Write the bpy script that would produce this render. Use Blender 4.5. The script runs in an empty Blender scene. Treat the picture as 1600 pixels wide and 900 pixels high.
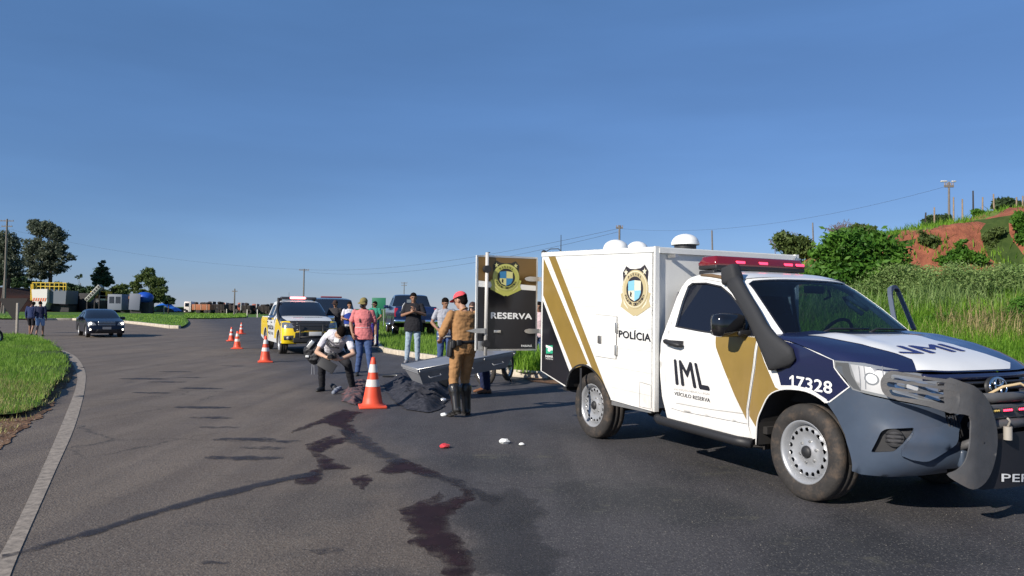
import bpy, bmesh, math, random
import numpy as np
from mathutils import Vector, Matrix, noise as mnoise
from mathutils.geometry import delaunay_2d_cdt
random.seed(7); rng = np.random.default_rng(7)
PI = math.pi; R = math.radians
scn = bpy.context.scene
COL = scn.collection

# ------------------------------------------------ camera, sky, sun, exposure
FPX, YH, CAMH, ROLL = 1168.0, 485.2, 1.453, 0.0122
PITCH = math.atan((YH-450)/FPX)
camd = bpy.data.cameras.new('camera'); cam = bpy.data.objects.new('camera', camd); COL.objects.link(cam)
fwd = Vector((0, math.cos(PITCH), math.sin(PITCH))); up0 = Vector((0, -math.sin(PITCH), math.cos(PITCH))); r0 = Vector((1, 0, 0))
cr, sr = math.cos(ROLL), math.sin(ROLL)
rv = r0*cr+up0*sr; uv = up0*cr-r0*sr
cam.matrix_world = Matrix(((rv.x, uv.x, -fwd.x, 0), (rv.y, uv.y, -fwd.y, 0), (rv.z, uv.z, -fwd.z, CAMH), (0, 0, 0, 1)))
camd.sensor_width = 36; camd.lens = FPX/1600*36; camd.clip_start = 0.05; camd.clip_end = 4000
scn.camera = cam
SUN_EL, SUN_AZ = R(28), math.atan2(-0.73, -0.68)      # azimuth measured from +Y towards +X
world = bpy.data.worlds.new('World'); scn.world = world; world.use_nodes = True
wn = world.node_tree; wn.nodes.clear()
sky = wn.nodes.new('ShaderNodeTexSky'); sky.sky_type = 'NISHITA'; sky.sun_disc = False
sky.sun_elevation = SUN_EL; sky.sun_rotation = SUN_AZ
sky.altitude = 500; sky.air_density = 1.0; sky.dust_density = 0.0; sky.ozone_density = 6.0
bg = wn.nodes.new('ShaderNodeBackground'); bg.inputs[1].default_value = 0.092
wo = wn.nodes.new('ShaderNodeOutputWorld')
# even veil of thin haze over the whole sky: same gain and lift in every direction, with faint high wisps
vm = wn.nodes.new('ShaderNodeVectorMath'); vm.operation = 'MULTIPLY_ADD'; vm.inputs[1].default_value = (.50, .47, .55); vm.inputs[2].default_value = (.34, .86, 1.66)
tcw = wn.nodes.new('ShaderNodeTexCoord'); mpw = wn.nodes.new('ShaderNodeMapping'); mpw.inputs['Scale'].default_value = (1.2, 1.2, 7); nzw = wn.nodes.new('ShaderNodeTexNoise'); nzw.inputs['Scale'].default_value = 1.6; nzw.inputs['Detail'].default_value = 6
wn.links.new(tcw.outputs['Generated'], mpw.inputs[0]); wn.links.new(mpw.outputs[0], nzw.inputs['Vector'])
mrw = wn.nodes.new('ShaderNodeMapRange'); mrw.inputs[1].default_value = .4; mrw.inputs[2].default_value = .75; mrw.inputs[3].default_value = .96; mrw.inputs[4].default_value = 1.10; wn.links.new(nzw.outputs['Fac'], mrw.inputs[0])
vs = wn.nodes.new('ShaderNodeVectorMath'); vs.operation = 'SCALE'; wn.links.new(vm.outputs[0], vs.inputs[0]); wn.links.new(mrw.outputs[0], vs.inputs['Scale'])
wn.links.new(sky.outputs[0], vm.inputs[0]); wn.links.new(vs.outputs[0], bg.inputs[0]); wn.links.new(bg.outputs[0], wo.inputs[0])
sd = bpy.data.lights.new('sun', 'SUN'); sun = bpy.data.objects.new('sun', sd); COL.objects.link(sun)
sd.energy = 4.7; sd.angle = R(0.53); sd.color = (1.0, 0.93, 0.83)
sdir = Vector((math.sin(SUN_AZ)*math.cos(SUN_EL), math.cos(SUN_AZ)*math.cos(SUN_EL), math.sin(SUN_EL)))
sun.rotation_euler = sdir.to_track_quat('Z', 'Y').to_euler(); sun.location = sdir*60
scn.view_settings.view_transform = 'Standard'; scn.view_settings.look = 'None'
scn.view_settings.exposure = 0.35; scn.view_settings.gamma = 1.0; scn.view_settings.use_curve_mapping = False

# ------------------------------------------------ measuring tools (photograph -> metres)
def ray(px, py):
    a = px-800; b = 450-py
    u = cr*a-sr*b; v = sr*a+cr*b
    return (fwd*FPX+r0*u+up0*v).normalized()
def G(px, py, z=0.0):
    d = ray(px, py); t = (z-CAMH)/d.z
    return Vector((d.x*t, d.y*t, z))
def AT(px, py, Y):
    d = ray(px, py); t = Y/d.y
    return Vector((d.x*t, Y, CAMH+d.z*t))
def PX(P):
    d = Vector(P)-Vector((0, 0, CAMH)); z = d.dot(fwd); u = FPX*d.x/z; v = FPX*d.dot(up0)/z
    return 800+cr*u+sr*v, 450-(-sr*u+cr*v)

# ------------------------------------------------ materials
MATS = {}
def _principled(name):
    m = bpy.data.materials.new(name); m.use_nodes = True
    nt = m.node_tree; b = nt.nodes['Principled BSDF']; return m, nt, b
def mat(name, col, rough=0.5, metal=0.0, spec=0.5, var=0.0, vscale=8.0, bump=0.0, bscale=40.0, coat=0.0, emit=None, estr=0.0, dirt=0.0, rvar=0.0):
    if name in MATS: return MATS[name]
    m, nt, b = _principled(name); N = nt.nodes; L = nt.links
    c = (*col, 1)
    b.inputs['Base Color'].default_value = c; b.inputs['Roughness'].default_value = rough
    b.inputs['Metallic'].default_value = metal; b.inputs['Specular IOR Level'].default_value = spec
    if coat: b.inputs['Coat Weight'].default_value = coat; b.inputs['Coat Roughness'].default_value = 0.06
    tc = N.new('ShaderNodeTexCoord')
    if var > 0 or dirt > 0:
        nz = N.new('ShaderNodeTexNoise'); nz.inputs['Scale'].default_value = vscale; nz.inputs['Detail'].default_value = 5; nz.inputs['Roughness'].default_value = 0.6
        L.new(tc.outputs['Object'], nz.inputs['Vector'])
        mr = N.new('ShaderNodeMapRange'); mr.inputs[1].default_value = 0.3; mr.inputs[2].default_value = 0.7
        mr.inputs[3].default_value = 1-var; mr.inputs[4].default_value = 1+var
        L.new(nz.outputs['Fac'], mr.inputs[0])
        mx = N.new('ShaderNodeVectorMath'); mx.operation = 'SCALE'; mx.inputs[0].default_value = col
        L.new(mr.outputs[0], mx.inputs['Scale']); last = mx.outputs[0]
        if dirt > 0:
            n2 = N.new('ShaderNodeTexNoise'); n2.inputs['Scale'].default_value = vscale*0.35; n2.inputs['Detail'].default_value = 9; n2.inputs['Roughness'].default_value = 0.7
            L.new(tc.outputs['Object'], n2.inputs['Vector'])
            m2 = N.new('ShaderNodeMapRange'); m2.inputs[1].default_value = 0.5; m2.inputs[2].default_value = 0.75; m2.inputs[4].default_value = dirt
            L.new(n2.outputs['Fac'], m2.inputs[0])
            mm = N.new('ShaderNodeMix'); mm.data_type = 'RGBA'; mm.inputs[7].default_value = (0.22, 0.15, 0.10, 1)
            L.new(m2.outputs[0], mm.inputs[0]); L.new(last, mm.inputs[6]); last = mm.outputs[2]
        L.new(last, b.inputs['Base Color'])
    if rvar > 0:
        n3 = N.new('ShaderNodeTexNoise'); n3.inputs['Scale'].default_value = 6; n3.inputs['Detail'].default_value = 6
        L.new(tc.outputs['Object'], n3.inputs['Vector'])
        m3 = N.new('ShaderNodeMapRange'); m3.inputs[1].default_value = .3; m3.inputs[2].default_value = .7; m3.inputs[3].default_value = max(0.02, rough-rvar); m3.inputs[4].default_value = rough+rvar
        L.new(n3.outputs['Fac'], m3.inputs[0]); L.new(m3.outputs[0], b.inputs['Roughness'])
    if bump > 0:
        nb = N.new('ShaderNodeTexNoise'); nb.inputs['Scale'].default_value = bscale; nb.inputs['Detail'].default_value = 4
        L.new(tc.outputs['Object'], nb.inputs['Vector'])
        bp = N.new('ShaderNodeBump'); bp.inputs['Strength'].default_value = bump; bp.inputs['Distance'].default_value = 0.02
        L.new(nb.outputs['Fac'], bp.inputs['Height']); L.new(bp.outputs[0], b.inputs['Normal'])
    if emit: b.inputs['Emission Color'].default_value = (*emit, 1); b.inputs['Emission Strength'].default_value = estr
    MATS[name] = m; return m
def leafmat(name, c1, c2, trans=0.25, rough=0.55, nscale=0.6):
    if name in MATS: return MATS[name]
    m, nt, b = _principled(name); N = nt.nodes; L = nt.links
    geo = N.new('ShaderNodeNewGeometry'); tc = N.new('ShaderNodeTexCoord')
    nz = N.new('ShaderNodeTexNoise'); nz.inputs['Scale'].default_value = nscale; nz.inputs['Detail'].default_value = 3
    L.new(tc.outputs['Object'], nz.inputs['Vector'])
    ad = N.new('ShaderNodeMath'); ad.operation = 'MULTIPLY_ADD'; ad.inputs[1].default_value = 0.55
    L.new(geo.outputs['Random Per Island'], ad.inputs[0])
    m1 = N.new('ShaderNodeMapRange'); m1.inputs[1].default_value = .35; m1.inputs[2].default_value = .65; m1.inputs[4].default_value = .5
    L.new(nz.outputs['Fac'], m1.inputs[0]); L.new(m1.outputs[0], ad.inputs[2])
    mx = N.new('ShaderNodeMix'); mx.data_type = 'RGBA'; mx.inputs[6].default_value = (*c1, 1); mx.inputs[7].default_value = (*c2, 1)
    L.new(ad.outputs[0], mx.inputs[0]); L.new(mx.outputs[2], b.inputs['Base Color'])
    b.inputs['Roughness'].default_value = rough; b.inputs['Specular IOR Level'].default_value = 0.25
    tr = N.new('ShaderNodeBsdfTranslucent'); L.new(mx.outputs[2], tr.inputs[0])
    ms = N.new('ShaderNodeMixShader'); ms.inputs[0].default_value = trans
    out = N['Material Output']; L.new(b.outputs[0], ms.inputs[1]); L.new(tr.outputs[0], ms.inputs[2]); L.new(ms.outputs[0], out.inputs[0])
    MATS[name] = m; return m
def glassmat(name, tint=(0.05, 0.07, 0.12), alpha=0.25, rough=0.03):
    """tinted pane: mix of clear transparency and a dark glossy surface"""
    if name in MATS: return MATS[name]
    m, nt, b = _principled(name); N = nt.nodes; L = nt.links
    b.inputs['Base Color'].default_value = (0.01, 0.012, 0.02, 1); b.inputs['Roughness'].default_value = rough; b.inputs['Specular IOR Level'].default_value = 0.6
    tr = N.new('ShaderNodeBsdfTransparent'); tr.inputs[0].default_value = (*tint, 1)
    ms = N.new('ShaderNodeMixShader'); ms.inputs[0].default_value = alpha
    L.new(b.outputs[0], ms.inputs[1]); L.new(tr.outputs[0], ms.inputs[2]); L.new(ms.outputs[0], N['Material Output'].inputs[0])
    MATS[name] = m; return m

# ------------------------------------------------ tagging and objects
def tag(o, label=None, cat=None, group=None, kind=None):
    if label: o['label'] = label
    if cat: o['category'] = cat
    if group: o['group'] = group
    if kind: o['kind'] = kind
    return o
def empty(name, loc=(0, 0, 0), rz=0.0, label=None, cat=None, group=None):
    o = bpy.data.objects.new(name, None); COL.objects.link(o); o.empty_display_size = 0.3
    o.location = loc; o.rotation_euler = (0, 0, rz); return tag(o, label, cat, group)
def link(name, me, m=None, parent=None, smooth=None):
    o = bpy.data.objects.new(name, me); COL.objects.link(o)
    if m is not None:
        for q in (m if isinstance(m, (list, tuple)) else [m]): me.materials.append(q)
    if parent is not None: o.parent = parent
    if smooth is not None: me.polygons.foreach_set('use_smooth', [smooth]*len(me.polygons))
    return o
def copy_tree(o, parent=None):
    c = o.copy(); COL.objects.link(c); c.parent = parent
    for ch in [q for q in bpy.data.objects if q.parent == o]: copy_tree(ch, c)
    return c
class MB:
    """collects simple solids into one mesh"""
    def __init__(s): s.v = []; s.f = []; s.sm = []; s.mi = []
    def add(s, v, f, smooth=False, mi=0):
        n = len(s.v); s.v += [tuple(q) for q in v]; s.f += [tuple(i+n for i in q) for q in f]; s.sm += [smooth]*len(f); s.mi += [mi]*len(f); return s
    def box(s, c, d, rot=None, bev=0.0, mi=0, taper=(1, 1)):
        x, y, z = d[0]/2, d[1]/2, d[2]/2
        if bev > 0:
            b = min(bev, x*.9, y*.9, z*.9); v = []; 
            for sz in (-1, 1):
                for (ix, iy) in ((x-b, y-b),):
                    pass
            bm = bmesh.new(); bmesh.ops.create_cube(bm, size=1.0)
            for q in bm.verts: q.co = Vector((q.co.x*d[0], q.co.y*d[1], q.co.z*d[2]))
            bmesh.ops.bevel(bm, geom=bm.edges[:], offset=b, segments=2, affect='EDGES', profile=0.6)
            v = [q.co.copy() for q in bm.verts]; f = [[w.index for w in q.verts] for q in bm.faces]; bm.free()
        else:
            v = [Vector((i, j, k)) for i in (-x, x) for j in (-y, y) for k in (-z, z)]
            f = [(0, 1, 3, 2), (4, 6, 7, 5), (0, 4, 5, 1), (2, 3, 7, 6), (0, 2, 6, 4), (1, 5, 7, 3)]
        if taper != (1, 1):
            for q in v:
                if q.z > 0: q.x *= taper[0]; q.y *= taper[1]
        if rot is not None:
            M = rot if isinstance(rot, Matrix) else Matrix.Rotation(rot[2], 3, 'Z') @ Matrix.Rotation(rot[1], 3, 'Y') @ Matrix.Rotation(rot[0], 3, 'X')
            v = [M @ q for q in v]
        c = Vector(c); return s.add([q+c for q in v], f, bev > 0, mi)
    def cone(s, p0, r0, p1, r1, n=12, caps=True, smooth=True, mi=0):
        p0 = Vector(p0); p1 = Vector(p1); d = (p1-p0)
        if d.length < 1e-7: d = Vector((0, 0, 1))
        d.normalize(); a = d.orthogonal().normalized(); b = d.cross(a)
        v = []
        for p, r in ((p0, r0), (p1, r1)):
            for i in range(n):
                t = 2*PI*i/n; v.append(p+(a*math.cos(t)+b*math.sin(t))*r)
        s.add(v, [(i, (i+1) % n, n+(i+1) % n, n+i) for i in range(n)], smooth, mi)
        if caps: s.add(v, [tuple(range(n))[::-1], tuple(range(n, 2*n))], False, mi)
        return s
    def tube(s, pts, r, n=8, smooth=True, mi=0, closed=False):
        pts = [Vector(p) for p in pts]; m = len(pts); rr = r if isinstance(r, (list, tuple)) else [r]*m
        v = []; ref = None
        for i, p in enumerate(pts):
            if closed: d = (pts[(i+1) % m]-pts[i-1]).normalized()
            else: d = (pts[min(i+1, m-1)]-pts[max(i-1, 0)]).normalized()
            a = d.orthogonal().normalized() if ref is None else (ref-d*ref.dot(d)).normalized()
            ref = a; b = d.cross(a)
            for k in range(n):
                t = 2*PI*k/n; v.append(p+(a*math.cos(t)+b*math.sin(t))*rr[i])
        f = []
        for i in range(m if closed else m-1):
            j = (i+1) % m
            for k in range(n): f.append((i*n+k, i*n+(k+1) % n, j*n+(k+1) % n, j*n+k))
        if not closed: f += [tuple(range(n))[::-1], tuple((m-1)*n+k for k in range(n))]
        return s.add(v, f, smooth, mi)
    def sphere(s, c, r, nu=12, nv=8, mi=0, zmin=-1.0):
        rr = r if isinstance(r, (list, tuple)) else (r, r, r); v = []; c = Vector(c)
        t0 = math.asin(zmin) if zmin > -1 else -PI/2
        for j in range(nv+1):
            t = t0+(PI/2-t0)*j/nv
            for i in range(nu):
                p = 2*PI*i/nu; v.append(c+Vector((rr[0]*math.cos(t)*math.cos(p), rr[1]*math.cos(t)*math.sin(p), rr[2]*math.sin(t))))
        f = [(j*nu+i, j*nu+(i+1) % nu, (j+1)*nu+(i+1) % nu, (j+1)*nu+i) for j in range(nv) for i in range(nu)]
        f.append(tuple(range(nu))[::-1])
        return s.add(v, f, True, mi)
    def lathe(s, prof, c=(0, 0, 0), axis='Z', n=32, smooth=True, mi=0):
        """prof: list of (radius, height along axis)"""
        c = Vector(c); v = []
        for (r, h) in prof:
            for i in range(n):
                t = 2*PI*i/n; a, b = r*math.cos(t), r*math.sin(t)
                v.append(c+(Vector((a, b, h)) if axis == 'Z' else Vector((a, h, b)) if axis == 'Y' else Vector((h, a, b))))
        m = len(prof); f = [(j*n+i, j*n+(i+1) % n, (j+1)*n+(i+1) % n, (j+1)*n+i) for j in range(m-1) for i in range(n)]
        return s.add(v, f, smooth, mi)
    def prism(s, poly, z0, z1, mapf=None, mi=0):
        n = len(poly); v = [(x, y, z0) for x, y in poly]+[(x, y, z1) for x, y in poly]
        if mapf: v = [mapf(*q) for q in v]
        return s.add(v, [tuple(range(n))[::-1], tuple(range(n, 2*n))]+[(i, (i+1) % n, n+(i+1) % n, n+i) for i in range(n)], False, mi)
    def build(s, name, m=None, parent=None, fixn=True):
        me = bpy.data.meshes.new(name); me.from_pydata([tuple(q) for q in s.v], [], s.f); me.update()
        me.polygons.foreach_set('use_smooth', s.sm); me.polygons.foreach_set('material_index', s.mi)
        if fixn:
            bm = bmesh.new(); bm.from_mesh(me); bmesh.ops.recalc_face_normals(bm, faces=bm.faces); bm.to_mesh(me); bm.free()
        return link(name, me, m, parent)
def npmesh(name, V, F, m=None, parent=None, smooth=False):
    """V (n,3) F (k,3 or 4) arrays"""
    V = np.asarray(V, dtype=np.float32); F = np.asarray(F, dtype=np.int32)
    me = bpy.data.meshes.new(name); k, c = F.shape
    me.vertices.add(len(V)); me.vertices.foreach_set('co', V.ravel())
    me.loops.add(k*c); me.loops.foreach_set('vertex_index', F.ravel())
    me.polygons.add(k); me.polygons.foreach_set('loop_start', np.arange(0, k*c, c, dtype=np.int32))
    me.update(calc_edges=True); me.validate()
    me.polygons.foreach_set('use_smooth', np.full(len(me.polygons), smooth))
    return link(name, me, m, parent)

# ------------------------------------------------ 2D regions laid on curved surfaces
def inside(p, poly):
    x, y = p; c = False; n = len(poly); j = n-1
    for i in range(n):
        xi, yi = poly[i]; xj, yj = poly[j]
        if (yi > y) != (yj > y) and x < (xj-xi)*(y-yi)/(yj-yi)+xi: c = not c
        j = i
    return c
def resample(poly, cell, closed=True):
    out = []; n = len(poly)
    for i in range(n if closed else n-1):
        a = poly[i]; b = poly[(i+1) % n]; d = math.hypot(b[0]-a[0], b[1]-a[1])
        k = max(1, int(math.ceil(d/cell)))
        for t in range(k): out.append((a[0]+(b[0]-a[0])*t/k, a[1]+(b[1]-a[1])*t/k))
    if not closed: out.append(poly[-1])
    return out
def smooth_poly(pts, closed=True, k=4):
    """Catmull-Rom"""
    n = len(pts); out = []
    for i in range(n if closed else n-1):
        p0 = pts[(i-1) % n] if closed or i > 0 else pts[i]; p1 = pts[i]; p2 = pts[(i+1) % n]; p3 = pts[(i+2) % n] if closed or i+2 < n else pts[i+1]
        for j in range(k):
            t = j/k; out.append(tuple(0.5*((2*b)+(-a+c)*t+(2*a-5*b+4*c-d)*t*t+(-a+3*b-3*c+d)*t**3) for a, b, c, d in zip(p0, p1, p2, p3)))
    if not closed: out.append(tuple(pts[-1]))
    return out
def rounded(pts, r, k=4):
    out = []; n = len(pts)
    for i in range(n):
        a, b, c = Vector(pts[i-1]), Vector(pts[i]), Vector(pts[(i+1) % n])
        u = (a-b); w = (c-b); rr = min(r, u.length*.45, w.length*.45); p = b+u.normalized()*rr; q = b+w.normalized()*rr
        for j in range(k+1):
            t = j/k; out.append(tuple(p*(1-t)**2+b*2*t*(1-t)+q*t*t))
    return out
def cdt(outer, holes=(), cell=0.1):
    loops = [resample(outer, cell)]+[resample(h, cell) for h in holes]
    pts = []; edges = []
    for lp in loops:
        b = len(pts); pts += lp; edges += [(b+i, b+(i+1) % len(lp)) for i in range(len(lp))]
    nb = len(pts); B = np.array(pts)
    xs = [p[0] for p in outer]; ys = [p[1] for p in outer]
    gx = np.arange(min(xs)+cell*.5, max(xs), cell); gy = np.arange(min(ys)+cell*.5, max(ys), cell)
    for x in gx:
        for y in gy:
            if inside((x, y), outer) and not any(inside((x, y), h) for h in holes):
                if np.min((B[:, 0]-x)**2+(B[:, 1]-y)**2) > (cell*.4)**2: pts.append((x, y))
    r = delaunay_2d_cdt([Vector(p) for p in pts], edges, [], 0, 1e-6)
    V = [tuple(v) for v in r[0]]; T = []
    for t in r[2]:
        c = (sum(V[i][0] for i in t)/3, sum(V[i][1] for i in t)/3)
        if inside(c, outer) and not any(inside(c, h) for h in holes): T.append(tuple(t))
    return V, T
def patch(name, outer, mapf, m, parent, holes=(), cell=0.1, thick=0.0, off=0.0, smooth=True, out=None):
    """panel following mapf(a,b)->point; off = distance out of the surface; thick = inward depth. out: outward reference function(point)->vector"""
    V, T = cdt(outer, holes, cell)
    P = [Vector(mapf(a, b)) for a, b in V]; h = 1e-3; NRM = []
    for (a, b), p in zip(V, P):
        n = (Vector(mapf(a+h, b))-Vector(mapf(a-h, b))).cross(Vector(mapf(a, b+h))-Vector(mapf(a, b-h)))
        if n.length < 1e-12: n = Vector((0, 0, 1))
        n.normalize()
        if out is not None and n.dot(Vector(out(p))) < 0: n = -n
        NRM.append(n)
    i0, i1, i2 = T[0]
    A = [p+n*off for p, n in zip(P, NRM)]
    # orient triangles with the normals
    T2 = []
    for t in T:
        g = (A[t[1]]-A[t[0]]).cross(A[t[2]]-A[t[0]])
        T2.append(t if g.dot(NRM[t[0]]) >= 0 else t[::-1])
    nv = len(A); verts = list(A); faces = list(T2); sm = [smooth]*len(T2)
    if thick > 0:
        verts += [p-n*thick for p, n in zip(A, NRM)]; faces += [tuple(i+nv for i in t[::-1]) for t in T2]; sm += [smooth]*len(T2)
        ec = {}
        for t in T2:
            for i in range(3):
                e = (t[i], t[(i+1) % 3]); k = (min(e), max(e)); ec.setdefault(k, []).append(e)
        for k, es in ec.items():
            if len(es) == 1:                     # the edge of the sheet has corners of its own, so it stays crisp
                a, b = es[0]; k0 = len(verts); verts += [verts[b], verts[a], verts[a+nv], verts[b+nv]]; faces.append((k0, k0+1, k0+2, k0+3)); sm.append(False)
    me = bpy.data.meshes.new(name); me.from_pydata([tuple(v) for v in verts], [], faces); me.update()
    me.polygons.foreach_set('use_smooth', sm)
    return link(name, me, m, parent)
def ribbon(name, line, width, mapf, m, parent, off=0.004, closed=False, cell=0.08):
    """painted or raised line of constant width on a surface"""
    ln = resample(list(line), cell, closed); n = len(ln); v = []; h = 1e-3
    for i, p in enumerate(ln):
        a = ln[i-1] if (closed or i > 0) else ln[i]; b = ln[(i+1) % n] if (closed or i < n-1) else ln[i]
        d = Vector((b[0]-a[0], b[1]-a[1])); d.normalize(); q = Vector((-d.y, d.x))*width/2
        for s in (-1, 1):
            u, w = p[0]+q.x*s, p[1]+q.y*s
            P = Vector(mapf(u, w)); N_ = (Vector(mapf(u+h, w))-Vector(mapf(u-h, w))).cross(Vector(mapf(u, w+h))-Vector(mapf(u, w-h))).normalized()
            v.append(P+N_*off)
    f = [(2*i, 2*i+1, (2*i+3) % (2*n), (2*i+2) % (2*n)) for i in range(n if closed else n-1)]
    me = bpy.data.meshes.new(name); me.from_pydata([tuple(q) for q in v], [], f); me.update()
    return link(name, me, m, parent)
_txt = {}
def text2d(s, bold=0.0):
    """flat letters of a string as (verts, faces) in a unit box; bold = a few slightly shifted copies"""
    k = (s, bold)
    if k in _txt: return _txt[k]
    cu = bpy.data.curves.new('t', 'FONT'); cu.body = s; cu.size = 1; cu.resolution_u = 3; cu.space_character = 1.0+bold*2.5
    o = bpy.data.objects.new('t', cu); COL.objects.link(o); bpy.context.view_layer.update()
    dg = bpy.context.evaluated_depsgraph_get(); me = bpy.data.meshes.new_from_object(o.evaluated_get(dg))
    me.calc_loop_triangles(); V0 = [(v.co.x, v.co.y) for v in me.vertices]; F0 = [tuple(p.vertices) for p in me.loop_triangles]
    bpy.data.objects.remove(o); bpy.data.curves.remove(cu); bpy.data.meshes.remove(me)
    V = []; F = []; b_ = bold*1.9
    for q, (dx, dy) in enumerate([(0, 0)]+([(b_, 0), (-b_, 0), (0, b_), (0, -b_)] if bold > .002 else [])):
        F += [tuple(i+len(V) for i in t) for t in F0]; V += [(x+dx, y+dy, q*.00025) for x, y in V0]
    xs = [v[0] for v in V]; ys = [v[1] for v in V]; x0, x1, y0, y1 = min(xs), max(xs), min(ys), max(ys)
    V = [((x-x0)/(x1-x0), (y-y0)/(y1-y0), z) for x, y, z in V]
    _txt[k] = (V, F, (x1-x0)/(y1-y0)); return _txt[k]
def text_on(name, s, mapf, m, parent, quad, off=0.005, bold=0.0, flip=False):
    """quad: four 2D corners (bottom-left, bottom-right, top-right, top-left) on the surface"""
    V, F, asp = text2d(s, bold); v = []; h = 1e-3
    for x, y, dz0 in V:
        a = [quad[0][i]*(1-x)*(1-y)+quad[1][i]*x*(1-y)+quad[2][i]*x*y+quad[3][i]*(1-x)*y for i in (0, 1)]
        P = Vector(mapf(*a)); N_ = (Vector(mapf(a[0]+h, a[1]))-Vector(mapf(a[0]-h, a[1]))).cross(Vector(mapf(a[0], a[1]+h))-Vector(mapf(a[0], a[1]-h))).normalized()
        v.append(P+N_*((off+dz0) if not flip else -(off+dz0)))
    me = bpy.data.meshes.new(name); me.from_pydata([tuple(q) for q in v], [], F); me.update()
    return link(name, me, m, parent)
def lerp(a, b, t): return a+(b-a)*t
def interp(tbl, x):
    """piecewise smooth table lookup"""
    if x <= tbl[0][0]: return tbl[0][1]
    for (a, p), (b, q) in zip(tbl, tbl[1:]):
        if x <= b: t = (x-a)/(b-a); return p+(q-p)*t
    return tbl[-1][1]
def sstep(a, b, x):
    t = min(1, max(0, (x-a)/(b-a))); return t*t*(3-2*t)
def grid_obj(name, fn, nu, nv, m, parent=None, smooth=True, wrapu=False):
    V = [tuple(fn(i/(nu), j/(nv))) for j in range(nv+1) for i in range(nu+1)]
    F = [(j*(nu+1)+i, j*(nu+1)+i+1, (j+1)*(nu+1)+i+1, (j+1)*(nu+1)+i) for j in range(nv) for i in range(nu)]
    me = bpy.data.meshes.new(name); me.from_pydata(V, [], F); me.update()
    return link(name, me, m, parent, smooth)
def evaluated(o):
    bpy.context.view_layer.update(); dg = bpy.context.evaluated_depsgraph_get()
    return bpy.data.meshes.new_from_object(o.evaluated_get(dg))
def voxel(name, mb, m, parent, vox=0.01, smooth=3, disp=0.0, dscale=0.1):
    """fuse overlapping solids into one continuous skin"""
    me = bpy.data.meshes.new(name); me.from_pydata([tuple(q) for q in mb.v], [], mb.f); me.update()
    bm = bmesh.new(); bm.from_mesh(me); bmesh.ops.recalc_face_normals(bm, faces=bm.faces); bm.to_mesh(me); bm.free()
    o = bpy.data.objects.new(name, me); COL.objects.link(o)
    md = o.modifiers.new('r', 'REMESH'); md.mode = 'VOXEL'; md.voxel_size = vox
    if smooth: s = o.modifiers.new('s', 'SMOOTH'); s.iterations = smooth; s.factor = 0.5
    me2 = evaluated(o); bpy.data.objects.remove(o); bpy.data.meshes.remove(me)
    if disp:
        n = len(me2.vertices); co = np.empty(n*3, dtype=np.float32); no = np.empty(n*3, dtype=np.float32)
        me2.vertices.foreach_get('co', co); me2.vertices.foreach_get('normal', no); co = co.reshape(-1, 3); no = no.reshape(-1, 3)
        sd_ = random.random()*50
        d = np.array([mnoise.noise(Vector((c[0]/dscale+sd_, c[1]/dscale, c[2]/dscale*1.4)))+.5*mnoise.noise(Vector((c[0]/dscale*2.3, c[1]/dscale*2.3+sd_, c[2]/dscale*2.3))) for c in co])
        co += no*(d*disp)[:, None]; me2.vertices.foreach_set('co', co.astype(np.float32).ravel()); me2.update()
    me2.polygons.foreach_set('use_smooth', [True]*len(me2.polygons)); me2.materials.clear()
    return link(name, me2, m, parent)
# ================================================= LAND
def poly_np_inside(X, Y, poly):
    c = np.zeros(X.shape, bool); n = len(poly); j = n-1
    for i in range(n):
        xi, yi = poly[i]; xj, yj = poly[j]
        if yi != yj:
            m = ((yi > Y) != (yj > Y)) & (X < (xj-xi)*(Y-yi)/(yj-yi)+xi); c ^= m
        j = i
    return c
CREST = [(1, 0), (3, .3), (8, 2.3), (14, 4.2), (19, 5.5), (24.6, 6.6), (35, 9), (60, 11)]
CX = [a for a, b in CREST]; CZ = [b for a, b in CREST]
def hill(x, y):
    """height of the cutting beside the road (numpy arrays)"""
    x = np.asarray(x, float); y = np.asarray(y, float)
    xs = x*36/np.clip(y, 24, 60)            # the crest recedes away from the road
    C = np.interp(xs, CX, CZ)
    wob = 0.35*np.sin(x*.55)+.2*np.sin(x*1.3+1)
    yy = y+wob*sstep_np(20, 30, y)
    soft = np.interp(yy, [17, 22, 30, 36, 44, 90], [0, .14, .40, .74, .98, 1.25])
    cut = np.interp(yy, [17, 22, 30, 32.6, 34.6, 37, 90], [0, .14, .40, .50, .93, 1.0, 1.18])
    w = sstep_np(13.5, 17, x)
    return C*(soft*(1-w)+cut*w)
def sstep_np(a, b, x):
    t = np.clip((np.asarray(x, float)-a)/(b-a), 0, 1); return t*t*(3-2*t)
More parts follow.
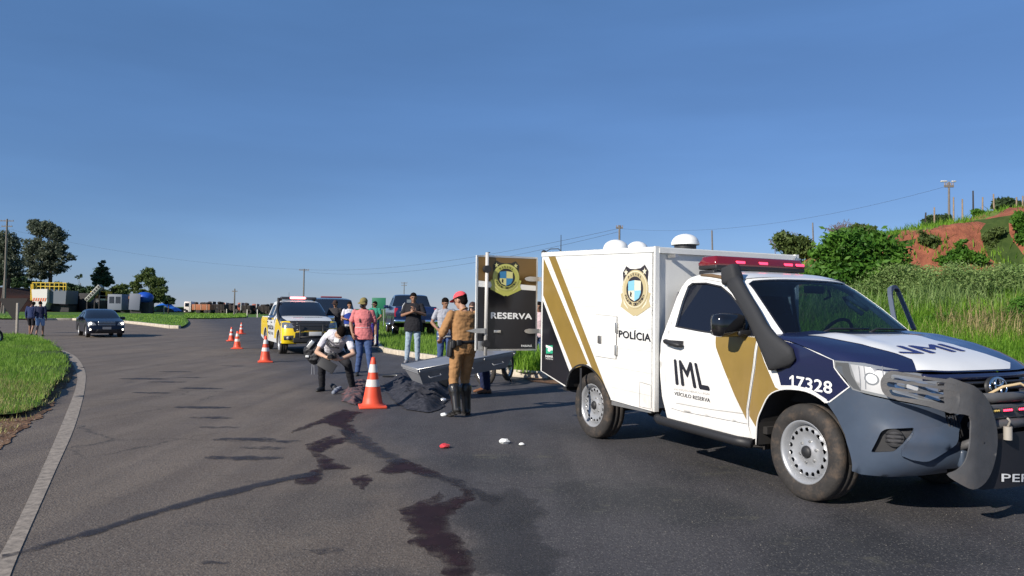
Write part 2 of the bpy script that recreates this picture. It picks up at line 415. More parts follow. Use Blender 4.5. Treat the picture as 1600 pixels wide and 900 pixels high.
def ground_mat(name, ca, cb, cc=None, scale=1.5, rough=0.95, bump=0.4, bs=20):
    m, nt, b = _principled(name); N = nt.nodes; L = nt.links
    tc = N.new('ShaderNodeTexCoord')
    n1 = N.new('ShaderNodeTexNoise'); n1.inputs['Scale'].default_value = scale; n1.inputs['Detail'].default_value = 8; n1.inputs['Roughness'].default_value = .65
    L.new(tc.outputs['Object'], n1.inputs['Vector'])
    r = N.new('ShaderNodeValToRGB'); r.color_ramp.elements[0].position = .35; r.color_ramp.elements[1].position = .65
    r.color_ramp.elements[0].color = (*ca, 1); r.color_ramp.elements[1].color = (*cb, 1)
    if cc: e = r.color_ramp.elements.new(.72); e.color = (*cc, 1)
    L.new(n1.outputs['Fac'], r.inputs[0]); L.new(r.outputs[0], b.inputs['Base Color']); b.inputs['Roughness'].default_value = rough; b.inputs['Specular IOR Level'].default_value = .2
    n2 = N.new('ShaderNodeTexNoise'); n2.inputs['Scale'].default_value = bs; n2.inputs['Detail'].default_value = 5; L.new(tc.outputs['Object'], n2.inputs['Vector'])
    bp = N.new('ShaderNodeBump'); bp.inputs['Strength'].default_value = bump; bp.inputs['Distance'].default_value = .05
    L.new(n2.outputs['Fac'], bp.inputs['Height']); L.new(bp.outputs[0], b.inputs['Normal'])
    return m
M_field = ground_mat('field_grass', (.05, .12, .018), (.11, .19, .035), (.14, .17, .05), .25)
M_turf = ground_mat('turf', (.03, .055, .012), (.06, .09, .022), None, 2.0)
M_dirt = ground_mat('bare_dirt', (.12, .06, .035), (.24, .15, .09), (.30, .22, .15), 2.5, bump=.8)

# big base sheet, out to the horizon
X = 2500
npmesh('ground', [(-X, -60, -.03), (X, -60, -.03), (X, 3000, -.03), (-X, 3000, -.03)], [(0, 1, 2, 3)], M_field)['kind'] = 'structure'

# asphalt, with a worn tone stored per vertex
bound_px = [(300, 495), (352, 520), (405, 556), (470, 592), (560, 645), (640, 735), (690, 820), (735, 905)]
bl = [G(*q) for q in bound_px]; bl = [(p.x, p.y) for p in bl]; bl = [(bl[0][0]*1.6, bl[0][1]*1.6)]+bl+[(bl[-1][0]+.15, bl[-1][1]-1.5), (bl[-1][0]+.6, -3)]
bly = np.array([p[1] for p in bl])[::-1]; blx = np.array([p[0] for p in bl])[::-1]
def fbm(x, y, s, seed=0, oct=4):
    out = np.zeros(x.size); xf = x.ravel(); yf = y.ravel()
    for i in range(xf.size): out[i] = mnoise.fractal(Vector((xf[i]*s+seed, yf[i]*s-seed, seed*.37)), 1.0, 2.0, oct)
    return out.reshape(x.shape)
def graded(a, b, near, growth):
    v = [a]; st = near
    while v[-1] < b: v.append(v[-1]+st); st *= growth
    return np.array(v)
gy = np.concatenate([[-6, -2, 1], graded(2.6, 110, .09, 1.022)])
gxr = graded(0, 60, .10, 1.03); gx = np.concatenate([-gxr[::-1][:-1], gxr]); gx = gx[(gx > -62) & (gx < 22)]
GX, GY = np.meshgrid(gx, gy)
tone = GX-np.interp(GY, bly, blx); tone = tone+fbm(GX, GY, .8, 3)*.35*np.clip(GY/12, .5, 3)
soft_w = np.interp(GY, [3, 12, 30], [.35, .6, 1.8]); T1 = sstep_np(-1, 1, tone/soft_w)
dark = sstep_np(-.05, .45, fbm(GX*1.0, GY*.8, .95, 11, 6)+.25*fbm(GX, GY, 3.2, 2, 3)+.05)*np.exp(-(((GX-1.6)/3.0)**4+((GY-6.2)/3.0)**4))
me = bpy.data.meshes.new('asphalt_road'); nX, nY = len(gx), len(gy)
V = np.stack([GX, GY, np.zeros_like(GX)], -1).reshape(-1, 3); I = np.arange(nX*nY).reshape(nY, nX)
F = np.stack([I[:-1, :-1], I[:-1, 1:], I[1:, 1:], I[1:, :-1]], -1).reshape(-1, 4)
m, nt, b = _principled('asphalt'); N = nt.nodes; L = nt.links
road = npmesh('asphalt_road', V, F, m); road['kind'] = 'structure'
at = road.data.color_attributes.new('tone', 'FLOAT_COLOR', 'POINT')
C4 = np.stack([T1, dark, np.zeros_like(T1), np.ones_like(T1)], -1).reshape(-1).astype(np.float32); at.data.foreach_set('color', C4)
ca = N.new('ShaderNodeAttribute'); ca.attribute_name = 'tone'; sx = N.new('ShaderNodeSeparateColor'); L.new(ca.outputs['Color'], sx.inputs[0])
tc = N.new('ShaderNodeTexCoord')
def noise_(sc, det=6, rg=.6, st=None):
    n = N.new('ShaderNodeTexNoise'); n.inputs['Scale'].default_value = sc; n.inputs['Detail'].default_value = det; n.inputs['Roughness'].default_value = rg
    if st:
        mp = N.new('ShaderNodeMapping'); mp.inputs['Scale'].default_value = st; L.new(tc.outputs['Object'], mp.inputs[0]); L.new(mp.outputs[0], n.inputs['Vector'])
    else: L.new(tc.outputs['Object'], n.inputs['Vector'])
    return n
def mixc(f, a, b_, mode='MIX'):
    x = N.new('ShaderNodeMix'); x.data_type = 'RGBA'; x.blend_type = mode
    for s, k in ((f, 0), (a, 6), (b_, 7)):
        if isinstance(s, (int, float)): x.inputs[k].default_value = s
        elif isinstance(s, tuple): x.inputs[k].default_value = (*s, 1)
        else: L.new(s, x.inputs[k])
    return x.outputs[2]
def rng_(n, a, b_, c=0, d=1):
    x = N.new('ShaderNodeMapRange'); x.inputs[1].default_value = a; x.inputs[2].default_value = b_; x.inputs[3].default_value = c; x.inputs[4].default_value = d; L.new(n, x.inputs[0]); return x.outputs[0]
base = mixc(sx.outputs[0], (.168, .140, .112), (.076, .074, .079))
big = noise_(.35, 6, .6); base = mixc(rng_(big.outputs['Fac'], .3, .7), base, (1.18, 1.15, 1.12), 'MULTIPLY')
wear = noise_(1.1, 9, .7, (1, .55, 1)); base = mixc(rng_(wear.outputs['Fac'], .35, .68, 0, .8), base, (.72, .72, .74), 'MULTIPLY')
base = mixc(sx.outputs[1], base, (.045, .046, .050))
trk = noise_(.9, 3, .5, (2.4, .12, 1)); base = mixc(rng_(trk.outputs['Fac'], .42, .62, 0, .8), base, (.74, .74, .77), 'MULTIPLY')
fine = noise_(160, 3, .8); base = mixc(rng_(fine.outputs['Fac'], .3, .72), base, (1.55, 1.5, 1.45), 'MULTIPLY'); mid = noise_(34, 4, .75); base = mixc(rng_(mid.outputs['Fac'], .35, .65), base, (.52, .52, .53), 'MULTIPLY'); ag2 = N.new('ShaderNodeTexVoronoi'); ag2.inputs['Scale'].default_value = 48; L.new(tc.outputs['Object'], ag2.inputs['Vector']); base = mixc(rng_(ag2.outputs['Distance'], .05, .30, .8, 0), base, (.27, .25, .22))
agg = N.new('ShaderNodeTexVoronoi'); agg.inputs['Scale'].default_value = 70; L.new(tc.outputs['Object'], agg.inputs['Vector'])
spk = rng_(agg.outputs['Distance'], .0, .22, 1, 0); pm = noise_(1.6, 8, .75); pmm = rng_(pm.outputs['Fac'], .56, .66)
mm = N.new('ShaderNodeMath'); mm.operation = 'MULTIPLY'; L.new(spk, mm.inputs[0]); L.new(pmm, mm.inputs[1])
m3_ = N.new('ShaderNodeMath'); m3_.operation = 'MULTIPLY'; L.new(mm.outputs[0], m3_.inputs[0]); L.new(rng_(sx.outputs[1], 0, .4, .25, 1), m3_.inputs[1])
base = mixc(m3_.outputs[0], base, (.26, .235, .18))
pg = noise_(1.3, 9, .8, (1, 1.6, 1)); pgm = N.new('ShaderNodeMath'); pgm.operation = 'MULTIPLY'; L.new(rng_(pg.outputs['Fac'], .56, .66), pgm.inputs[0]); L.new(rng_(sx.outputs[1], .1, .6, 0, .6), pgm.inputs[1]); base = mixc(pgm.outputs[0], base, (.15, .14, .105))
crk = N.new('ShaderNodeTexVoronoi'); crk.feature = 'DISTANCE_TO_EDGE'; crk.inputs['Scale'].default_value = .45; wv = noise_(2.5, 5, .7); va = N.new('ShaderNodeVectorMath'); va.operation = 'MULTIPLY_ADD'; va.inputs[1].default_value = (.5, .5, 0); L.new(wv.outputs['Color'], va.inputs[0]); L.new(tc.outputs['Object'], va.inputs[2]); L.new(va.outputs[0], crk.inputs['Vector'])
cm_ = noise_(.3, 3, .5); cmm = N.new('ShaderNodeMath'); cmm.operation = 'MULTIPLY'; L.new(rng_(crk.outputs['Distance'], .0, .010, .7, 0), cmm.inputs[0]); L.new(rng_(cm_.outputs['Fac'], .50, .60), cmm.inputs[1]); base = mixc(cmm.outputs[0], base, (.03, .028, .028))
# grime streaks left by tyres and drips across the lane
st_ = noise_(2.2, 7, .7, (.5, 2.2, 1)); base = mixc(rng_(st_.outputs['Fac'], .60, .68, 0, .35), base, (.03, .028, .03))
L.new(base, b.inputs['Base Color']); L.new(rng_(wear.outputs['Fac'], .3, .7, .66, .86), b.inputs['Roughness']); b.inputs['Specular IOR Level'].default_value = .35
bp = N.new('ShaderNodeBump'); bp.inputs['Strength'].default_value = .9; bp.inputs['Distance'].default_value = .004
ad = N.new('ShaderNodeMath'); ad.operation = 'ADD'; L.new(fine.outputs['Fac'], ad.inputs[0]); L.new(agg.outputs['Distance'], ad.inputs[1]); L.new(ad.outputs[0], bp.inputs['Height']); L.new(bp.outputs[0], b.inputs['Normal'])

def P2(pts, z=0): return [(lambda p: (p.x, p.y))(G(a, b_, z)) for a, b_ in pts]
def sheet(name, poly, z, m, cell=1.0, hf=None, kind='structure', jitter=0):
    V, T = cdt(poly, (), cell)
    A = np.array(V); Z = np.full(len(A), z) if hf is None else z+hf(A[:, 0], A[:, 1])
    o = npmesh(name, np.c_[A, Z], T, m, smooth=True); tag(o, kind=kind); return o
# painted edge line on the left, worn
def wornpaint(name, col, under, amt=.5, sc=6, bg=None):
    m, nt, b = _principled(name); N2 = nt.nodes; L2 = nt.links
    tc = N2.new('ShaderNodeTexCoord'); n = N2.new('ShaderNodeTexNoise'); n.inputs['Scale'].default_value = sc; n.inputs['Detail'].default_value = 10; n.inputs['Roughness'].default_value = .75
    L2.new(tc.outputs['Object'], n.inputs['Vector']); r = N2.new('ShaderNodeValToRGB'); r.color_ramp.elements[0].position = amt-.12; r.color_ramp.elements[1].position = amt+.12
    r.color_ramp.elements[0].color = (*under, 1); r.color_ramp.elements[1].color = (*col, 1); L2.new(n.outputs['Fac'], r.inputs[0]); L2.new(r.outputs[0], b.inputs['Base Color']); b.inputs['Roughness'].default_value = .8
    return m
M_paint = wornpaint('worn_white_paint', (.36, .305, .245), (.16, .135, .11), .48, 14)
le = P2([(-30, 905), (9, 852), (64, 737), (101, 652), (119, 603), (119, 580), (106, 560), (92, 548)])
re = P2([(92+8, 548), (118, 557), (132, 577), (133, 604), (119, 660), (86, 737), (34, 855), (14, 905)])
ln = smooth_poly(le, False, 5)+smooth_poly(re, False, 5)
o = sheet('edge_line', ln, .005, M_paint, .25)
# stains soaked into the asphalt: dark, ragged outlines
M_stain = mat('dark_stain', (.026, .012, .014), .65, spec=.2, var=.4, vscale=7)
M_stain3 = mat('damp_patch', (.035, .035, .038), .7, var=.3, vscale=6)
M_stain2 = mat('faint_stain', (.028, .024, .027), .6, var=.3, vscale=10)
def ragged(poly, amp, cell=.05, s=3.0, seed=0):
    pts = resample(poly, cell); n = len(pts); out = []
    for i, p in enumerate(pts):
        a = pts[i-1]; c = pts[(i+1) % n]; d = Vector((c[0]-a[0], c[1]-a[1])); 
        if d.length < 1e-6: continue
        d.normalize(); k = mnoise.fractal(Vector((p[0]*s+seed, p[1]*s, seed)), .8, 2.1, 5)*amp
        out.append((p[0]-d.y*k, p[1]+d.x*k))
    return out
STAINS = [  # photograph outlines
 ([(618, 798), (640, 790), (665, 780), (686, 768), (700, 775), (676, 788), (700, 783), (724, 770), (712, 758), (690, 748), (655, 742), (640, 738), (610, 742), (590, 738), (602, 726), (625, 716), (650, 724), (690, 742), (735, 768), (742, 778), (712, 800), (700, 815), (715, 835), (735, 860), (742, 905), (700, 905), (690, 880), (665, 860), (640, 850), (642, 838), (630, 828), (640, 818), (628, 806)], .05, M_stain),
 ([(550, 748), (575, 742), (582, 752), (570, 768), (560, 764)], .05, M_stain),
 ([(452, 676), (500, 655), (535, 640), (565, 645), (545, 662), (560, 672), (545, 688), (515, 700), (500, 708), (520, 722), (545, 733), (500, 735), (505, 748), (492, 758), (455, 756), (478, 740), (498, 733), (488, 715), (480, 700), (500, 690), (535, 683), (532, 670), (505, 662), (470, 672), (456, 678)], .05, M_stain),
 ([(498, 736), (440, 746), (330, 772), (230, 800), (130, 832), (40, 858), (0, 868), (0, 876), (60, 860), (160, 832), (250, 803), (350, 777), (450, 752), (500, 742)], .03, M_stain2),
 ([(476, 695), (520, 680), (526, 683), (480, 700)], .02, M_stain),
 ([(640, 738), (700, 742), (760, 770), (790, 785), (770, 792), (720, 765)], .06, M_stain2),
 ([(745, 770), (800, 765), (850, 790), (840, 830), (880, 870), (860, 905), (745, 905), (742, 860), (716, 830), (705, 812)], .10, M_stain3),
 ([(530, 672), (560, 676), (600, 700), (640, 722), (620, 728), (580, 712), (545, 692)], .06, M_stain2),
]
def soft_stain(name, poly, m, z, cell=.06, fade=.10):
    V, T = cdt(poly, (), cell); A = np.array(V); B = np.array(poly); o = npmesh(name, np.c_[A, np.full(len(A), z)], T, m); o['kind'] = 'structure'
    d = np.min(np.hypot(A[:, None, 0]-B[None, :, 0], A[:, None, 1]-B[None, :, 1]), 1)/fade; d[:len(poly)] = 0
    at = o.data.color_attributes.new('edge', 'FLOAT_COLOR', 'POINT'); c = np.clip(d, 0, 1); at.data.foreach_set('color', np.stack([c, c, c, np.ones_like(c)], -1).ravel().astype(np.float32)); return o
def stain_mat(m, dens=1.0, sc=9):
    nt = m.node_tree; N2 = nt.nodes; L2 = nt.links; b = N2['Principled BSDF']
    at = N2.new('ShaderNodeAttribute'); at.attribute_name = 'edge'; tc = N2.new('ShaderNodeTexCoord'); n = N2.new('ShaderNodeTexNoise'); n.inputs['Scale'].default_value = sc; n.inputs['Detail'].default_value = 9; n.inputs['Roughness'].default_value = .7
    L2.new(tc.outputs['Object'], n.inputs['Vector']); ma = N2.new('ShaderNodeMath'); ma.operation = 'MULTIPLY_ADD'; ma.inputs[1].default_value = 2.6; L2.new(n.outputs['Fac'], ma.inputs[0]); ma2 = N2.new('ShaderNodeMath'); ma2.operation = 'ADD'; ma2.inputs[1].default_value = -.92; L2.new(at.outputs['Fac'], ma2.inputs[0]); L2.new(ma2.outputs[0], ma.inputs[2])
    mr = N2.new('ShaderNodeMapRange'); mr.inputs[1].default_value = .05; mr.inputs[2].default_value = .85; mr.inputs[4].default_value = dens; L2.new(ma.outputs[0], mr.inputs[0])
    tr = N2.new('ShaderNodeBsdfTransparent'); ms = N2.new('ShaderNodeMixShader'); L2.new(mr.outputs[0], ms.inputs[0]); L2.new(tr.outputs[0], ms.inputs[1]); L2.new(b.outputs[0], ms.inputs[2]); L2.new(ms.outputs[0], N2['Material Output'].inputs[0])
stain_mat(M_stain, .88); stain_mat(M_stain2, .68, 8); stain_mat(M_stain3, .38, 3)
for k, (px, amp, mm_) in enumerate(STAINS):
    soft_stain('dark_stain' if mm_ is M_stain else 'faint_stain', ragged(P2(px), amp, .05, 5.0, k*3.1), mm_, .004+.0006*k, .06, .20 if k != 3 else .06)
for k, (x, y, w) in enumerate([(310, 607, 26), (316, 637, 30), (330, 653, 24), (385, 687, 34), (380, 716, 40), (240, 614, 20), (275, 581, 18), (225, 592, 26), (440, 690, 22), (500, 860, 22), (340, 880, 14), (262, 597, 20), (300, 590, 16), (345, 668, 22), (365, 572, 14), (410, 700, 26)]):
    c = G(x, y); rx = w/1168*c.y*1.5; soft_stain('oil_mark', ragged([(c.x+rx*math.cos(t), c.y+rx*.32*math.sin(t)) for t in np.linspace(0, 2*PI, 18)[:-1]], .06, .05, 6, k), M_stain2, .004, .1, .15)
# ---- left verge
lv = P2([(-500, 905), (-200, 800), (-20, 715), (20, 683), (48, 664), (70, 648), (98, 610), (113, 585), (112, 570), (100, 552), (80, 538), (62, 530), (40, 527), (0, 526), (-60, 526), (-200, 530), (-500, 560)])
lv_s = smooth_poly(lv, True, 3)
sheet('dirt_shoulder', ragged(lv_s, .07, .06, 4), .008, M_dirt, .5)
lg = P2([(-500, 700), (-200, 672), (0, 656), (30, 652), (56, 643), (75, 622), (96, 597), (105, 583), (104, 570), (93, 555), (74, 540), (52, 531), (30, 528), (0, 528), (-60, 528), (-200, 532), (-500, 562)])
lg_s = smooth_poly(lg, True, 3)
def lhf(x, y): return .05*np.sin(x*1.1)*np.sin(y*.8)+.03
sheet('grass_verge', ragged(lg_s, .10, .2, 1.2), .07, M_turf, .5, lhf)
# ---- kerb and verge behind the vehicles
kpx = [(597, 549), (640, 557), (690, 565.5), (750, 577), (790, 584), (826, 591)]
kl = P2(kpx); kerb_line = smooth_poly([(-13, 64), (-9.0, 46), (-6.8, 36), (-5.3, 30)]+kl+[(2.2, 16.1), (6, 16.0), (10.9, 15.9), (16, 15.2), (24, 13.5), (34, 10)], False, 6)
rv_poly = [(-24, 112), (-17, 80)]+kerb_line+[(60, 5), (60, 112)]
sheet('verge', rv_poly, .115, M_turf, 1.6, lambda x, y: hill(x, y)*(x > 1))
M_kerb = mat('kerb_concrete', (.50, .44, .35), .85, var=.25, vscale=7, bump=.3, dirt=.6)
kerb = tag(empty('kerb', (0, 0, 0)), kind='structure')
def kerb_run(line, parent, L0=1.0, w=.16, h=.15, skip=()):
    pts = resample(line, .12, False); acc = [0]
    for a, c in zip(pts, pts[1:]): acc.append(acc[-1]+math.hypot(c[0]-a[0], c[1]-a[1]))
    k = 0; s = 0
    while s+L0 < acc[-1]:
        def atS(q): return (np.interp(q, acc, [p[0] for p in pts]), np.interp(q, acc, [p[1] for p in pts]))
        a = atS(s+.012); c = atS(s+L0-.012)
        if not any(lo < s < hi for lo, hi in skip):
            d = Vector((c[0]-a[0], c[1]-a[1], 0)); mid = Vector(((a[0]+c[0])/2, (a[1]+c[1])/2, h/2-.03+random.uniform(-.006, .006)))
            n_ = Vector((-d.y, d.x, 0)).normalized()
            MB().box((0, 0, 0), (d.length, w, h+.06), bev=.02).build('kerb_stone', M_kerb, parent)
            q = bpy.context.scene.collection.objects[-1]; q.location = mid; q.rotation_euler = (random.uniform(-.02, .02), 0, math.atan2(d.y, d.x))
        s += L0; k += 1
kerb_run([p for p in kerb_line if p[1] < 48], kerb)
# dirt where the kerb is broken
sheet('dirt_patch', ragged([(x, y) for x, y in P2([(822, 588), (850, 583), (900, 586), (905, 600), (860, 600), (826, 596)])], .08, .1, 2), .012, M_dirt, .4)
sheet('dirt_strip', ragged([(8, 15.85), (16, 15.1), (24, 13.4), (24.3, 14.0), (16, 15.75), (8, 16.5)], .12, .3, 1), .155, M_dirt, .5)

# ---- roundabout island and far field strip on the left
isl = smooth_poly(P2([(-400, 508), (-100, 499), (60, 500), (120, 500), (180, 503), (230, 508), (270, 513), (286, 512), (294, 505), (290, 499), (284, 495), (200, 489), (60, 488), (-400, 489)]), True, 3)
sheet('traffic_island', isl, .12, M_field, 4)
ik = tag(empty('island_kerb', (0, 0, 0)), kind='structure')
kerb_run(smooth_poly(P2([(60, 500.5), (120, 500.5), (180, 503.5), (230, 508.5), (270, 513.5), (284, 513)]), False, 4), ik, 1.6, .25, .2)
far = P2([(288, 498.5), (330, 498.5), (385, 496.5), (386, 489), (288, 489)])
sheet('far_verge', far, .10, M_field, 8)

# ---- clumped grass, weeds
def blades(name, XY, Z, hmin, hmax, width, m, lean=.5, seg=1, tuft=1, spread=.04):
    n = len(XY)*tuft; base = np.repeat(np.c_[XY, Z], tuft, 0); base[:, :2] += rng.normal(0, spread, (n, 2))
    a = rng.uniform(0, 2*PI, n); h = rng.uniform(hmin, hmax, n)*rng.uniform(.7, 1.1, n); ln_ = rng.uniform(0.05, lean, n)*h; w = width*rng.uniform(.6, 1.3, n)
    b_ = rng.uniform(0, 2*PI, n); dx = np.cos(a); dy = np.sin(a)
    p0 = base.copy(); p0[:, 0] -= np.sin(a)*w/2; p0[:, 1] += np.cos(a)*w/2; p1 = base.copy(); p1[:, 0] += np.sin(a)*w/2; p1[:, 1] -= np.cos(a)*w/2
    if seg == 1:
        t = base.copy(); t[:, 0] += dx*ln_; t[:, 1] += dy*ln_; t[:, 2] += h
        V = np.stack([p0, p1, t], 1).reshape(-1, 3); F = np.arange(3*n).reshape(-1, 3)
    else:
        md = base.copy(); md[:, 0] += dx*ln_*.35; md[:, 1] += dy*ln_*.35; md[:, 2] += h*.6
        q0 = md.copy(); q0[:, 0] -= np.sin(a)*w*.42; q0[:, 1] += np.cos(a)*w*.42; q1 = md.copy(); q1[:, 0] += np.sin(a)*w*.42; q1[:, 1] -= np.cos(a)*w*.42
        t = base.copy(); t[:, 0] += dx*ln_*1.2; t[:, 1] += dy*ln_*1.2; t[:, 2] += h
        V = np.stack([p0, p1, q1, q0, t], 1).reshape(-1, 3); k = np.arange(n)*5
        F = np.concatenate([np.stack([k, k+1, k+2], 1), np.stack([k, k+2, k+3], 1), np.stack([k+3, k+2, k+4], 1)])
    return tag(npmesh(name, V, F, m), kind='stuff')
def scatter(n, poly, xr, yr, clump=None, cs=.6, thr=-.1):
    out = np.zeros((0, 2))
    while len(out) < n:
        P = np.c_[rng.uniform(*xr, n), rng.uniform(*yr, n)]
        if poly is not None: P = P[poly_np_inside(P[:, 0], P[:, 1], poly)]
        if clump:
            k = np.array([mnoise.noise(Vector((p[0]*cs, p[1]*cs, clump))) for p in P]); P = P[k+rng.uniform(-.25, .25, len(P)) > thr]
        out = np.r_[out, P]
    return out[:n]
L_lawn = leafmat('lawn_blades', (.11, .25, .025), (.29, .45, .07), .42)
L_dry = leafmat('dry_blades', (.26, .27, .08), (.46, .42, .18), .35)
L_tall = leafmat('tall_grass_blades', (.08, .21, .015), (.27, .46, .05), .45)
L_weed = leafmat('pale_weed_leaves', (.10, .19, .045), (.34, .44, .16), .38)
L_straw = leafmat('straw_stalks', (.26, .20, .09), (.50, .40, .20), .3)
P = scatter(52000, lg_s, (-18, -5.5), (8, 28), 5, .9, -.25); blades('short_grass', P, .07+lhf(P[:, 0], P[:, 1]), .05, .14, .012, L_lawn, .9)
P = scatter(26000, lg_s, (-16, -5.5), (8, 14.5), 9, .9, -.2); blades('dry_grass', P, .07+lhf(P[:, 0], P[:, 1]), .04, .11, .012, L_dry, 1.1)
P = scatter(12000, lg_s, (-30, -8), (25, 42), None); blades('distant_short_grass', P, .07+lhf(P[:, 0], P[:, 1]), .08, .16, .03, L_lawn, .9)
P = scatter(5000, lv_s, (-9, -5.6), (6, 15), 2, 1.5, .18); blades('sparse_grass', P, np.full(len(P), .02), .03, .08, .012, L_dry, 1.2)
def zz(P): return .115+hill(P[:, 0], P[:, 1])*(P[:, 0] > 1)
P = scatter(18000, rv_poly, (-7, 4), (15.5, 36), 4, .5, -.3); blades('verge_grass', P, zz(P), .10, .30, .022, L_lawn, .6, 1)
P = scatter(2500, rv_poly, (0, 1.6), (16.2, 18.5), None); blades('long_verge_grass', P, zz(P), .25, .6, .02, L_tall, .7, 2)
P = scatter(9000, rv_poly, (-14, 10), (34, 75), None); blades('far_verge_grass', P, zz(P), .12, .3, .06, L_lawn, .6)
P = scatter(34000, rv_poly, (5.5, 19), (15.9, 24), 4, .4, -.4); blades('bank_grass', P, zz(P), .25, .62, .018, L_tall, .8, 2)
P = scatter(13000, rv_poly, (8, 27), (21, 31), 6, .35, -.15); blades('tall_bank_grass', P, zz(P), .3, .8, .025, L_tall, .7, 2)
P = scatter(9000, rv_poly, (4, 60), (36.5, 70), None); blades('crest_grass', P, zz(P), .25, .6, .09, leafmat('crest_blades', (.14, .24, .03), (.30, .40, .07), .4), .6, 1)
P = scatter(9000, rv_poly, (10, 36), (29, 38), 15, .5, -.05); blades('scattered_bank_weeds', P, zz(P), .15, .5, .04, L_tall, .9, 2)
P = scatter(3500, rv_poly, (9, 26), (24, 28.5), 7, .5, .0); blades('pale_tall_weeds', P, zz(P), .4, 1.3, .025, L_weed, 1.0, 2)
P = scatter(1500, rv_poly, (9, 20), (20, 25), 12, .5, .2); blades('dry_bank_grass', P, zz(P), .3, .8, .02, L_dry, .9, 2)
P = scatter(700, None, (12.8, 15.9), (20.2, 22.8), None); blades('straw_clump', P, zz(P), .4, 1.15, .02, L_straw, .9, 2)
# far fields: coarse tussocks
P = scatter(9000, isl, (-60, -18), (50, 130), None); blades('island_grass', P, np.full(len(P), .12), .06, .16, .07, L_lawn, .7)
P = scatter(5000, far, (-80, -25), (60, 190), None); blades('far_grass', P, np.full(len(P), .10), .1, .25, .15, L_lawn, .7)
# loose grit along the edges
def grit(name, P, zb, s0, s1, m):
    n = len(P); c = np.c_[P, np.full(n, zb)]; o4 = np.array([[0, 0, 1], [.9, 0, -.3], [-.5, .8, -.3], [-.5, -.8, -.3]])
    s = rng.uniform(s0, s1, n)[:, None, None]; V = c[:, None, :]+o4[None]*s*rng.uniform(.6, 1.3, (n, 4, 3)); k = np.arange(n)*4
    F = np.concatenate([np.stack([k, k+1, k+2], 1), np.stack([k, k+2, k+3], 1), np.stack([k, k+3, k+1], 1)])
    tag(npmesh(name, V.reshape(-1, 3), F, m), kind='stuff')
grit('road_grit', np.c_[rng.uniform(-6, 6, 1500), 3+12*rng.uniform(0, 1, 1500)**1.5], .003, .002, .006, mat('grit', (.22, .20, .17), .9))
P = scatter(1800, lv_s, (-10, -4), (5, 16), None); grit('gravel', P, .02, .005, .02, mat('gravel', (.28, .21, .16), .9, var=.3))

# ---- hill surface: grass on gentle ground, bare red soil where it is steep
m, nt, b = _principled('cut_bank'); N = nt.nodes; L = nt.links; tc = N.new('ShaderNodeTexCoord'); geo = N.new('ShaderNodeNewGeometry')
sp = N.new('ShaderNodeSeparateXYZ'); L.new(geo.outputs['True Normal'], sp.inputs[0]); sl = rng_(sp.outputs[2], .70, .93, 1, 0)
n1 = noise_(.5, 7, .65); n2 = noise_(3, 8, .7)
slm = N.new('ShaderNodeMath'); slm.operation = 'SUBTRACT'; cat_ = N.new('ShaderNodeAttribute'); cat_.attribute_name = 'cut'; mxx = N.new('ShaderNodeMath'); mxx.operation = 'MAXIMUM'; L.new(sl, mxx.inputs[0]); L.new(cat_.outputs['Fac'], mxx.inputs[1]); L.new(mxx.outputs[0], slm.inputs[0]); L.new(rng_(n1.outputs['Fac'], .60, .80, 0, .5), slm.inputs[1])
slm2 = rng_(slm.outputs[0], .2, .45)
red = mixc(rng_(n2.outputs['Fac'], .3, .7), (.17, .050, .026), (.38, .125, .065)); grn = mixc(rng_(n2.outputs['Fac'], .3, .7), (.08, .13, .02), (.19, .24, .045))
L.new(mixc(slm2, grn, red), b.inputs['Base Color']); b.inputs['Roughness'].default_value = .95
bp = N.new('ShaderNodeBump'); bp.inputs['Strength'].default_value = .9; bp.inputs['Distance'].default_value = .15; L.new(n2.outputs['Fac'], bp.inputs['Height']); L.new(bp.outputs[0], b.inputs['Normal'])
hx = np.concatenate([np.arange(1.0, 40, .35), np.arange(40, 121, 4)]); hy = np.concatenate([np.arange(17, 42, .3), np.arange(42, 125, 4)])
HX, HY = np.meshgrid(hx, hy)
HZ = hill(HX, HY)+.125+(.22*fbm(HX, HY, .7, 5, 5)+.25*np.abs(fbm(HX, HY*.3, 1.1, 8, 4))*sstep_np(30, 33, HY))*sstep_np(19, 30, HY)*np.clip(HX/14, 0, 1)
HZ = np.where(HX < 3, np.minimum(HZ, .10+(HX-1)*.05), HZ); HZ[0, :] = .0; HZ[:, 0] = .0
I = np.arange(HX.size).reshape(HX.shape); F = np.stack([I[:-1, :-1], I[:-1, 1:], I[1:, 1:], I[1:, :-1]], -1).reshape(-1, 4)
ho = tag(npmesh('hill', np.stack([HX, HY, HZ], -1).reshape(-1, 3), F, m, smooth=True), kind='structure')
cutm = sstep_np(30.8, 32, HY+.5*fbm(HX, HY, .6, 21, 4))*(1-sstep_np(35.0, 36.0, HY+.5*fbm(HX, HY, .8, 25, 4)))*sstep_np(15, 17.5, HX)
at = ho.data.color_attributes.new('cut', 'FLOAT_COLOR', 'POINT'); at.data.foreach_set('color', np.stack([cutm]*3+[np.ones_like(cutm)], -1).ravel().astype(np.float32))
def hz(x, y): return float(hill(x, y))+.12
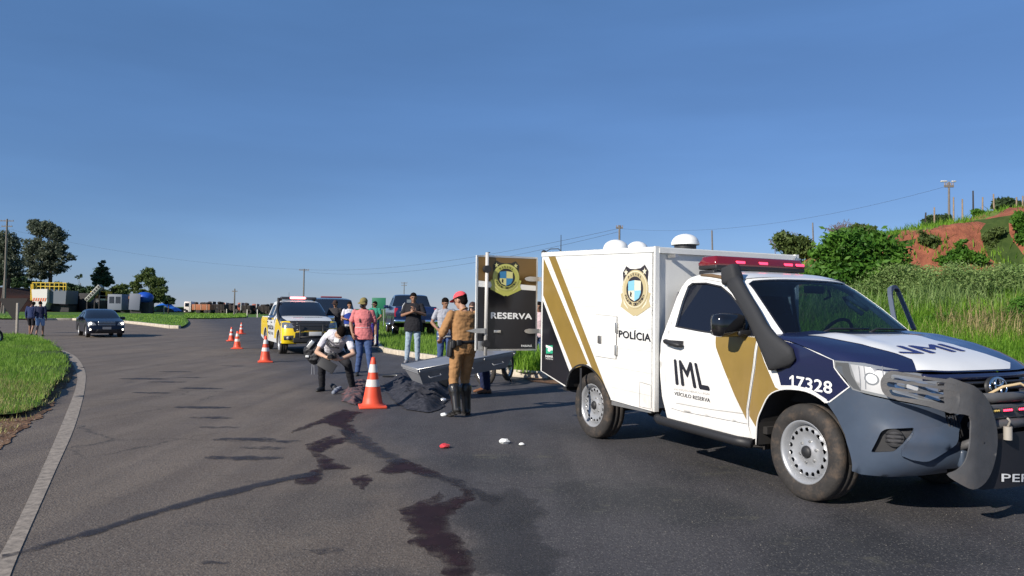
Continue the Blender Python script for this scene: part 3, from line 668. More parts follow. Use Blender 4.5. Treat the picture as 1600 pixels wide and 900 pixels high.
# earth mound on the far left, its shade put into the dark colour
m_e = ground_mat('shade_dark_earth', (.012, .006, .005), (.035, .014, .010), None, .2, bump=1)
V = []; F = []
nu, nv = 60, 14
for j in range(nv+1):
    for i in range(nu+1):
        x = -195+i*1.9; t = j/nv; hgt = np.interp(x, [-195, -110, -100, -92, -88, -84, -60], [5, 4.9, 4.3, 3.2, 1.4, 0, 0])*(1+.1*math.sin(x*.4))
        V.append((x, 136+t*26+random.uniform(-.5, .5), hgt*sstep(0, .35, t)*(1-.0*t)-.1))
F = [(j*(nu+1)+i, j*(nu+1)+i+1, (j+1)*(nu+1)+i+1, (j+1)*(nu+1)+i) for j in range(nv) for i in range(nu)]
tag(npmesh('earth_bank', V, F, m_e, smooth=True), kind='structure')
# ================================================= TREES, POLES, FAR THINGS
M_bark = mat('bark', (.10, .075, .055), .9, var=.3, vscale=3, bump=.5, bscale=12)
M_pole = mat('grey_wood_pole', (.17, .15, .135), .9, var=.2)
M_wire = mat('wire', (.03, .03, .035), .6)
def leaf_cloud(name, blobs, n, size, m, parent, clump=40, flat=.55, cr_=.16, droop=0.0):
    """blobs: (x,y,z,rx,ry,rz); leaves gathered in small sprays through the crown volume"""
    w = np.array([b_[3]*b_[4]*b_[5] for b_ in blobs])**.75; w /= w.sum(); nc = max(1, n//clump)
    ci = rng.choice(len(blobs), nc, p=w); B = np.array(blobs)[ci]
    d = rng.normal(size=(nc, 3)); d /= np.linalg.norm(d, axis=1)[:, None]; r = rng.uniform(.25, 1, nc)**.45
    c = B[:, :3]+d*r[:, None]*B[:, 3:6]
    cc = np.repeat(c, clump, 0); s = np.repeat(np.min(B[:, 3:6], axis=1), clump)*cr_/.16*.26
    k = len(cc); off = rng.normal(size=(k, 3))*s[:, None]*np.array([1, 1, flat]); p = cc+off; p[:, 2] -= droop*np.abs(rng.normal(size=k))
    a = rng.normal(size=(k, 3)); a /= np.linalg.norm(a, axis=1)[:, None]; b_ = np.cross(a, rng.normal(size=(k, 3))); b_ /= np.linalg.norm(b_, axis=1)[:, None]
    sz = (size*rng.uniform(.5, 1.3, k))[:, None]
    V = np.stack([p-a*sz, p+b_*sz*.42, p+a*sz, p-b_*sz*.42], 1).reshape(-1, 3); F = np.arange(4*k).reshape(-1, 4)
    return npmesh(name, V, F, m, parent)
def tree(name, label, cat, base, trunk_h, tr_r, blobs, n, size, m, group=None, limbs=None, tops=None, clump=40, cr_=.16, flat=.55):
    e = empty(name, base, 0, label, cat, group)
    mb = MB(); top = Vector((0, 0, trunk_h))
    mb.tube([(0, 0, -.2), (tr_r*.4, 0, trunk_h*.4), (0, tr_r*.3, trunk_h)], [tr_r*1.2, tr_r*.8, tr_r*.5], 8)
    for b_ in blobs:
        c = Vector(b_[:3]); st = Vector((0, 0, trunk_h*random.uniform(.35, .95)))
        if limbs is False: continue
        md = (st+c)/2+Vector((random.uniform(-.1, .1)*trunk_h*.3, random.uniform(-.1, .1)*trunk_h*.3, -.03*trunk_h))
        mb.tube([st, md, c], [tr_r*.4, tr_r*.25, tr_r*.08], 6)
        for q in range(4):
            dd = Vector((random.uniform(-1, 1)*b_[3], random.uniform(-1, 1)*b_[4], random.uniform(-.3, .9)*b_[5])); mb.tube([md.lerp(c, .6), c+dd*.4, c+dd*.85], [tr_r*.14, tr_r*.09, tr_r*.03], 5)
    mb.build('trunk', M_bark, e)
    leaf_cloud('crown', blobs, n, size, m, e, clump, cr_=cr_, flat=flat); return e
L_euc = leafmat('eucalyptus_leaves', (.06, .085, .055), (.17, .19, .13), .35)
L_dark = leafmat('dark_leaves', (.03, .06, .028), (.085, .13, .055), .25)
L_mid = leafmat('bush_leaves', (.03, .11, .013), (.13, .27, .035), .35)
L_olive = leafmat('olive_leaves', (.055, .09, .025), (.15, .20, .06), .3)
def blob_px(px, py, w, h, Y, base, dy=0, depth=None):
    """crown lump measured on the photograph at distance Y"""
    p = AT(px, py, Y+dy); s = Y/FPX; return (p.x-base.x, p.y-base.y, p.z-base.z, w*s, (depth or w)*s*.8, h*s)
Y = 165; b0 = AT(78, 440, Y); b0.z = 5
tree('eucalyptus_tree', 'tallest eucalyptus on the far left, with ragged crown behind the white hopper', 'tree', b0, 10, .4,
     [blob_px(*q, Y, b0) for q in [(70, 360, 20, 13), (56, 352, 12, 9), (88, 368, 14, 12), (52, 385, 17, 15), (80, 392, 20, 14), (100, 402, 14, 7), (62, 410, 22, 12), (92, 418, 14, 9), (42, 405, 10, 14), (60, 428, 20, 8), (112, 404, 7, 3.5), (96, 385, 8, 6)]], 21000, .30, L_euc, clump=26, cr_=.13)
b1 = AT(12, 440, 155); b1.z = 5
tree('eucalyptus_tree', 'dark eucalyptus cut by the left edge of the photo behind the utility pole', 'tree', b1, 9, .4,
     [blob_px(*q, 155, b1) for q in [(8, 375, 18, 14), (20, 388, 12, 14), (-8, 390, 20, 20), (12, 412, 22, 16), (26, 425, 10, 10), (-4, 428, 20, 10)]], 14000, .30, L_euc, clump=26, cr_=.13)
b2 = AT(160, 476, 175); b2.z = 0
tree('conifer_tree', 'dark conical evergreen standing alone behind the machinery', 'tree', b2, 9, .3,
     [blob_px(*q, 175, b2) for q in [(159, 412, 4.5, 7), (159, 424, 9, 8), (160, 436, 13, 8), (148, 433, 6, 4), (165, 440, 11, 6), (158, 444, 12, 5)]], 6500, .36, L_dark)
b3 = AT(190, 480, 168); b3.z = 0
tree('round_tree', 'low rounded tree between the conical evergreen and the feathery tree', 'tree', b3, 3, .2,
     [blob_px(*q, 168, b3) for q in [(186, 453, 11, 7), (193, 452, 9, 8), (178, 458, 8, 5)]], 2600, .36, L_olive)
b4 = AT(238, 482, 150); b4.z = 0
tree('feathery_tree', 'broad feathery tree behind the blue tank with gaps of sky in its crown', 'tree', b4, 7, .28,
     [blob_px(*q, 150, b4) for q in [(232, 427, 9, 8), (220, 434, 8, 7), (212, 447, 8, 8), (238, 440, 11, 9), (250, 440, 8, 8), (252, 455, 9, 10), (240, 458, 12, 10), (222, 457, 8, 6), (246, 468, 10, 6), (208, 456, 6, 5)]], 10000, .27, L_olive, clump=26)
b5 = AT(263, 484, 158); b5.z = 0
tree('small_tree', 'small dark tree right of the feathery tree above the blue tarpaulin', 'tree', b5, 3, .15, [blob_px(*q, 158, b5) for q in [(263, 466, 6, 5), (268, 470, 5, 5), (258, 470, 5, 4)]], 1500, .34, L_dark)
b6 = AT(125, 470, 320); b6.z = 0
tree('distant_tree', 'tiny far tree on the skyline left of the conical evergreen', 'tree', b6, 11, .2, [blob_px(*q, 320, b6) for q in [(124, 431, 4, 2), (121, 434, 3, 1.5)]], 300, .5, L_dark)
# hedge-like treeline behind the machinery
e = empty('tree_belt', AT(110, 488, 185)); e.location.z = 0
tag(e, 'dark belt of shrubs behind the hopper and machinery', 'shrubs'); bb = Vector(e.location)
leaf_cloud('crown', [blob_px(x, y, 14, h, 185, bb) for x, y, h in [(-10, 440, 10), (10, 438, 9), (35, 440, 9), (25, 442, 9), (45, 445, 7), (60, 446, 7), (85, 448, 7), (105, 450, 7), (122, 454, 8), (140, 456, 8), (165, 462, 8), (150, 462, 6), (100, 462, 8), (130, 468, 9)]], 15000, .4, L_dark, e)
MB().box((0, 0, .6), (60, .3, 1.2)).build('stems', M_bark, e)
# shrubs on the cutting: photograph centre, size, distance
def shrub(label, blobs, Y, n, size, m, name='shrub', cat='bush', group=None, th=.6, clump=30, cr_=.2):
    px = sum(q[0] for q in blobs)/len(blobs); py = max(q[1]+q[3]*.7 for q in blobs)
    for yy in np.arange(18, Y+6, .1):           # stand it where its foot meets the slope
        q_ = AT(px, py, yy)
        if q_.z < hz(q_.x, yy): Y = yy; break
    p = AT(px, py, Y); base = Vector((p.x, p.y, hz(p.x, p.y)))
    return tree(name, label, cat, base, th, .06, [blob_px(*q, Y, base) for q in blobs], n, size, m, group, clump=clump, cr_=cr_)
shrub('big dark green bush on the bank above the pickup windshield', [(1330, 385, 38, 26), (1370, 395, 34, 28), (1300, 400, 24, 24), (1345, 425, 50, 26), (1300, 436, 30, 26), (1385, 425, 26, 22), (1330, 455, 44, 18)], 29.5, 17000, .13, L_mid, th=2)
shrub('olive bush on the crest beside the bare shrub, left of the big dark bush', [(1238, 382, 18, 14), (1226, 372, 14, 10), (1256, 385, 14, 12), (1246, 396, 18, 10)], 40, 4500, .15, L_olive, th=1)
shrub('rounded green bush on top of the bank between two poles', [(1355, 362, 13, 8), (1340, 358, 10, 7), (1325, 366, 12, 8)], 40, 2500, .14, L_olive, th=1)
shrub('dark clump at the foot of the tall lamp pole on the crest', [(1462, 344, 17, 6), (1452, 349, 12, 5), (1475, 342, 9, 6)], 41, 2400, .13, L_dark, th=.6)
shrub('dark round bush on the skyline at the far right', [(1570, 320, 14, 10), (1585, 322, 12, 9), (1560, 324, 8, 7)], 45, 2400, .14, L_dark, th=.6)
shrub('small bush below the fence posts on the grassy crest', [(1534, 334, 9, 5), (1526, 331, 5, 4)], 37, 900, .10, L_mid, th=.4)
shrub('leafy bush at the right edge of the photo overhanging the red cutting', [(1594, 345, 10, 14), (1600, 375, 12, 14)], 33.4, 2200, .12, L_mid, th=.6)
shrub('green shrub clinging to the red soil, left one', [(1450, 375, 11, 7), (1458, 384, 7, 4), (1443, 364, 5, 4)], 32.8, 1300, .11, L_olive, th=.4)
shrub('green shrub clinging to the red soil, right one', [(1548, 372, 8, 9), (1560, 362, 10, 6), (1546, 384, 6, 5)], 33.0, 1500, .11, L_olive, th=.4)
shrub('leafy bush at the foot of the red soil below its centre', [(1500, 400, 18, 9), (1525, 404, 18, 8), (1480, 408, 16, 8), (1502, 384, 7, 9)], 31, 3600, .12, L_mid, th=.5)
shrub('pale bush of tall weeds on the bank, nearest the open cab door', [(1385, 440, 30, 20), (1420, 450, 30, 22), (1360, 455, 26, 18), (1400, 425, 24, 12), (1440, 432, 24, 14)], 26, 7000, .055, L_weed, th=.8, cr_=.3, clump=14)
shrub('pale bush of tall weeds in the middle of the bank', [(1480, 440, 30, 22), (1515, 448, 30, 22), (1465, 460, 26, 16), (1500, 425, 26, 14)], 25, 7000, .055, L_weed, th=.8, cr_=.3, clump=14)
shrub('pale bush of tall weeds at the right end of the bank', [(1555, 445, 30, 24), (1590, 450, 28, 26), (1570, 425, 24, 12), (1600, 430, 20, 14)], 24, 7000, .055, L_weed, th=.8, cr_=.3, clump=14)
shrub('bright green weedy bush on the bank just above the truck bonnet', [(1335, 480, 26, 12), (1310, 490, 20, 10), (1360, 488, 22, 10)], 24, 3200, .07, L_mid, th=.3, cr_=.3, clump=16)
shrub('dark leafy weed clump in the tall grass right of the open cab door', [(1462, 505, 16, 9), (1478, 498, 14, 8)], 22, 1500, .06, L_mid, th=.3, cr_=.3, clump=16)
shrub('low green bush at the right edge of the photo among the tall grass', [(1588, 500, 18, 22), (1600, 480, 16, 16)], 20.5, 3500, .06, L_mid, th=.5)
M_twig = mat('grey_twigs', (.16, .125, .13), .9, var=.2)
def bare(label, px, py, w, h, Y, n=90):
    p = AT(px, py+h/2, Y); e = empty('bare_shrub', p, 0, label, 'bare shrub'); s = Y/FPX; mb = MB()
    e.location.z = min(p.z, hz(p.x, p.y)+1.0) if p.x > 3 else p.z
    z0 = hz(p.x, p.y)-e.location.z if p.x > 3 else -1
    for k in range(n):
        a = random.uniform(-1, 1); st = Vector((a*w*s*.3, random.uniform(-.4, .4), z0 if k < 4 else random.uniform(0, .3)*h*s)); en = Vector((a*w*s*.5+random.uniform(-.2, .2), random.uniform(-.7, .7), h*s*random.uniform(.5, 1.0)*(1-.5*a*a)))
        md = (st+en)/2+Vector((random.uniform(-.15, .15), 0, .1)); mb.tube([st, md, en], [.03, .02, .006], 4)
        for q in range(4):
            c = md.lerp(en, random.random()); mb.tube([c, c+Vector((random.uniform(-.5, .5), random.uniform(-.4, .4), random.uniform(.1, .5)))*h*s*.22], [.012, .004], 4)
    mb.build('twigs', M_twig, e); return e
bare('bare purple-grey shrub on the crest, left of the olive bush', 1228, 368, 40, 34, 41)
bare('bare purple-grey shrub on the crest above the big dark bush', 1318, 358, 52, 30, 42)
bare('small bare shrub showing just over the box roof of the white truck', 1160, 382, 46, 18, 46, 60)
# ---- utility poles
def pole(label, px, ptop, pbase, Y, r=.13, arms=((.3, 1.6),), extra=None, group='utility poles', name='utility_pole', base_z=None, lean=0, m=None):
    b_ = AT(px, pbase, Y); t = AT(px, ptop, Y); z = base_z if base_z is not None else 0
    e = empty(name, (b_.x, b_.y, z), 0, label, 'pole', group); H = t.z-z; mb = MB().cone((0, 0, -.3), r*1.15, (lean, 0, H), r*.75, 8)
    mb.build('shaft', m or M_pole, e)
    for dz_, w in arms:
        a = MB().box((lean, 0, H-dz_), (w, .1, .12)); a.build('crossarm', M_pole, e)
        for q in (-.45, -.2, .2, .45): MB().cone((lean+q*w, 0, H-dz_+.06), .035, (lean+q*w, 0, H-dz_+.2), .03, 6).build('insulator', mat('insulator', (.25, .2, .18), .4), e)
    if extra == 'lamp': MB().box((-.28, 0, H+.02), (.34, .14, .09), bev=.03).box((.26, 0, H+.02), (.24, .14, .09), bev=.04).build('lamp_heads', mat('lampgrey', (.5, .5, .5), .5), e)
    return e
p1 = pole('tallest crossarm pole at the far left, in front of the dark eucalyptus', 7, 342, 470, 110, .16, ((.3, 2.0), (1.1, 1.6)), base_z=0)
p2 = pole('thin leaning pole just left of the crossarm pole', 2, 372, 470, 112, .09, (), base_z=0, lean=.7)
p3 = pole('slim pole rising behind the yellow and white police pickup', 474, 420, 480, 120, .13, ((.2, 1.6),), base_z=0)
p4 = pole('short dark pole standing in front of the queue of trucks', 366, 451, 486, 130, .14, ((.5, .9),), base_z=0)
p5 = pole('faint thin pole above the roof of the dark blue pickup', 631, 441, 478, 190, .12, ((.2, 1.6), (.8, 1.4)), base_z=0)
p6 = pole('pole showing above the white domes on the truck box', 967, 352, 470, 60, .10, ((.2, .55),), base_z=0)
p8 = pole('dark pole to the right of the roof dome, beyond the truck box', 1116, 360, 420, 45, .06, (), base_z=hz(13, 45)-2, lean=-.15)
p9 = pole('dark slanting pole behind the bare shrubs on the crest', 1272, 348, 400, 42, .05, (), base_z=hz(17, 42), lean=-.08)
c = AT(1482, 345, 41); p10 = pole('tall lamp pole with two heads on the grassy crest', 1483, 284, 345, 41, .065, ((.25, .5),), 'lamp', base_z=hz(c.x, 41))
FP = 'fence posts along the top of the cutting'
for k, (px, pt, lab) in enumerate([(1445, 332, 'thin fence post left of the crest lamp pole, by the dark clump'), (1460, 324, 'pale fence post just left of the crest lamp pole'), (1490, 308, 'brown fence post immediately right of the crest lamp pole'), (1504, 311, 'faint pale fence post, second to the right of the lamp pole'), (1521, 298, 'black thin post with a tuft at its foot on the crest'), (1535, 308, 'thick brown fence post above the small crest bush'), (1554, 303, 'tall pale fence post left of the skyline bush'), (1588, 308, 'grey fence post near the right edge, in front of the skyline bush'), (1597, 306, 'last leaning fence post at the right edge of the photo')]):
    Y = 38.5; a = AT(px, 340, Y); z = hz(a.x, a.y); t = AT(px, pt, Y)
    mb = MB().cone((0, 0, -.3), .05, (random.uniform(-.06, .06), 0, t.z-z), .036, 7)
    o = mb.build('fence_post', mat('post_wood', (.27, .20, .14), .9, var=.3) if k not in (0, 4) else mat('post_dark', (.04, .035, .03), .9)); o.location = (a.x, a.y, z)
    tag(o, lab, 'fence post', FP)
# overhead wires, each one thing
def wire(label, a, b_, sag=1.0, r=.012, n=24):
    a = Vector(a); b_ = Vector(b_); pts = [a.lerp(b_, t/n)-Vector((0, 0, sag*4*(t/n)*(1-t/n))) for t in range(n+1)]
    o = MB().tube(pts, r, 4).build('overhead_wire', M_wire); tag(o, label, 'wire')
wire('highest overhead wire crossing the left sky behind the trees', AT(-60, 340, 112), AT(474, 421, 120), 1.5, .012)
wire('overhead wire from the middle pole to the pole above the domes', AT(474, 421, 120), AT(967, 357, 60), 1.2, .012)
wire('second overhead wire running just under the first towards the domes', AT(474, 424, 120), AT(967, 362, 60), 1.6, .012)
wire('overhead wire from the pole above the domes towards the crest', AT(967, 357, 60), AT(1483, 290, 41), 1.0, .007)
# white marker posts
M_wpost = mat('white_post', (.62, .58, .50), .8, var=.15, dirt=.4)
for px, pt, pb, Y, lab in [(196, 480, 488, 80, 'short white post on the island right of the black car'), (228, 480, 488, 85, 'short grey-white post below the blue tank'), (256, 477, 489, 70, 'white post in front of the blue tarpaulin'), (113, 479, 488, 85, 'stubby white post beside the hopper'), (354, 483, 490, 110, 'small white post under the queue of trucks, left one'), (369, 483, 490, 110, 'small white post beside the short dark pole'), (339, 480, 489, 115, 'dark post under the second truck'), (386, 484, 494, 90, 'white post at the end of the grass strip beside the road'), (402, 484, 496, 75, 'white post standing alone just left of the police pickup')]:
    Y = min(150, G(px, pb).y); b_ = AT(px, pb, Y); t = AT(px, pt, Y); hgt = t.z+.05
    o = MB().box((0, 0, hgt/2-.1), (.13, .11, hgt+.2), bev=.02).build('marker_post', M_wpost if 'dark' not in lab else M_pole); o.location = (b_.x, b_.y, 0); tag(o, lab, 'post', 'marker posts on the verges')
# ================================================= VEHICLES: shared pieces
M_white = mat('white_paint', (.78, .78, .76), .28, coat=.5, var=.02, vscale=3, dirt=.10)
M_gold = mat('gold_film', (.235, .155, .035), .42, var=.08, vscale=5)
M_navy = mat('navy_paint', (.012, .016, .055), .25, coat=.6)
M_black = mat('black_film', (.012, .012, .016), .35)
M_grey = mat('charcoal_bumper_plastic', (.055, .075, .110), .34, var=.08, vscale=6, dirt=.12)
M_plas = mat('black_plastic', (.018, .018, .020), .55)
M_rubber = mat('tyre_rubber', (.030, .027, .025), .85, var=.2, vscale=20, dirt=.5, bump=.2, bscale=60)
M_steel = mat('steel_rim_paint', (.36, .37, .385), .38, metal=.35, var=.06, dirt=.3, vscale=14)
M_chrome = mat('chrome', (.75, .75, .77), .12, metal=1)
M_alu = mat('bare_aluminium', (.55, .54, .52), .35, metal=.8, var=.1)
M_under = mat('underbody', (.020, .018, .017), .9)
M_lens = mat('clear_lamp_glass', (.24, .25, .26), .10, metal=.2, coat=.5)
M_redled = mat('lit_red_led', (.8, .02, .05), .3, emit=(1, .05, .12), estr=2.2)
M_redlens = mat('red_lamp_lens', (.17, .008, .014), .12, coat=.8)
M_amber = mat('amber_led', (.45, .32, .08), .4)
M_seat = mat('grey_seat_cloth', (.10, .10, .11), .9)
M_glass = glassmat('tinted_side_glass', (.10, .12, .2), .10)
M_wind = glassmat('windscreen_glass', (.45, .58, .66), .66)
M_script = mat('white_lettering', (.82, .82, .80), .5)
M_inkb = mat('black_lettering', (.015, .015, .022), .5)
M_inkg = mat('pale_grey_lettering', (.45, .42, .38), .6)
def road_grime(m, z0=.35, z1=1.15, amt=.5):
    nt = m.node_tree; N2 = nt.nodes; L2 = nt.links; b = N2['Principled BSDF']; tc = N2.new('ShaderNodeTexCoord'); sp_ = N2.new('ShaderNodeSeparateXYZ'); L2.new(tc.outputs['Object'], sp_.inputs[0])
    n = N2.new('ShaderNodeTexNoise'); n.inputs['Scale'].default_value = 5; n.inputs['Detail'].default_value = 8; n.inputs['Roughness'].default_value = .7; mp = N2.new('ShaderNodeMapping'); mp.inputs['Scale'].default_value = (1.6, 1, .5); L2.new(tc.outputs['Object'], mp.inputs[0]); L2.new(mp.outputs[0], n.inputs['Vector'])
    r = N2.new('ShaderNodeMapRange'); r.inputs[1].default_value = z0; r.inputs[2].default_value = z1; r.inputs[3].default_value = amt; r.inputs[4].default_value = .03; L2.new(sp_.outputs[2], r.inputs[0])
    q = N2.new('ShaderNodeMapRange'); q.inputs[1].default_value = .35; q.inputs[2].default_value = .70; L2.new(n.outputs['Fac'], q.inputs[0]); mu = N2.new('ShaderNodeMath'); mu.operation = 'MULTIPLY'; L2.new(r.outputs[0], mu.inputs[0]); L2.new(q.outputs[0], mu.inputs[1])
    mx = N2.new('ShaderNodeMix'); mx.data_type = 'RGBA'; mx.inputs[7].default_value = (.34, .23, .15, 1); ln = b.inputs['Base Color'].links
    if ln: L2.new(ln[0].from_socket, mx.inputs[6])
    else: mx.inputs[6].default_value = b.inputs['Base Color'].default_value
    L2.new(mu.outputs[0], mx.inputs[0]); L2.new(mx.outputs[2], b.inputs['Base Color'])
for m_ in (M_white, M_gold): road_grime(m_, amt=.42)
def wheel(parent, loc, rad, w, rimr, style='steel', side=-1, steer=0.0, nm='wheel', rimmat=None, holes=20):
    """wheel centred at loc; side=-1: outer face towards -Y"""
    e = empty(nm, loc); e.parent = parent; e.rotation_euler = (0, 0, steer); s = side
    h = w/2; sh = .018
    prof = [(rimr, -h*.72), (rimr+.012, -h*.9), (rad*.80, -h*1.04), (rad*.93, -h*.98), (rad*.985, -h*.80), (rad, -h*.62)]
    prof += [(rad, -h*.30), (rad-sh*.5, -h*.28), (rad-sh*.5, -h*.20), (rad, -h*.18), (rad, h*.18), (rad-sh*.5, h*.20), (rad-sh*.5, h*.28), (rad, h*.30)]
    prof += [(rad, h*.62), (rad*.985, h*.80), (rad*.93, h*.98), (rad*.80, h*1.04), (rimr+.012, h*.9), (rimr, h*.72)]
    t = MB().lathe(prof, axis='Y', n=56); 
    t.build('tyre', M_rubber, e)
    rm = rimmat or M_steel; r = MB(); y = s*h
    r.lathe([(rimr*.98, -y*.8), (rimr*.9, -y*.5), (rimr*.88, y*.35), (rimr*.93, y*.72), (rimr*1.0, y*.86), (rimr*1.05, y*.90), (rimr*1.04, y*.80), (rimr*.99, y*.72)], axis='Y', n=48)
    rim = r.build('rim', rm, e)
    def disc(rr):
        q = rr/rimr
        return y*np.interp(q, [0, .22, .27, .33, .55, .68, .80, .90], [.62, .62, .60, .44, .42, .58, .60, .36])
    def mp(a, b): return (a, disc(math.hypot(a, b)), b)
    circ = lambda r_, n, cx=0, cz=0: [(cx+r_*math.cos(2*PI*i/n), cz+r_*math.sin(2*PI*i/n)) for i in range(n)]
    hl = []
    if style == 'steel':
        hl = [circ(rimr*.082, 10, rimr*.74*math.cos(2*PI*(i+.5)/holes), rimr*.74*math.sin(2*PI*(i+.5)/holes)) for i in range(holes)]
    elif style == 'alloy':
        for i in range(5):
            a0 = 2*PI*i/5+.14; a1 = 2*PI*(i+1)/5-.14
            hl.append([(rimr*.84*math.cos(t_), rimr*.84*math.sin(t_)) for t_ in np.linspace(a0, a1, 7)]+[(rimr*.32*math.cos(t_), rimr*.32*math.sin(t_)) for t_ in np.linspace(a1-.08, a0+.08, 4)])
    patch('rim_disc', circ(rimr*.90, 48), mp, rm, rim, hl, rimr*.12, thick=.006, out=lambda p: (0, s, 0))
    dk = MB().lathe([(.001, y*.15), (rimr*.88, y*.15)], axis='Y', n=24); dk.build('brake_drum', M_under, rim)
    cp = MB().lathe([(.001, y*.82), (rimr*.14, y*.80), (rimr*.20, y*.70), (rimr*.22, y*.55)], axis='Y', n=20); cp.build('hub_cap', M_plas, rim)
    nt_ = MB()
    for k in range(6):
        a = 2*PI*k/6+.3; nt_.cone((rimr*.36*math.cos(a), y*.40, rimr*.36*math.sin(a)), .011, (rimr*.36*math.cos(a), y*.56, rimr*.36*math.sin(a)), .010, 6)
    nt_.build('wheel_nuts', M_alu, rim)['kind'] = 'stuff'
    return e
def star(cx, cy, r, n=5, rot=PI/2): return [(cx+(r if i % 2 == 0 else r*.42)*math.cos(rot+PI*i/n), cy+(r if i % 2 == 0 else r*.42)*math.sin(rot+PI*i/n)) for i in range(2*n)]
def ell(cx, cy, a, b_, n=36, t0=0, t1=2*PI): return [(cx+a*math.cos(t), cy+b_*math.sin(t)) for t in np.linspace(t0, t1, n, endpoint=False)]
def crest(parent, mp, cx, cy, W, H, gold, dark, blue, cream, out, white=None):
    """oval police shield with stars, ribbon and quartered arms, flat print in thin layers. W,H half sizes"""
    e = empty('crest'); e.parent = parent
    U = lambda x, y: (cx+x*W, cy+y*H)
    PO = lambda pts: [U(*p) for p in pts]
    def lay(name, pts, m, off, holes=()): return patch(name, PO(pts), mp, m, e, [PO(h) for h in holes], .2, off=off, out=out)
    lay('crest_wings', [(-.62, .98), (-.35, .86), (0, .84), (.35, .86), (.62, .98), (.86, .72), (.80, .30), (-.80, .30), (-.86, .72)], dark, .003)
    lay('crest_ribbon', [(-1, -.12), (-.78, -.05), (.78, -.05), (1, -.12), (.9, -.40), (1, -.62), (.55, -.82), (.1, -1.0), (0, -.96), (-.1, -1.0), (-.55, -.82), (-1, -.62), (-.9, -.40)], gold, .004)
    for a0, s_ in ((-.8, -1), (.8, 1)): lay('ribbon_fold', [(a0, -.30), (a0*.93, -.52), (a0*.55, -.74), (a0*.60, -.66), (a0*.86, -.46)], cream, .006)
    lay('crest_oval', ell(0, .05, .86, .76, 40), gold, .007)
    lay('crest_oval_rim', ell(0, .05, .80, .71, 40), cream, .0085, )
    lay('crest_oval_band', ell(0, .05, .77, .68, 40), gold, .0095)
    lay('crest_field', ell(0, .05, .56, .50, 36), dark, .011)
    for sx_ in (-1, 1): lay('crest_star', star(sx_*.62, .72, .15), cream, .006)
    sh = [(-.42, .36), (0, .40), (.42, .36), (.42, -.10), (.30, -.30), (0, -.42), (-.30, -.30), (-.42, -.10)]
    lay('shield', sh, cream, .0125)
    lay('shield_quarter', [(-.42, .36), (0, .40), (0, 0), (-.42, 0)], blue, .014)
    lay('shield_quarter', [(0, 0), (.42, 0), (.42, -.10), (.30, -.30), (0, -.42)], blue, .014)
    lay('shield_tree', [(-.25, -.02), (-.17, -.10), (-.20, -.20), (-.17, -.24), (-.25, -.25), (-.30, -.20), (-.28, -.10)], dark, .0145)
    def arc(s, rad_a, rad_b, a0, a1, hgt, flip):
        n = len(s)
        for i, chh in enumerate(s):
            if chh == ' ': continue
            t = a0+(a1-a0)*i/(n-1); c_, s_ = math.cos(t), math.sin(t); w_ = .085
            tx, ty = (-s_, c_) if flip else (s_, -c_); nx, ny = (-c_, -s_) if flip else (c_, s_); q = []
            for ux, uy in ((-.5, -.5), (.5, -.5), (.5, .5), (-.5, .5)):
                q.append(U(rad_a*c_+tx*ux*w_+nx*uy*hgt, .05+rad_b*s_+ty*ux*w_+ny*uy*hgt))
            text_on('crest_letter', chh, mp, dark, e, q, off=.0115, bold=0.009)
    arc('PARANÁ', .66, .59, PI*.70, PI*.30, .12, False)
    arc('POLÍCIA CIENTÍFICA', .66, .59, PI*1.14, PI*1.86, .11, True)
    return e

# ================================================= the white box pickup in front
TX, TY, TH = 3.0749, 6.2597, -1.1137
TF = Vector((math.cos(TH), math.sin(TH), 0)); TL = Vector((-math.sin(TH), math.cos(TH), 0))
truck = empty('box_pickup_truck', (TX, TY, 0), TH, 'large white and gold box-bodied police pickup with red lightbar, snorkel and open driver door', 'pickup truck')
def loc2w(p): return Vector((TX, TY, 0))+TF*p[0]+TL*p[1]+Vector((0, 0, p[2]))
def hw(z, x=0):
    d = z-1.2; t = d if d > .07 else (d+.07)**2/.28 if d > -.07 else 0
    return .925-.015*max(0, .9-z)-.36*t
XE = .33
XF = [(.30, .80), (.38, .93), (.46, .985), (.56, .995), (.64, .985), (.72, .945), (.82, .945), (.92, .93), (1.0, .91), (1.08, .87), (1.2, .82)]
EX = 2/2.7
XF = [tuple(q) for q in smooth_poly(XF, False, 6)]
_tb = []; _l = 0; _p = None
for i in range(401):
    th_ = PI/2*(1-i/400); x_ = XE+.64*max(0, math.cos(th_))**EX; y_ = .92*math.sin(th_)**EX
    if _p: _l += math.hypot(x_-_p[0], y_-_p[1])
    _p = (x_, y_); _tb.append((_l, th_))
LA = _l; _tl = [q[0] for q in _tb]; _tt = [q[1] for q in _tb]
def BS(a, z, sg=-1):
    """body skin of the cab/fender/front: a = distance forward along the skin, z = height"""
    w = hw(z)
    if a <= XE: return (a, sg*w, z)
    s = a-XE; sg2 = sg
    if s > LA: s = 2*LA-s; sg2 = -sg
    th_ = float(np.interp(s, _tl, _tt)); c_ = max(0, math.cos(th_))**EX; s_ = max(0, math.sin(th_))**EX
    xf = interp(XF, z); return (XE+(xf-XE)*c_, sg2*w*s_, z)
def BR(a, z): return BS(a, z, -1)
def BL(a, z): return BS(a, z, 1)
def outw(sg): return lambda p: (max(0, p[0]-.2)*1.5, p[1], 0)
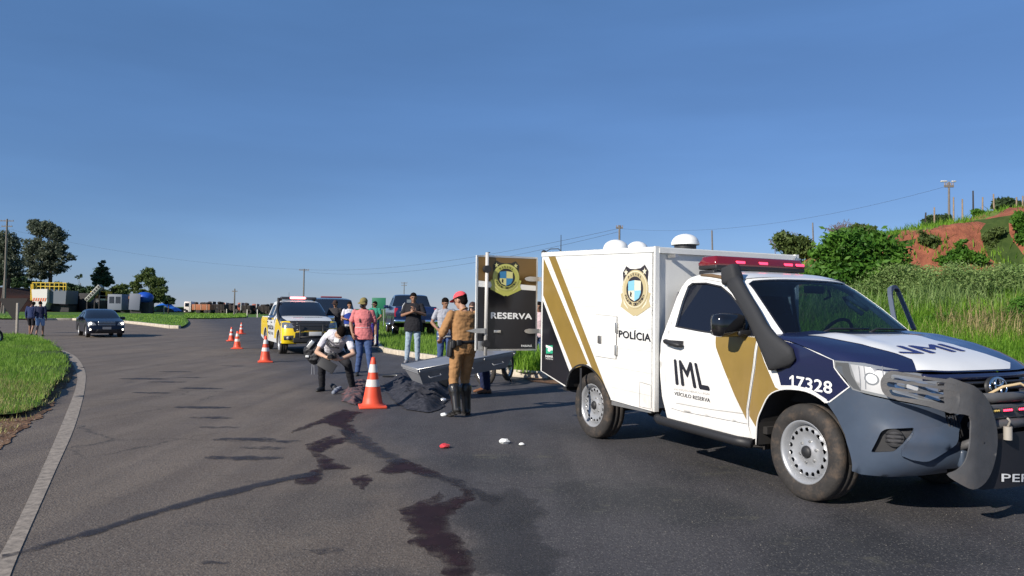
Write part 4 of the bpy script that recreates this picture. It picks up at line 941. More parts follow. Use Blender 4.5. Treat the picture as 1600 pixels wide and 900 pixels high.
def inv(mp, px, py, g=(0, 1)):
    """surface coordinates whose image falls on a measured photo point"""
    a = Vector(g)
    for it in range(30):
        f0 = Vector(PX(loc2w(mp(*a)))); e = Vector((px, py))-f0
        if e.length < .05: break
        h = 1e-4; fa = (Vector(PX(loc2w(mp(a.x+h, a.y))))-f0)/h; fb = (Vector(PX(loc2w(mp(a.x, a.y+h))))-f0)/h
        det = fa.x*fb.y-fa.y*fb.x
        if abs(det) < 1e-3: break
        d = Vector(((e.x*fb.y-e.y*fb.x)/det, (fa.x*e.y-fa.y*e.x)/det))
        if d.length > .2: d *= .2/d.length
        a += d
    return (a.x, a.y)
def T(pts, mp=BR, g=(0, 1)):
    out = []
    for q in pts: g = inv(mp, q[0], q[1], g); out.append(g)
    return out
body = empty('cab_body'); body.parent = truck
ow = lambda p: (0, p[1], 0)
def both(name, poly, m, parent, holes=(), cell=.1, thick=.02, off=0, mp=(BR, BL), outf=None):
    r = []
    for q in mp: r.append(patch(name, poly, q, m, parent, holes, cell, thick, off, out=outf or outw(0)))
    return r
arch = [(-.455, .36), (-.44, .55), (-.39, .66), (-.306, .785), (-.182, .844), (-.03, .862), (.12, .85), (.26, .79), (.36, .69), (.42, .56), (.445, .36)]
arch_s = smooth_poly(arch, False, 3)
ZE = [(-.62, 1.285), (-.35, 1.262), (-.1, 1.23), (.1, 1.185), (.33, 1.12), (.5, 1.09), (.7, 1.06), (1.0, 1.035), (XE+LA, 1.02)]   # top edge of fender / fascia
# fender
hl_low = (.475, .93)
fender = [p for p in arch_s if p[0] < .27]
FD = [(-.455, .36)]+fender[1:]+[(.27, .79), hl_low, (.335, 1.06), (.33, 1.115)]+[(x, interp(ZE, x)) for x in (.2, .1, 0, -.1, -.2, -.35, -.40)]+[(-.427, 1.2), (-.46, 1.0), (-.535, .636), (-.535, .5), (-.50, .36)]
FD = [(-.50, .40)]+FD[1:-1]
both('fender', FD, M_white, body, cell=.07, thick=.008)
# wheel wells
for sg in (-1, 1):
    ww = MB(); aa = [(p[0], p[1]) for p in arch_s]
    for i in range(len(aa)-1):
        a, b_ = aa[i], aa[i+1]; ww.add([(a[0], sg*.90, a[1]), (b_[0], sg*.90, b_[1]), (b_[0]*.95, sg*.45, b_[1]), (a[0]*.95, sg*.45, a[1])], [(0, 1, 2, 3)])
    ww.build('wheel_well', M_under, body); 
    fl = MB().tube([(p[0], sg*(hw(p[1])+.004), p[1]) for p in aa if p[0] < .29], .006, 6); fl.build('arch_lip', M_white, body)
# cab side
outer = [(-.50, .40), (-.548, .5), (-.548, .636), (-.472, 1.0), (-.44, 1.2), (-.40, 1.262), (-.34, 1.262), (-.438, 1.335), (-.62, 1.487), (-.837, 1.653), (-.962, 1.722), (-1.1, 1.768), (-1.276, 1.795), (-1.41, 1.805), (-1.52, 1.800), (-1.59, 1.775), (-1.64, 1.71), (-1.671, 1.608), (-1.69, 1.43), (-1.71, 1.277), (-1.735, 1.15), (-1.75, 1.0), (-1.742, .815), (-1.715, .623), (-1.665, .50), (-1.64, .43), (-1.5, .40)]
door = [(-.555, .515), (-.556, .64), (-.480, 1.0), (-.450, 1.2), (-.452, 1.262), (-.52, 1.345), (-.64, 1.452), (-.775, 1.560), (-.925, 1.665), (-1.085, 1.742), (-1.30, 1.772), (-1.52, 1.772), (-1.588, 1.735), (-1.62, 1.60), (-1.655, 1.30), (-1.675, 1.05), (-1.665, .80), (-1.63, .60), (-1.58, .525), (-1.4, .512)]
window = [(-.500, 1.262), (-.535, 1.318), (-.635, 1.408), (-.765, 1.515), (-.915, 1.617), (-1.075, 1.697), (-1.30, 1.735), (-1.50, 1.738), (-1.545, 1.71), (-1.565, 1.56), (-1.560, 1.318), (-1.2, 1.285), (-.956, 1.268)]
both('cab_side', outer, M_white, body, [door], .09)
def shrink(poly, d):
    c = [sum(p[i] for p in poly)/len(poly) for i in (0, 1)]; out = []
    for i, p in enumerate(poly):
        a = poly[i-1]; b_ = poly[(i+1) % len(poly)]; t = Vector((b_[0]-a[0], b_[1]-a[1])).normalized(); n = Vector((-t.y, t.x))
        if n.dot(Vector((c[0]-p[0], c[1]-p[1]))) < 0: n = -n
        out.append((p[0]+n.x*d, p[1]+n.y*d))
    return out
dr = empty('door'); dr.parent = truck
patch('door_panel', shrink(door, .005), BR, M_white, dr, [window], .05, .03, out=ow)
patch('window_glass', shrink(window, .003), BR, M_glass, dr, [], .1, .004, off=-.012, out=ow)
ribbon('window_seal', window, .014, BR, M_plas, dr, .003, True)
# crease near the sill and door seams
ribbon('door_crease', [(-.60, .60), (-1.0, .585), (-1.5, .585)], .008, BR, mat('seam', (.35, .34, .32), .6), dr, .0012)
MB().tube([(-1.64, -.955, 1.175), (-1.60, -.975, 1.172), (-1.50, -.98, 1.158), (-1.41, -.975, 1.145), (-1.375, -.95, 1.14)], [.016, .024, .026, .024, .016], 10).build('handle', M_plas, dr)
MB().box((-1.5, -.925, 1.155), (.22, .012, .06), bev=.005).build('handle_recess', M_plas, dr)
# mirror
mr = empty('mirror'); mr.parent = dr
mm = MB().box((-.64, -1.06, 1.35), (.15, .30, .20), bev=.055); mm.build('mirror_housing', mat('glossy_black', (.008, .008, .010), .12, coat=.7), mr)
MB().box((-.60, -.93, 1.285), (.09, .16, .05), bev=.02).build('mirror_arm', M_plas, mr)
MB().box((-.701, -1.045, 1.35), (.006, .20, .13)).build('mirror_glass', M_chrome, mr)
# roof rail above the door
MB().tube([BR(x, z) for x, z in [(-1.02, 1.757), (-1.12, 1.787), (-1.26, 1.807), (-1.40, 1.815)]], [.012, .018, .018, .012], 8).build('rain_gutter', mat('bronze_trim', (.16, .10, .05), .5), body)
# hood, windscreen, roof: surfaces between an edge curve and a centre curve
def between(E, C, k1=4.0, k2=2.2):
    """E, C: tables t->(x,z) for edge and centre line"""
    def f(t, u):
        ex = np.interp(t, [q[0] for q in E], [q[1] for q in E]); ez = np.interp(t, [q[0] for q in E], [q[2] for q in E])
        cx = np.interp(t, [q[0] for q in C], [q[1] for q in C]); cz = np.interp(t, [q[0] for q in C], [q[2] for q in C])
        g = (1-min(1, abs(u))**k1)**(1/k2); return (ex+(cx-ex)*g, u*hw(ez), ez+(cz-ez)*g)
    return f
def hoodf(t, u):
    """t 0 cowl .. 1 nose"""
    au = min(1, abs(u)); s_ = au
    th_ = math.asin(min(1, au**(1/EX))); c_ = max(0, math.cos(th_))**EX
    x1 = XE+(interp(XF, 1.06)+.02-XE)*c_
    x0 = -.36+.24*(1-au**3)
    x = x0+(x1-x0)*t
    ze = np.interp(x0+(XE-x0)*t if au > .99 else -.36+(XE+.36)*t, [q[0] for q in ZE], [q[1] for q in ZE])+.003
    zc = np.interp(t, [0, .3, .6, .8, .93, 1.0], [1.305, 1.288, 1.23, 1.165, 1.105, 1.055]); ze = np.interp(t, [0, .4, .8, 1], [1.262, 1.235, 1.165, 1.075]) if au < .995 else np.interp(t, [0, .4, .8, 1], [1.262, 1.235, 1.165, 1.10])
    g = (1-au**5)**(1/2.4)
    z = ze+(zc-ze)*g
    bulge = .016*math.exp(-((au-.62)/.10)**2)*(1-t*.6)      # raised crease
    return (x, u*(hw(ze)-.002), z+bulge)
HN = 40
hood = grid_obj('hood', lambda a, b_: hoodf(b_, math.sin((a*2-1)*PI/2)), HN, 24, M_navy, truck)
E_w = [(0, -.345, 1.268), (.2, -.438, 1.340), (.5, -.62, 1.492), (.8, -.837, 1.657), (1, -.985, 1.738)]
C_w = [(0, -.14, 1.275), (.2, -.27, 1.395), (.5, -.46, 1.56), (.8, -.66, 1.705), (1, -.80, 1.79)]
wsf = between(E_w, C_w, 3.0, 1.6)
wg = lambda s, u: wsf(s, u)
upf = lambda p: (1, 0, 1)
patch('windscreen', [(.03, -.90), (.03, .90), (.5, .905), (.90, .89), (.96, .80), (.965, 0), (.96, -.80), (.90, -.89), (.5, -.905)], wg, M_wind, truck, [], .08, .005, off=-.004, out=upf)
patch('windscreen_frame', [(0, -1), (0, 1), (.5, 1), (1, 1), (1, .5), (1, 0), (1, -.5), (1, -1), (.5, -1)], wg, M_white, body, [[(.035, -.895), (.035, .895), (.5, .90), (.895, .885), (.955, .80), (.96, 0), (.955, -.80), (.895, -.885), (.5, -.90)]], .07, .02, out=upf)
ribbon('windscreen_band', [(.045, -.86), (.045, .86)], .035, wg, M_black, truck, .002)
ribbon('windscreen_band', [(.945, -.78), (.945, .78)], .035, wg, M_black, truck, .002)
ribbon('windscreen_band', [(.05, -.885), (.5, -.892), (.90, -.872)], .02, wg, M_black, truck, .002); ribbon('windscreen_band', [(.05, .885), (.5, .892), (.90, .872)], .02, wg, M_black, truck, .002)
E_r = [(0, -.985, 1.738), (.2, -1.1, 1.770), (.45, -1.276, 1.797), (.7, -1.45, 1.806), (.9, -1.59, 1.777), (1, -1.665, 1.64)]
C_r = [(0, -.80, 1.79), (.2, -.98, 1.835), (.45, -1.2, 1.86), (.7, -1.45, 1.86), (.9, -1.64, 1.835), (1, -1.70, 1.64)]
rf = between(E_r, C_r, 3.5, 1.8)
grid_obj('roof', lambda a, b_: rf(b_, math.sin((a*2-1)*PI/2)), 30, 14, M_white, truck)
# back wall of the cab with rear window (what the windscreen looks through), cowl, floor, dash
bw = MB()
M_trim = mat('grey_cab_trim', (.16, .16, .17), .85)
bwp = [(-.86, .45), (.86, .45), (.90, 1.2), (.74, 1.66), (-.74, 1.66), (-.90, 1.2)]
patch('cab_back_panel', bwp, lambda a, b_: (-1.70, a, b_), M_trim, body, [[(-.60, 1.25), (.60, 1.25), (.55, 1.60), (-.55, 1.60)]], .3, .02)
patch('back_window', [(-.60, 1.25), (.60, 1.25), (.55, 1.60), (-.55, 1.60)], lambda a, b_: (-1.705, a, b_), M_glass, body, [], .4)
MB().box((-1.05, 0, .48), (1.3, 1.70, .06)).build('cab_floor', M_under, body)
MB().box((-.45, 0, 1.10), (.42, 1.60, .34), bev=.08).build('dashboard', M_plas, body)
MB().box((-.10, 0, .95), (.6, 1.3, .45)).box((-.1, 0, .6), (1.5, .7, .3)).build('engine_bay', M_under, body)
MB().box((-.24, 0, 1.262), (.20, 1.50, .03), bev=.01).build('cowl', M_plas, body)
for yy in (-.40, .40):
    se = empty('seat'); se.parent = truck
    MB().box((-1.25, yy, .80), (.55, .52, .18), bev=.06).build('seat_cushion', M_seat, se)
    MB().box((-1.50, yy, 1.15), (.16, .50, .62), rot=(0, -.25, 0), bev=.06).build('backrest', M_seat, se)
    MB().box((-1.56, yy, 1.54), (.10, .26, .20), rot=(0, -.2, 0), bev=.05).build('headrest', M_seat, se)
sw = empty('steering_wheel'); sw.parent = truck; sw.location = (-.78, .40, 1.24); sw.rotation_euler = (0, -R(62), 0)
MB().tube([(.19*math.cos(t), .19*math.sin(t), 0) for t in np.linspace(0, 2*PI, 28, endpoint=False)], .016, 8, closed=True).build('wheel_ring', M_plas, sw)
MB().box((0, 0, -.01), (.12, .14, .05), bev=.02).box((0, .1, 0), (.03, .16, .02)).box((0, -.1, 0), (.03, .16, .02)).box((-.1, 0, 0), (.16, .03, .02)).build('steering_spokes', M_plas, sw)
MB().tube([(-.95, .50, 1.69), (-.92, .50, 1.63), (-1.0, .50, 1.60)], .012, 6).build('sun_visor_clip', M_plas, body)
# grab handle on the far pillar seen through the glass
MB().tube([(-.66, .70, 1.50), (-.70, .66, 1.54), (-.82, .63, 1.62), (-.88, .64, 1.62), (-.84, .66, 1.55), (-.72, .70, 1.46)], .022, 8).build('grab_handle', mat('pale_trim', (.5, .5, .5), .6), body)
MB().box((-.73, .06, 1.68), (.03, .24, .07), bev=.012).build('rear_view_mirror', M_plas, truck)
for yy in (-.52, .10):
    wp = MB().tube([wg(.04, yy), Vector(wg(.08, yy+.12))+Vector((.02, 0, .01)), Vector(wg(.075, yy+.62))+Vector((.02, 0, .012))], .009, 6); wp.build('wiper', M_plas, truck)
# lower body
step_ = MB().tube([(-1.74, -.955, .415), (-1.66, -.995, .405), (-.60, -.995, .375), (-.47, -.955, .372)], .042, 10); step_.build('side_step', M_plas, truck)
MB().tube([(-1.74, .955, .41), (-1.66, .99, .40), (-.60, .99, .375), (-.47, .955, .37)], .042, 10).build('side_step', M_plas, truck)
MB().box((-1.1, 0, .38), (1.2, 1.55, .16)).box((-2.3, -.42, .48), (4.2, .10, .16)).box((-2.3, .42, .48), (4.2, .10, .16)).box((-3.085, 0, .37), (.14, 1.5, .14)).cone((-3.085, -.02, .37), .17, (-3.085, .02, .37), .17, 14).box((-2.4, .1, .42), (.6, .5, .2)).build('chassis', M_under, truck)
# --- bumper (charcoal), wrapped round the front
bmp = [(.27, .79), hl_low]+T([(1350, 616), (1385, 624), (1440, 634), (1492, 645)], BR, (.5, .93))+[(1.13, .80), (1.16, .66), (1.21, .55), (XE+LA, .53)]
low = [(XE+LA, .40), (1.15, .385)]+T([(1480, 738), (1440, 743), (1390, 745), (1345, 741), (1331, 736)], BR, (1.0, .4))
bpoly = bmp+low+[(.435, .52), (.42, .58), (.36, .69)]
fog = rounded(T([(1360, 707), (1376, 675), (1384, 670), (1429, 668), (1424, 678), (1411, 693), (1397, 706)], BR, (.7, .65)), .02)
fogc = inv(BR, 1397, 685, (.8, .65))
# each side one piece of the bumper
both('bumper', bpoly, M_grey, truck, [fog], .05, .02, outf=lambda p: (p[0]-.2, p[1]*.8, 0))
E_ = lambda p: (p[0]-.2, p[1]*.8, 0)
for q in (BR, BL):
    fl = empty('fog_light'); fl.parent = truck
    patch('fog_recess', shrink(fog, -.004), q, M_plas, fl, [], .06, 0, off=-.045, out=E_)
    V2 = resample(fog, .05); mbf = MB()
    for i in range(len(V2)):
        a, b_ = V2[i], V2[(i+1) % len(V2)]; o1 = Vector(q(*a)); o2 = Vector(q(*b_)); nn = (o1-Vector((.2, 0, o1.z))).normalized()*.05
        mbf.add([o1, o2, o2-nn, o1-nn], [(0, 1, 2, 3)])
    mbf.build('fog_bezel', M_plas, fl)
    c_ = Vector(q(*fogc)); nn = (Vector(q(*fogc))-Vector((.2, 0, .64))).normalized(); t_ = Vector((-nn.y, nn.x, 0))
    mb = MB().cone(c_-nn*.05, .060, c_-nn*.012, .062, 20); mb.build('fog_lamp', M_plas, fl)
    mb = MB().cone(c_-nn*.02, .045, c_-nn*.010, .045, 18); mb.build('fog_lens', mat('dark_lens', (.06, .06, .065), .15, coat=.5), fl)
    for zz_ in (-.028, 0, .028): MB().tube([c_-nn*.006+t_*.055+Vector((0, 0, zz_)), c_-nn*.006-t_*.055+Vector((0, 0, zz_))], .005, 6).build('fog_bar', M_plas, fl)
    # raised lower facet of the bumper corner, leaning outwards towards its foot
    def FC(a, z, q=q):
        P = Vector(q(a, z)); n_ = Vector((P.x-.2, P.y*.8, 0)).normalized(); return P+n_*(.004+.060*sstep(.74, .56, z) if False else .004+.30*max(0, .735-z)*(1-sstep(.60, .50, z)*.6))
    patch('bumper_facet', smooth_poly(T([(1432, 669), (1469, 666), (1493, 650), (1508, 647), (1494, 675), (1488, 693), (1458, 715), (1440, 720), (1408, 711), (1414, 694), (1425, 679)], BR, (1.0, .65)), True, 2), FC, M_grey, truck, [], .04, .05, out=E_)
# lower intake with vertical slats, dark core behind everything
for q in (BR, BL):
    for k in range(5):
        a = 1.13+.022*k; MB().tube([Vector(q(a, .58+.01*k))+Vector((.012, 0, 0)), Vector(q(a+.01, .76))+Vector((.012, 0, 0))], .006, 5).build('intake_slat', M_plas, truck)
patch('front_core', [(.80, .40), (LA*2+2*XE-.80, .40), (LA*2+2*XE-.80, 1.03), (.80, 1.03)], BR, M_under, truck, [], .08, 0, off=-.06, out=E_)
# bumper centre beam
MB().box((.955, 0, .46), (.05, .84, .13), bev=.02).build('bumper_beam', M_grey, truck)
# grille: frame and horizontal bars
gr_ = empty('grille'); gr_.parent = truck
def bar(z0, a0, a1, r, m, nm):
    pts = [Vector(BR(a, z0)) for a in np.linspace(a0, 2*(XE+LA)-a0 if a1 is None else a1, 21)]; return MB().tube(pts, r, 6).build(nm, m, gr_)
for z0 in (.84, .885, .93, .975): bar(z0, 1.10, None, .013, mat('grille_black', (.022, .022, .026), .35), 'grille_bar')
bar(1.018, 1.0, None, .026, M_navy, 'grille_top_trim')
for rx, ry in ((.092, .064),):
    em = empty('badge'); em.parent = truck; em.location = (.955, 0, .945); em.rotation_euler = (0, R(-8), 0)
    MB().lathe([(.001, .0), (.10, .0), (.105, -.02)], axis='X', n=24).build('badge_plate', M_plas, em).scale = (1, 1, .72)
    O = lambda a, b_, cy=0, cz=0: [(.014, cy+a*math.cos(t), cz+b_*math.sin(t)) for t in np.linspace(0, 2*PI, 30, endpoint=False)]
    for pts in (O(.098, .066), O(.034, .062), O(.062, .026, 0, .034)): MB().tube(pts, .0085, 6, closed=True).build('badge_oval', M_chrome, em)
# headlights
hl = T([(1332, 609), (1321, 592), (1304, 573), (1304, 563), (1350, 567), (1400, 577), (1440, 584), (1470, 591), (1500, 600), (1497, 644), (1440, 632), (1385, 622), (1350, 614)], BR, (.45, 1.0))
for q in (BR, BL):
    h_ = empty('headlight'); h_.parent = truck
    patch('headlight_lens', hl, q, M_lens, h_, [], .06, .01, off=.001, out=E_)
    patch('reflector', T([(1329, 569), (1350, 572), (1384, 581), (1377, 600), (1382, 617), (1346, 609), (1337, 594)], BR, (.5, 1)), q, mat('reflector', (.50, .50, .50), .35, metal=.35), h_, [], .05, off=.003, out=E_)
    patch('reflector', T([(1396, 588), (1440, 596), (1480, 604), (1478, 628), (1440, 622), (1398, 612)], BR, (.8, 1)), q, mat('reflector2', (.45, .46, .48), .15, metal=.7), h_, [], .05, off=.003, out=E_)
    for c_ in (inv(BR, 1362, 592, (.6, 1)), inv(BR, 1425, 605, (.8, 1))):
        for r_ in (.052, .040): patch('lamp_ring', ell(c_[0], c_[1], r_, r_*.85, 28), q, mat('lamp_ring_%d' % (r_*1000), (.16, .17, .18) if r_ > .05 else (.62, .62, .62), .3, metal=.3, coat=.3), h_, [], .05, off=.005 if r_ > .05 else .007, out=E_)
    for px_ in (1342, 1350, 1378): ribbon('lamp_rib', T([(px_, 572), (px_+3, 608)], BR, (.6, 1)), .006, q, mat('rib_grey', (.2, .21, .23), .3), h_, .006)
    patch('lamp_shade_strip', T([(1306, 566), (1306, 573), (1333, 606), (1346, 611), (1330, 585), (1326, 567)], BR, (.4, 1.0)), q, mat('smoked_lens', (.09, .095, .10), .12, coat=.6), h_, [], .05, off=.004, out=E_)
# livery: navy fender film, gold band, pinstripes
navy_f = [(-.395, 1.262), (-.33, 1.20), (-.19, 1.06), (-.16, .96), (-.155, .925), (-.03, .905), (.12, .888), (.255, .832), (.30, .80), hl_low, (.335, 1.06), (.33, 1.112), (.2, 1.150), (.1, 1.182), (0, 1.21), (-.1, 1.228), (-.25, 1.248)]
navy_f = [(-.395, 1.262), (-.30, 1.12), (-.205, .955), (-.18, .880), (-.03, .893), (.12, .880), (.27, .81), (.30, .80), hl_low, (.335, 1.06), (.33, 1.112), (.2, 1.150), (.1, 1.182), (0, 1.21), (-.1, 1.228), (-.25, 1.248)]
both('navy_film', navy_f, M_navy, body, cell=.06, thick=0, off=.0015)
for q in (BR, BL):
    ribbon('pinstripe', [(.29, .80), hl_low, (.34, 1.06), (.332, 1.115)], .010, q, M_white, body, .004)
    ribbon('pinstripe', [(-.19, .874), (-.03, .888), (.12, .876), (.27, .812)], .010, q, M_white, body, .004)
gold_d = [(-.962, 1.258), (-.94, 1.15), (-.84, .97), (-.70, .74), (-.565, .555), (-.566, .64), (-.490, 1.0), (-.461, 1.2), (-.461, 1.252)]
patch('gold_film', gold_d, BR, M_gold, dr, [], .04, off=.004, out=ow)
gold_f = [(-.425, 1.20), (-.36, 1.06), (-.24, .86), (-.20, .845), (-.306, .79), (-.39, .665), (-.44, .56), (-.448, .50), (-.53, .59), (-.531, .64), (-.456, 1.0)]
patch('gold_film', gold_f, BR, M_gold, body, [], .04, off=.003, out=ow); patch('gold_film', gold_f, BL, M_gold, body, [], .06, off=.0015, out=ow)
patch('lettering', [(-.046, .874), (-.046, .970), (-.062, .970), (-.088, .950), (-.088, .934), (-.066, .948), (-.066, .875)], BR, M_script, body, [], .2, off=.004, out=outw(0))
text_on('lettering', '7328', BR, M_script, body, [(-.018, .873), (.320, .862), (.322, .955), (-.018, .969)], off=.004, bold=0.009)
text_on('lettering', 'IML', BR, M_inkb, dr, T([(1056, 601), (1110, 611), (1098+1, 569), (1053, 561)]), off=.003, bold=0.013)
text_on('lettering', 'INSTITUTO MÉDICO LEGAL', BR, M_inkg, dr, T([(1054, 609.5), (1110, 617.5), (1110, 613.5), (1054, 605.5)]), off=.003)
text_on('lettering', 'VEÍCULO RESERVA', BR, M_inkb, dr, T([(1054, 617), (1110, 629), (1110, 621), (1054, 610.5)]), off=.003, bold=0.007)
# hood film: white trapezoid and mirrored letters
hm = lambda t, u: hoodf(t, u)
hfilm = T([(1262, 524), (1310, 531), (1360, 542), (1425, 562), (1476, 584.5), (1530, 582.5), (1592, 579), (1578, 567), (1540, 553.5), (1500, 542), (1460, 532), (1440, 526), (1412, 522.5), (1340, 522.5)], hm, (.1, -.6))
patch('white_hood_film', [(max(0, min(.99, a)), b_) for a, b_ in hfilm], hm, M_white, hood, [], .06, off=.003, out=lambda p: (0, 0, 1))
M_nvl = mat('navy_lettering', (.02, .03, .14), .5)
# read from the front of the vehicle
text_on('lettering', 'IML', hm, M_nvl, hood, T([(1510, 549.5), (1408, 553), (1373, 541), (1470, 538)], hm, (.4, 0)), off=.006, bold=0.013)
# snorkel
sn = empty('snorkel'); sn.parent = truck
M_sn = mat('snorkel_plastic', (.026, .027, .030), .8, bump=.1)
def tubeflat(name, pts, m, parent):
    """pts: (x, y, z, width, thickness) oval section duct"""
    V = []; n = 14; cs = [Vector(p[:3]) for p in pts]
    for i, p in enumerate(pts):
        d = (cs[min(i+1, len(cs)-1)]-cs[max(i-1, 0)]).normalized(); yv = Vector((0, -1, 0)); sv = d.cross(yv).normalized(); yv = sv.cross(d).normalized()
        for k in range(n):
            t = 2*PI*k/n; c_, s_ = math.cos(t), math.sin(t); V.append(cs[i]+sv*(abs(c_)**.7*math.copysign(1, c_))*p[3]/2+yv*(abs(s_)**.7*math.copysign(1, s_))*p[4]/2)
    F = [(i*n+k, i*n+(k+1) % n, (i+1)*n+(k+1) % n, (i+1)*n+k) for i in range(len(pts)-1) for k in range(n)]+[tuple(range(n)), tuple((len(pts)-1)*n+k for k in range(n))]
    mb = MB().add(V, F, True); return mb.build(name, m, parent)
tubeflat('snorkel_duct', [(-.13, -.925, 1.035, .10, .03), (-.13, -.945, 1.05, .26, .07), (-.155, -.955, 1.09, .30, .09), (-.215, -.955, 1.15, .25, .10), (-.29, -.95, 1.22, .19, .10), (-.40, -.925, 1.32, .155, .09), (-.55, -.87, 1.455, .145, .09), (-.70, -.815, 1.57, .14, .09), (-.84, -.765, 1.68, .145, .09), (-.92, -.745, 1.745, .16, .10)], M_sn, sn)
MB().box((-.955, -.735, 1.805), (.19, .12, .17), rot=(0, -.25, 0), bev=.035, taper=(.85, .9)).build('snorkel_head', M_sn, sn)
# lightbar
lb = empty('lightbar'); lb.parent = truck; lb.location = (-1.45, 0, -.085)
MB().box((0, 0, 1.985), (.26, 1.18, .045), bev=.015).build('lightbar_base', M_plas, lb)
MB().box((0, 0, 2.045), (.27, 1.20, .10), bev=.03, taper=(.78, .96)).build('lightbar_lens', M_redlens, lb)
for yy in (-.28, .02, .36, .52):
    MB().box((.125, yy, 2.035), (.02, .11, .03), bev=.006).build('led', M_redled, lb)
for yy in (-.46, .46):
    MB().box((0, yy, 1.945), (.16, .06, .05), bev=.015).box((0, yy*1.2, 1.93), (.22, .10, .05), bev=.015).build('lightbar_bracket', M_plas, lb)
MB().box((.05, 0, 1.958), (.05, 1.10, .03)).box((.05, -.30, 1.935), (.14, .30, .05), bev=.01).box((.05, .42, 1.935), (.1, .10, .05), bev=.01).build('lightbar_mount', M_alu, lb)
# bull bar
bb_ = empty('bull_bar'); bb_.parent = truck
M_bull = mat('satin_black_steel', (.085, .085, .088), .5, bump=.1, bscale=90, var=.15, dirt=.25)
def bp_(x, y, z): return Vector((x, y, z))
def sheet_(sg):
    def f(a, z):
        k = max(0, a-.47); return (1.11-1.75*k*k, sg*(min(a, .47)+k*.93), z)
    return f
PLR = sheet_(-1)
ck = smooth_poly(T([(1478, 593), (1505, 597), (1528, 607), (1545, 627), (1555, 655), (1559, 685), (1556, 715), (1548, 741), (1537, 757), (1521, 765), (1500, 756), (1480, 742), (1495, 735), (1508, 722), (1515, 700), (1517, 675), (1515, 650), (1480, 641)], PLR, (.45, .8)), True, 3)
gd = smooth_poly(T([(1495, 599), (1440, 588), (1400, 580), (1388, 581), (1378, 590), (1376, 602), (1382, 616), (1400, 624), (1450, 635), (1495, 645)], PLR, (.5, .9)), True, 3)
gs = [rounded(T(q, PLR, (.6, .9)), .014, 3) for q in ([(1393, 584.5), (1493, 601), (1493, 608), (1391, 592)], [(1386, 596), (1493, 612), (1492, 619.5), (1386, 604)], [(1388, 608), (1491, 623.5), (1490, 632.5), (1394, 618.5)])]
for sg in (-1, 1):
    f_ = sheet_(sg); E2 = lambda p: (p[0]-.2, p[1]*.6, 0)
    patch('bull_bar_cheek', ck, f_, M_bull, bb_, [], .04, .012, out=E2)
    patch('lamp_guard', gd, f_, M_bull, bb_, gs, .04, .010, off=.002, out=E2)
    MB().tube([(1.10, sg*.40, .62), (.98, sg*.40, .56), (.85, sg*.42, .50)], .03, 8).build('bull_bar_mount', M_bull, bb_)
# centre: tubes, bottom plate with letters, strobes, winch hook
for z_ in (.885, .70): MB().tube([(1.03, -.40, z_), (1.06, 0, z_), (1.03, .40, z_)], .036, 10).build('bull_bar_tube', M_bull, bb_)
MB().box((1.05, 0, .79), (.04, .66, .10), bev=.01).build('strobe_rail', M_bull, bb_)
patch('bull_bar_plate', rounded([(-.36, .26), (.36, .26), (.36, .64), (-.36, .64)], .05), lambda a, z: (1.04+.05*(1-(a/.34)**2), a, z), mat('black_plate', (.016, .016, .02), .5), bb_, [], .08, .01, out=lambda p: (1, 0, 0))
PLT = lambda a, z: (1.042+.05*(1-(a/.34)**2), a, z)
text_on('lettering', 'PERÍCIA', PLT, M_script, bb_, T([(1564, 752.5), (1629, 747), (1629, 732), (1564, 736.5)], PLT, (-.1, .4)), off=.004, bold=0.005)
for yy, m_ in ((-.235, M_amber), (-.09, M_redled), (.09, M_redled), (.235, M_amber)):
    st_b = empty('strobe'); st_b.parent = bb_
    MB().box((1.076, yy, .80), (.02, .115, .032), bev=.005).build('strobe_body', M_plas, st_b)
    for k in range(5): MB().sphere((1.088, yy-.042+.021*k, .80), .0085, 8, 5).build('strobe_led', m_, st_b)
MB().cone((1.11, -.13, .69), .028, (1.11, -.13, .60), .028, 12).tube([(1.11, -.13, .69), (1.12, -.12, .73), (1.12, -.15, .75)], .008, 6).build('shackle', mat('dusty_steel', (.35, .32, .28), .6), bb_)
MB().tube([(1.0, -.16, .905), (1.06, -.10, .96), (1.12, 0, .985), (1.15, .06, .95), (1.17, .04, .90), (1.165, -.02, .87)], .010, 6).build('winch_rope', mat('straw_rope', (.50, .38, .22), .9), bb_)
# wheels
wheel(truck, (0, -.762, .373), .375, .235, .236, 'steel', -1, R(-3), holes=18)
wheel(truck, (-3.085, -.762, .373), .375, .235, .236, 'steel', -1, holes=18)
wheel(truck, (0, .762, .373), .375, .235, .236, 'steel', 1, R(-3), holes=18)
wheel(truck, (-3.085, .762, .373), .375, .235, .236, 'steel', 1, holes=18)
# ---- open driver door (far side), hinged at its front edge
od = empty('open_driver_door'); od.parent = truck; hx_, hy_ = -.46, .925; od.location = (hx_, hy_, 0); od.rotation_euler = (0, 0, R(-62))
def OD(a, z): return (a-hx_, hw(z)-.925, z)
patch('door_panel', [p for p in shrink(door, .005) if p[1] < 1.25]+[(-1.655, 1.25), (-.452, 1.25)], OD, M_white, od, [], .1, .04, out=lambda p: (0, 1, 0))
M_fr = mat('dull_blue_grey_trim', (.10, .12, .16), .5)
upr = [p for p in door if p[1] > 1.25]; wn2 = [p for p in window[:11]]
MB and patch('window_frame', upr+wn2[::-1], OD, M_fr, od, [], .06, .04, off=.001, out=lambda p: (0, 1, 0))
patch('door_trim', [(-.58, .60), (-.56, 1.24), (-1.55, 1.26), (-1.60, .70)], OD, M_trim, od, [], .2, .01, off=-.05, out=lambda p: (0, 1, 0))
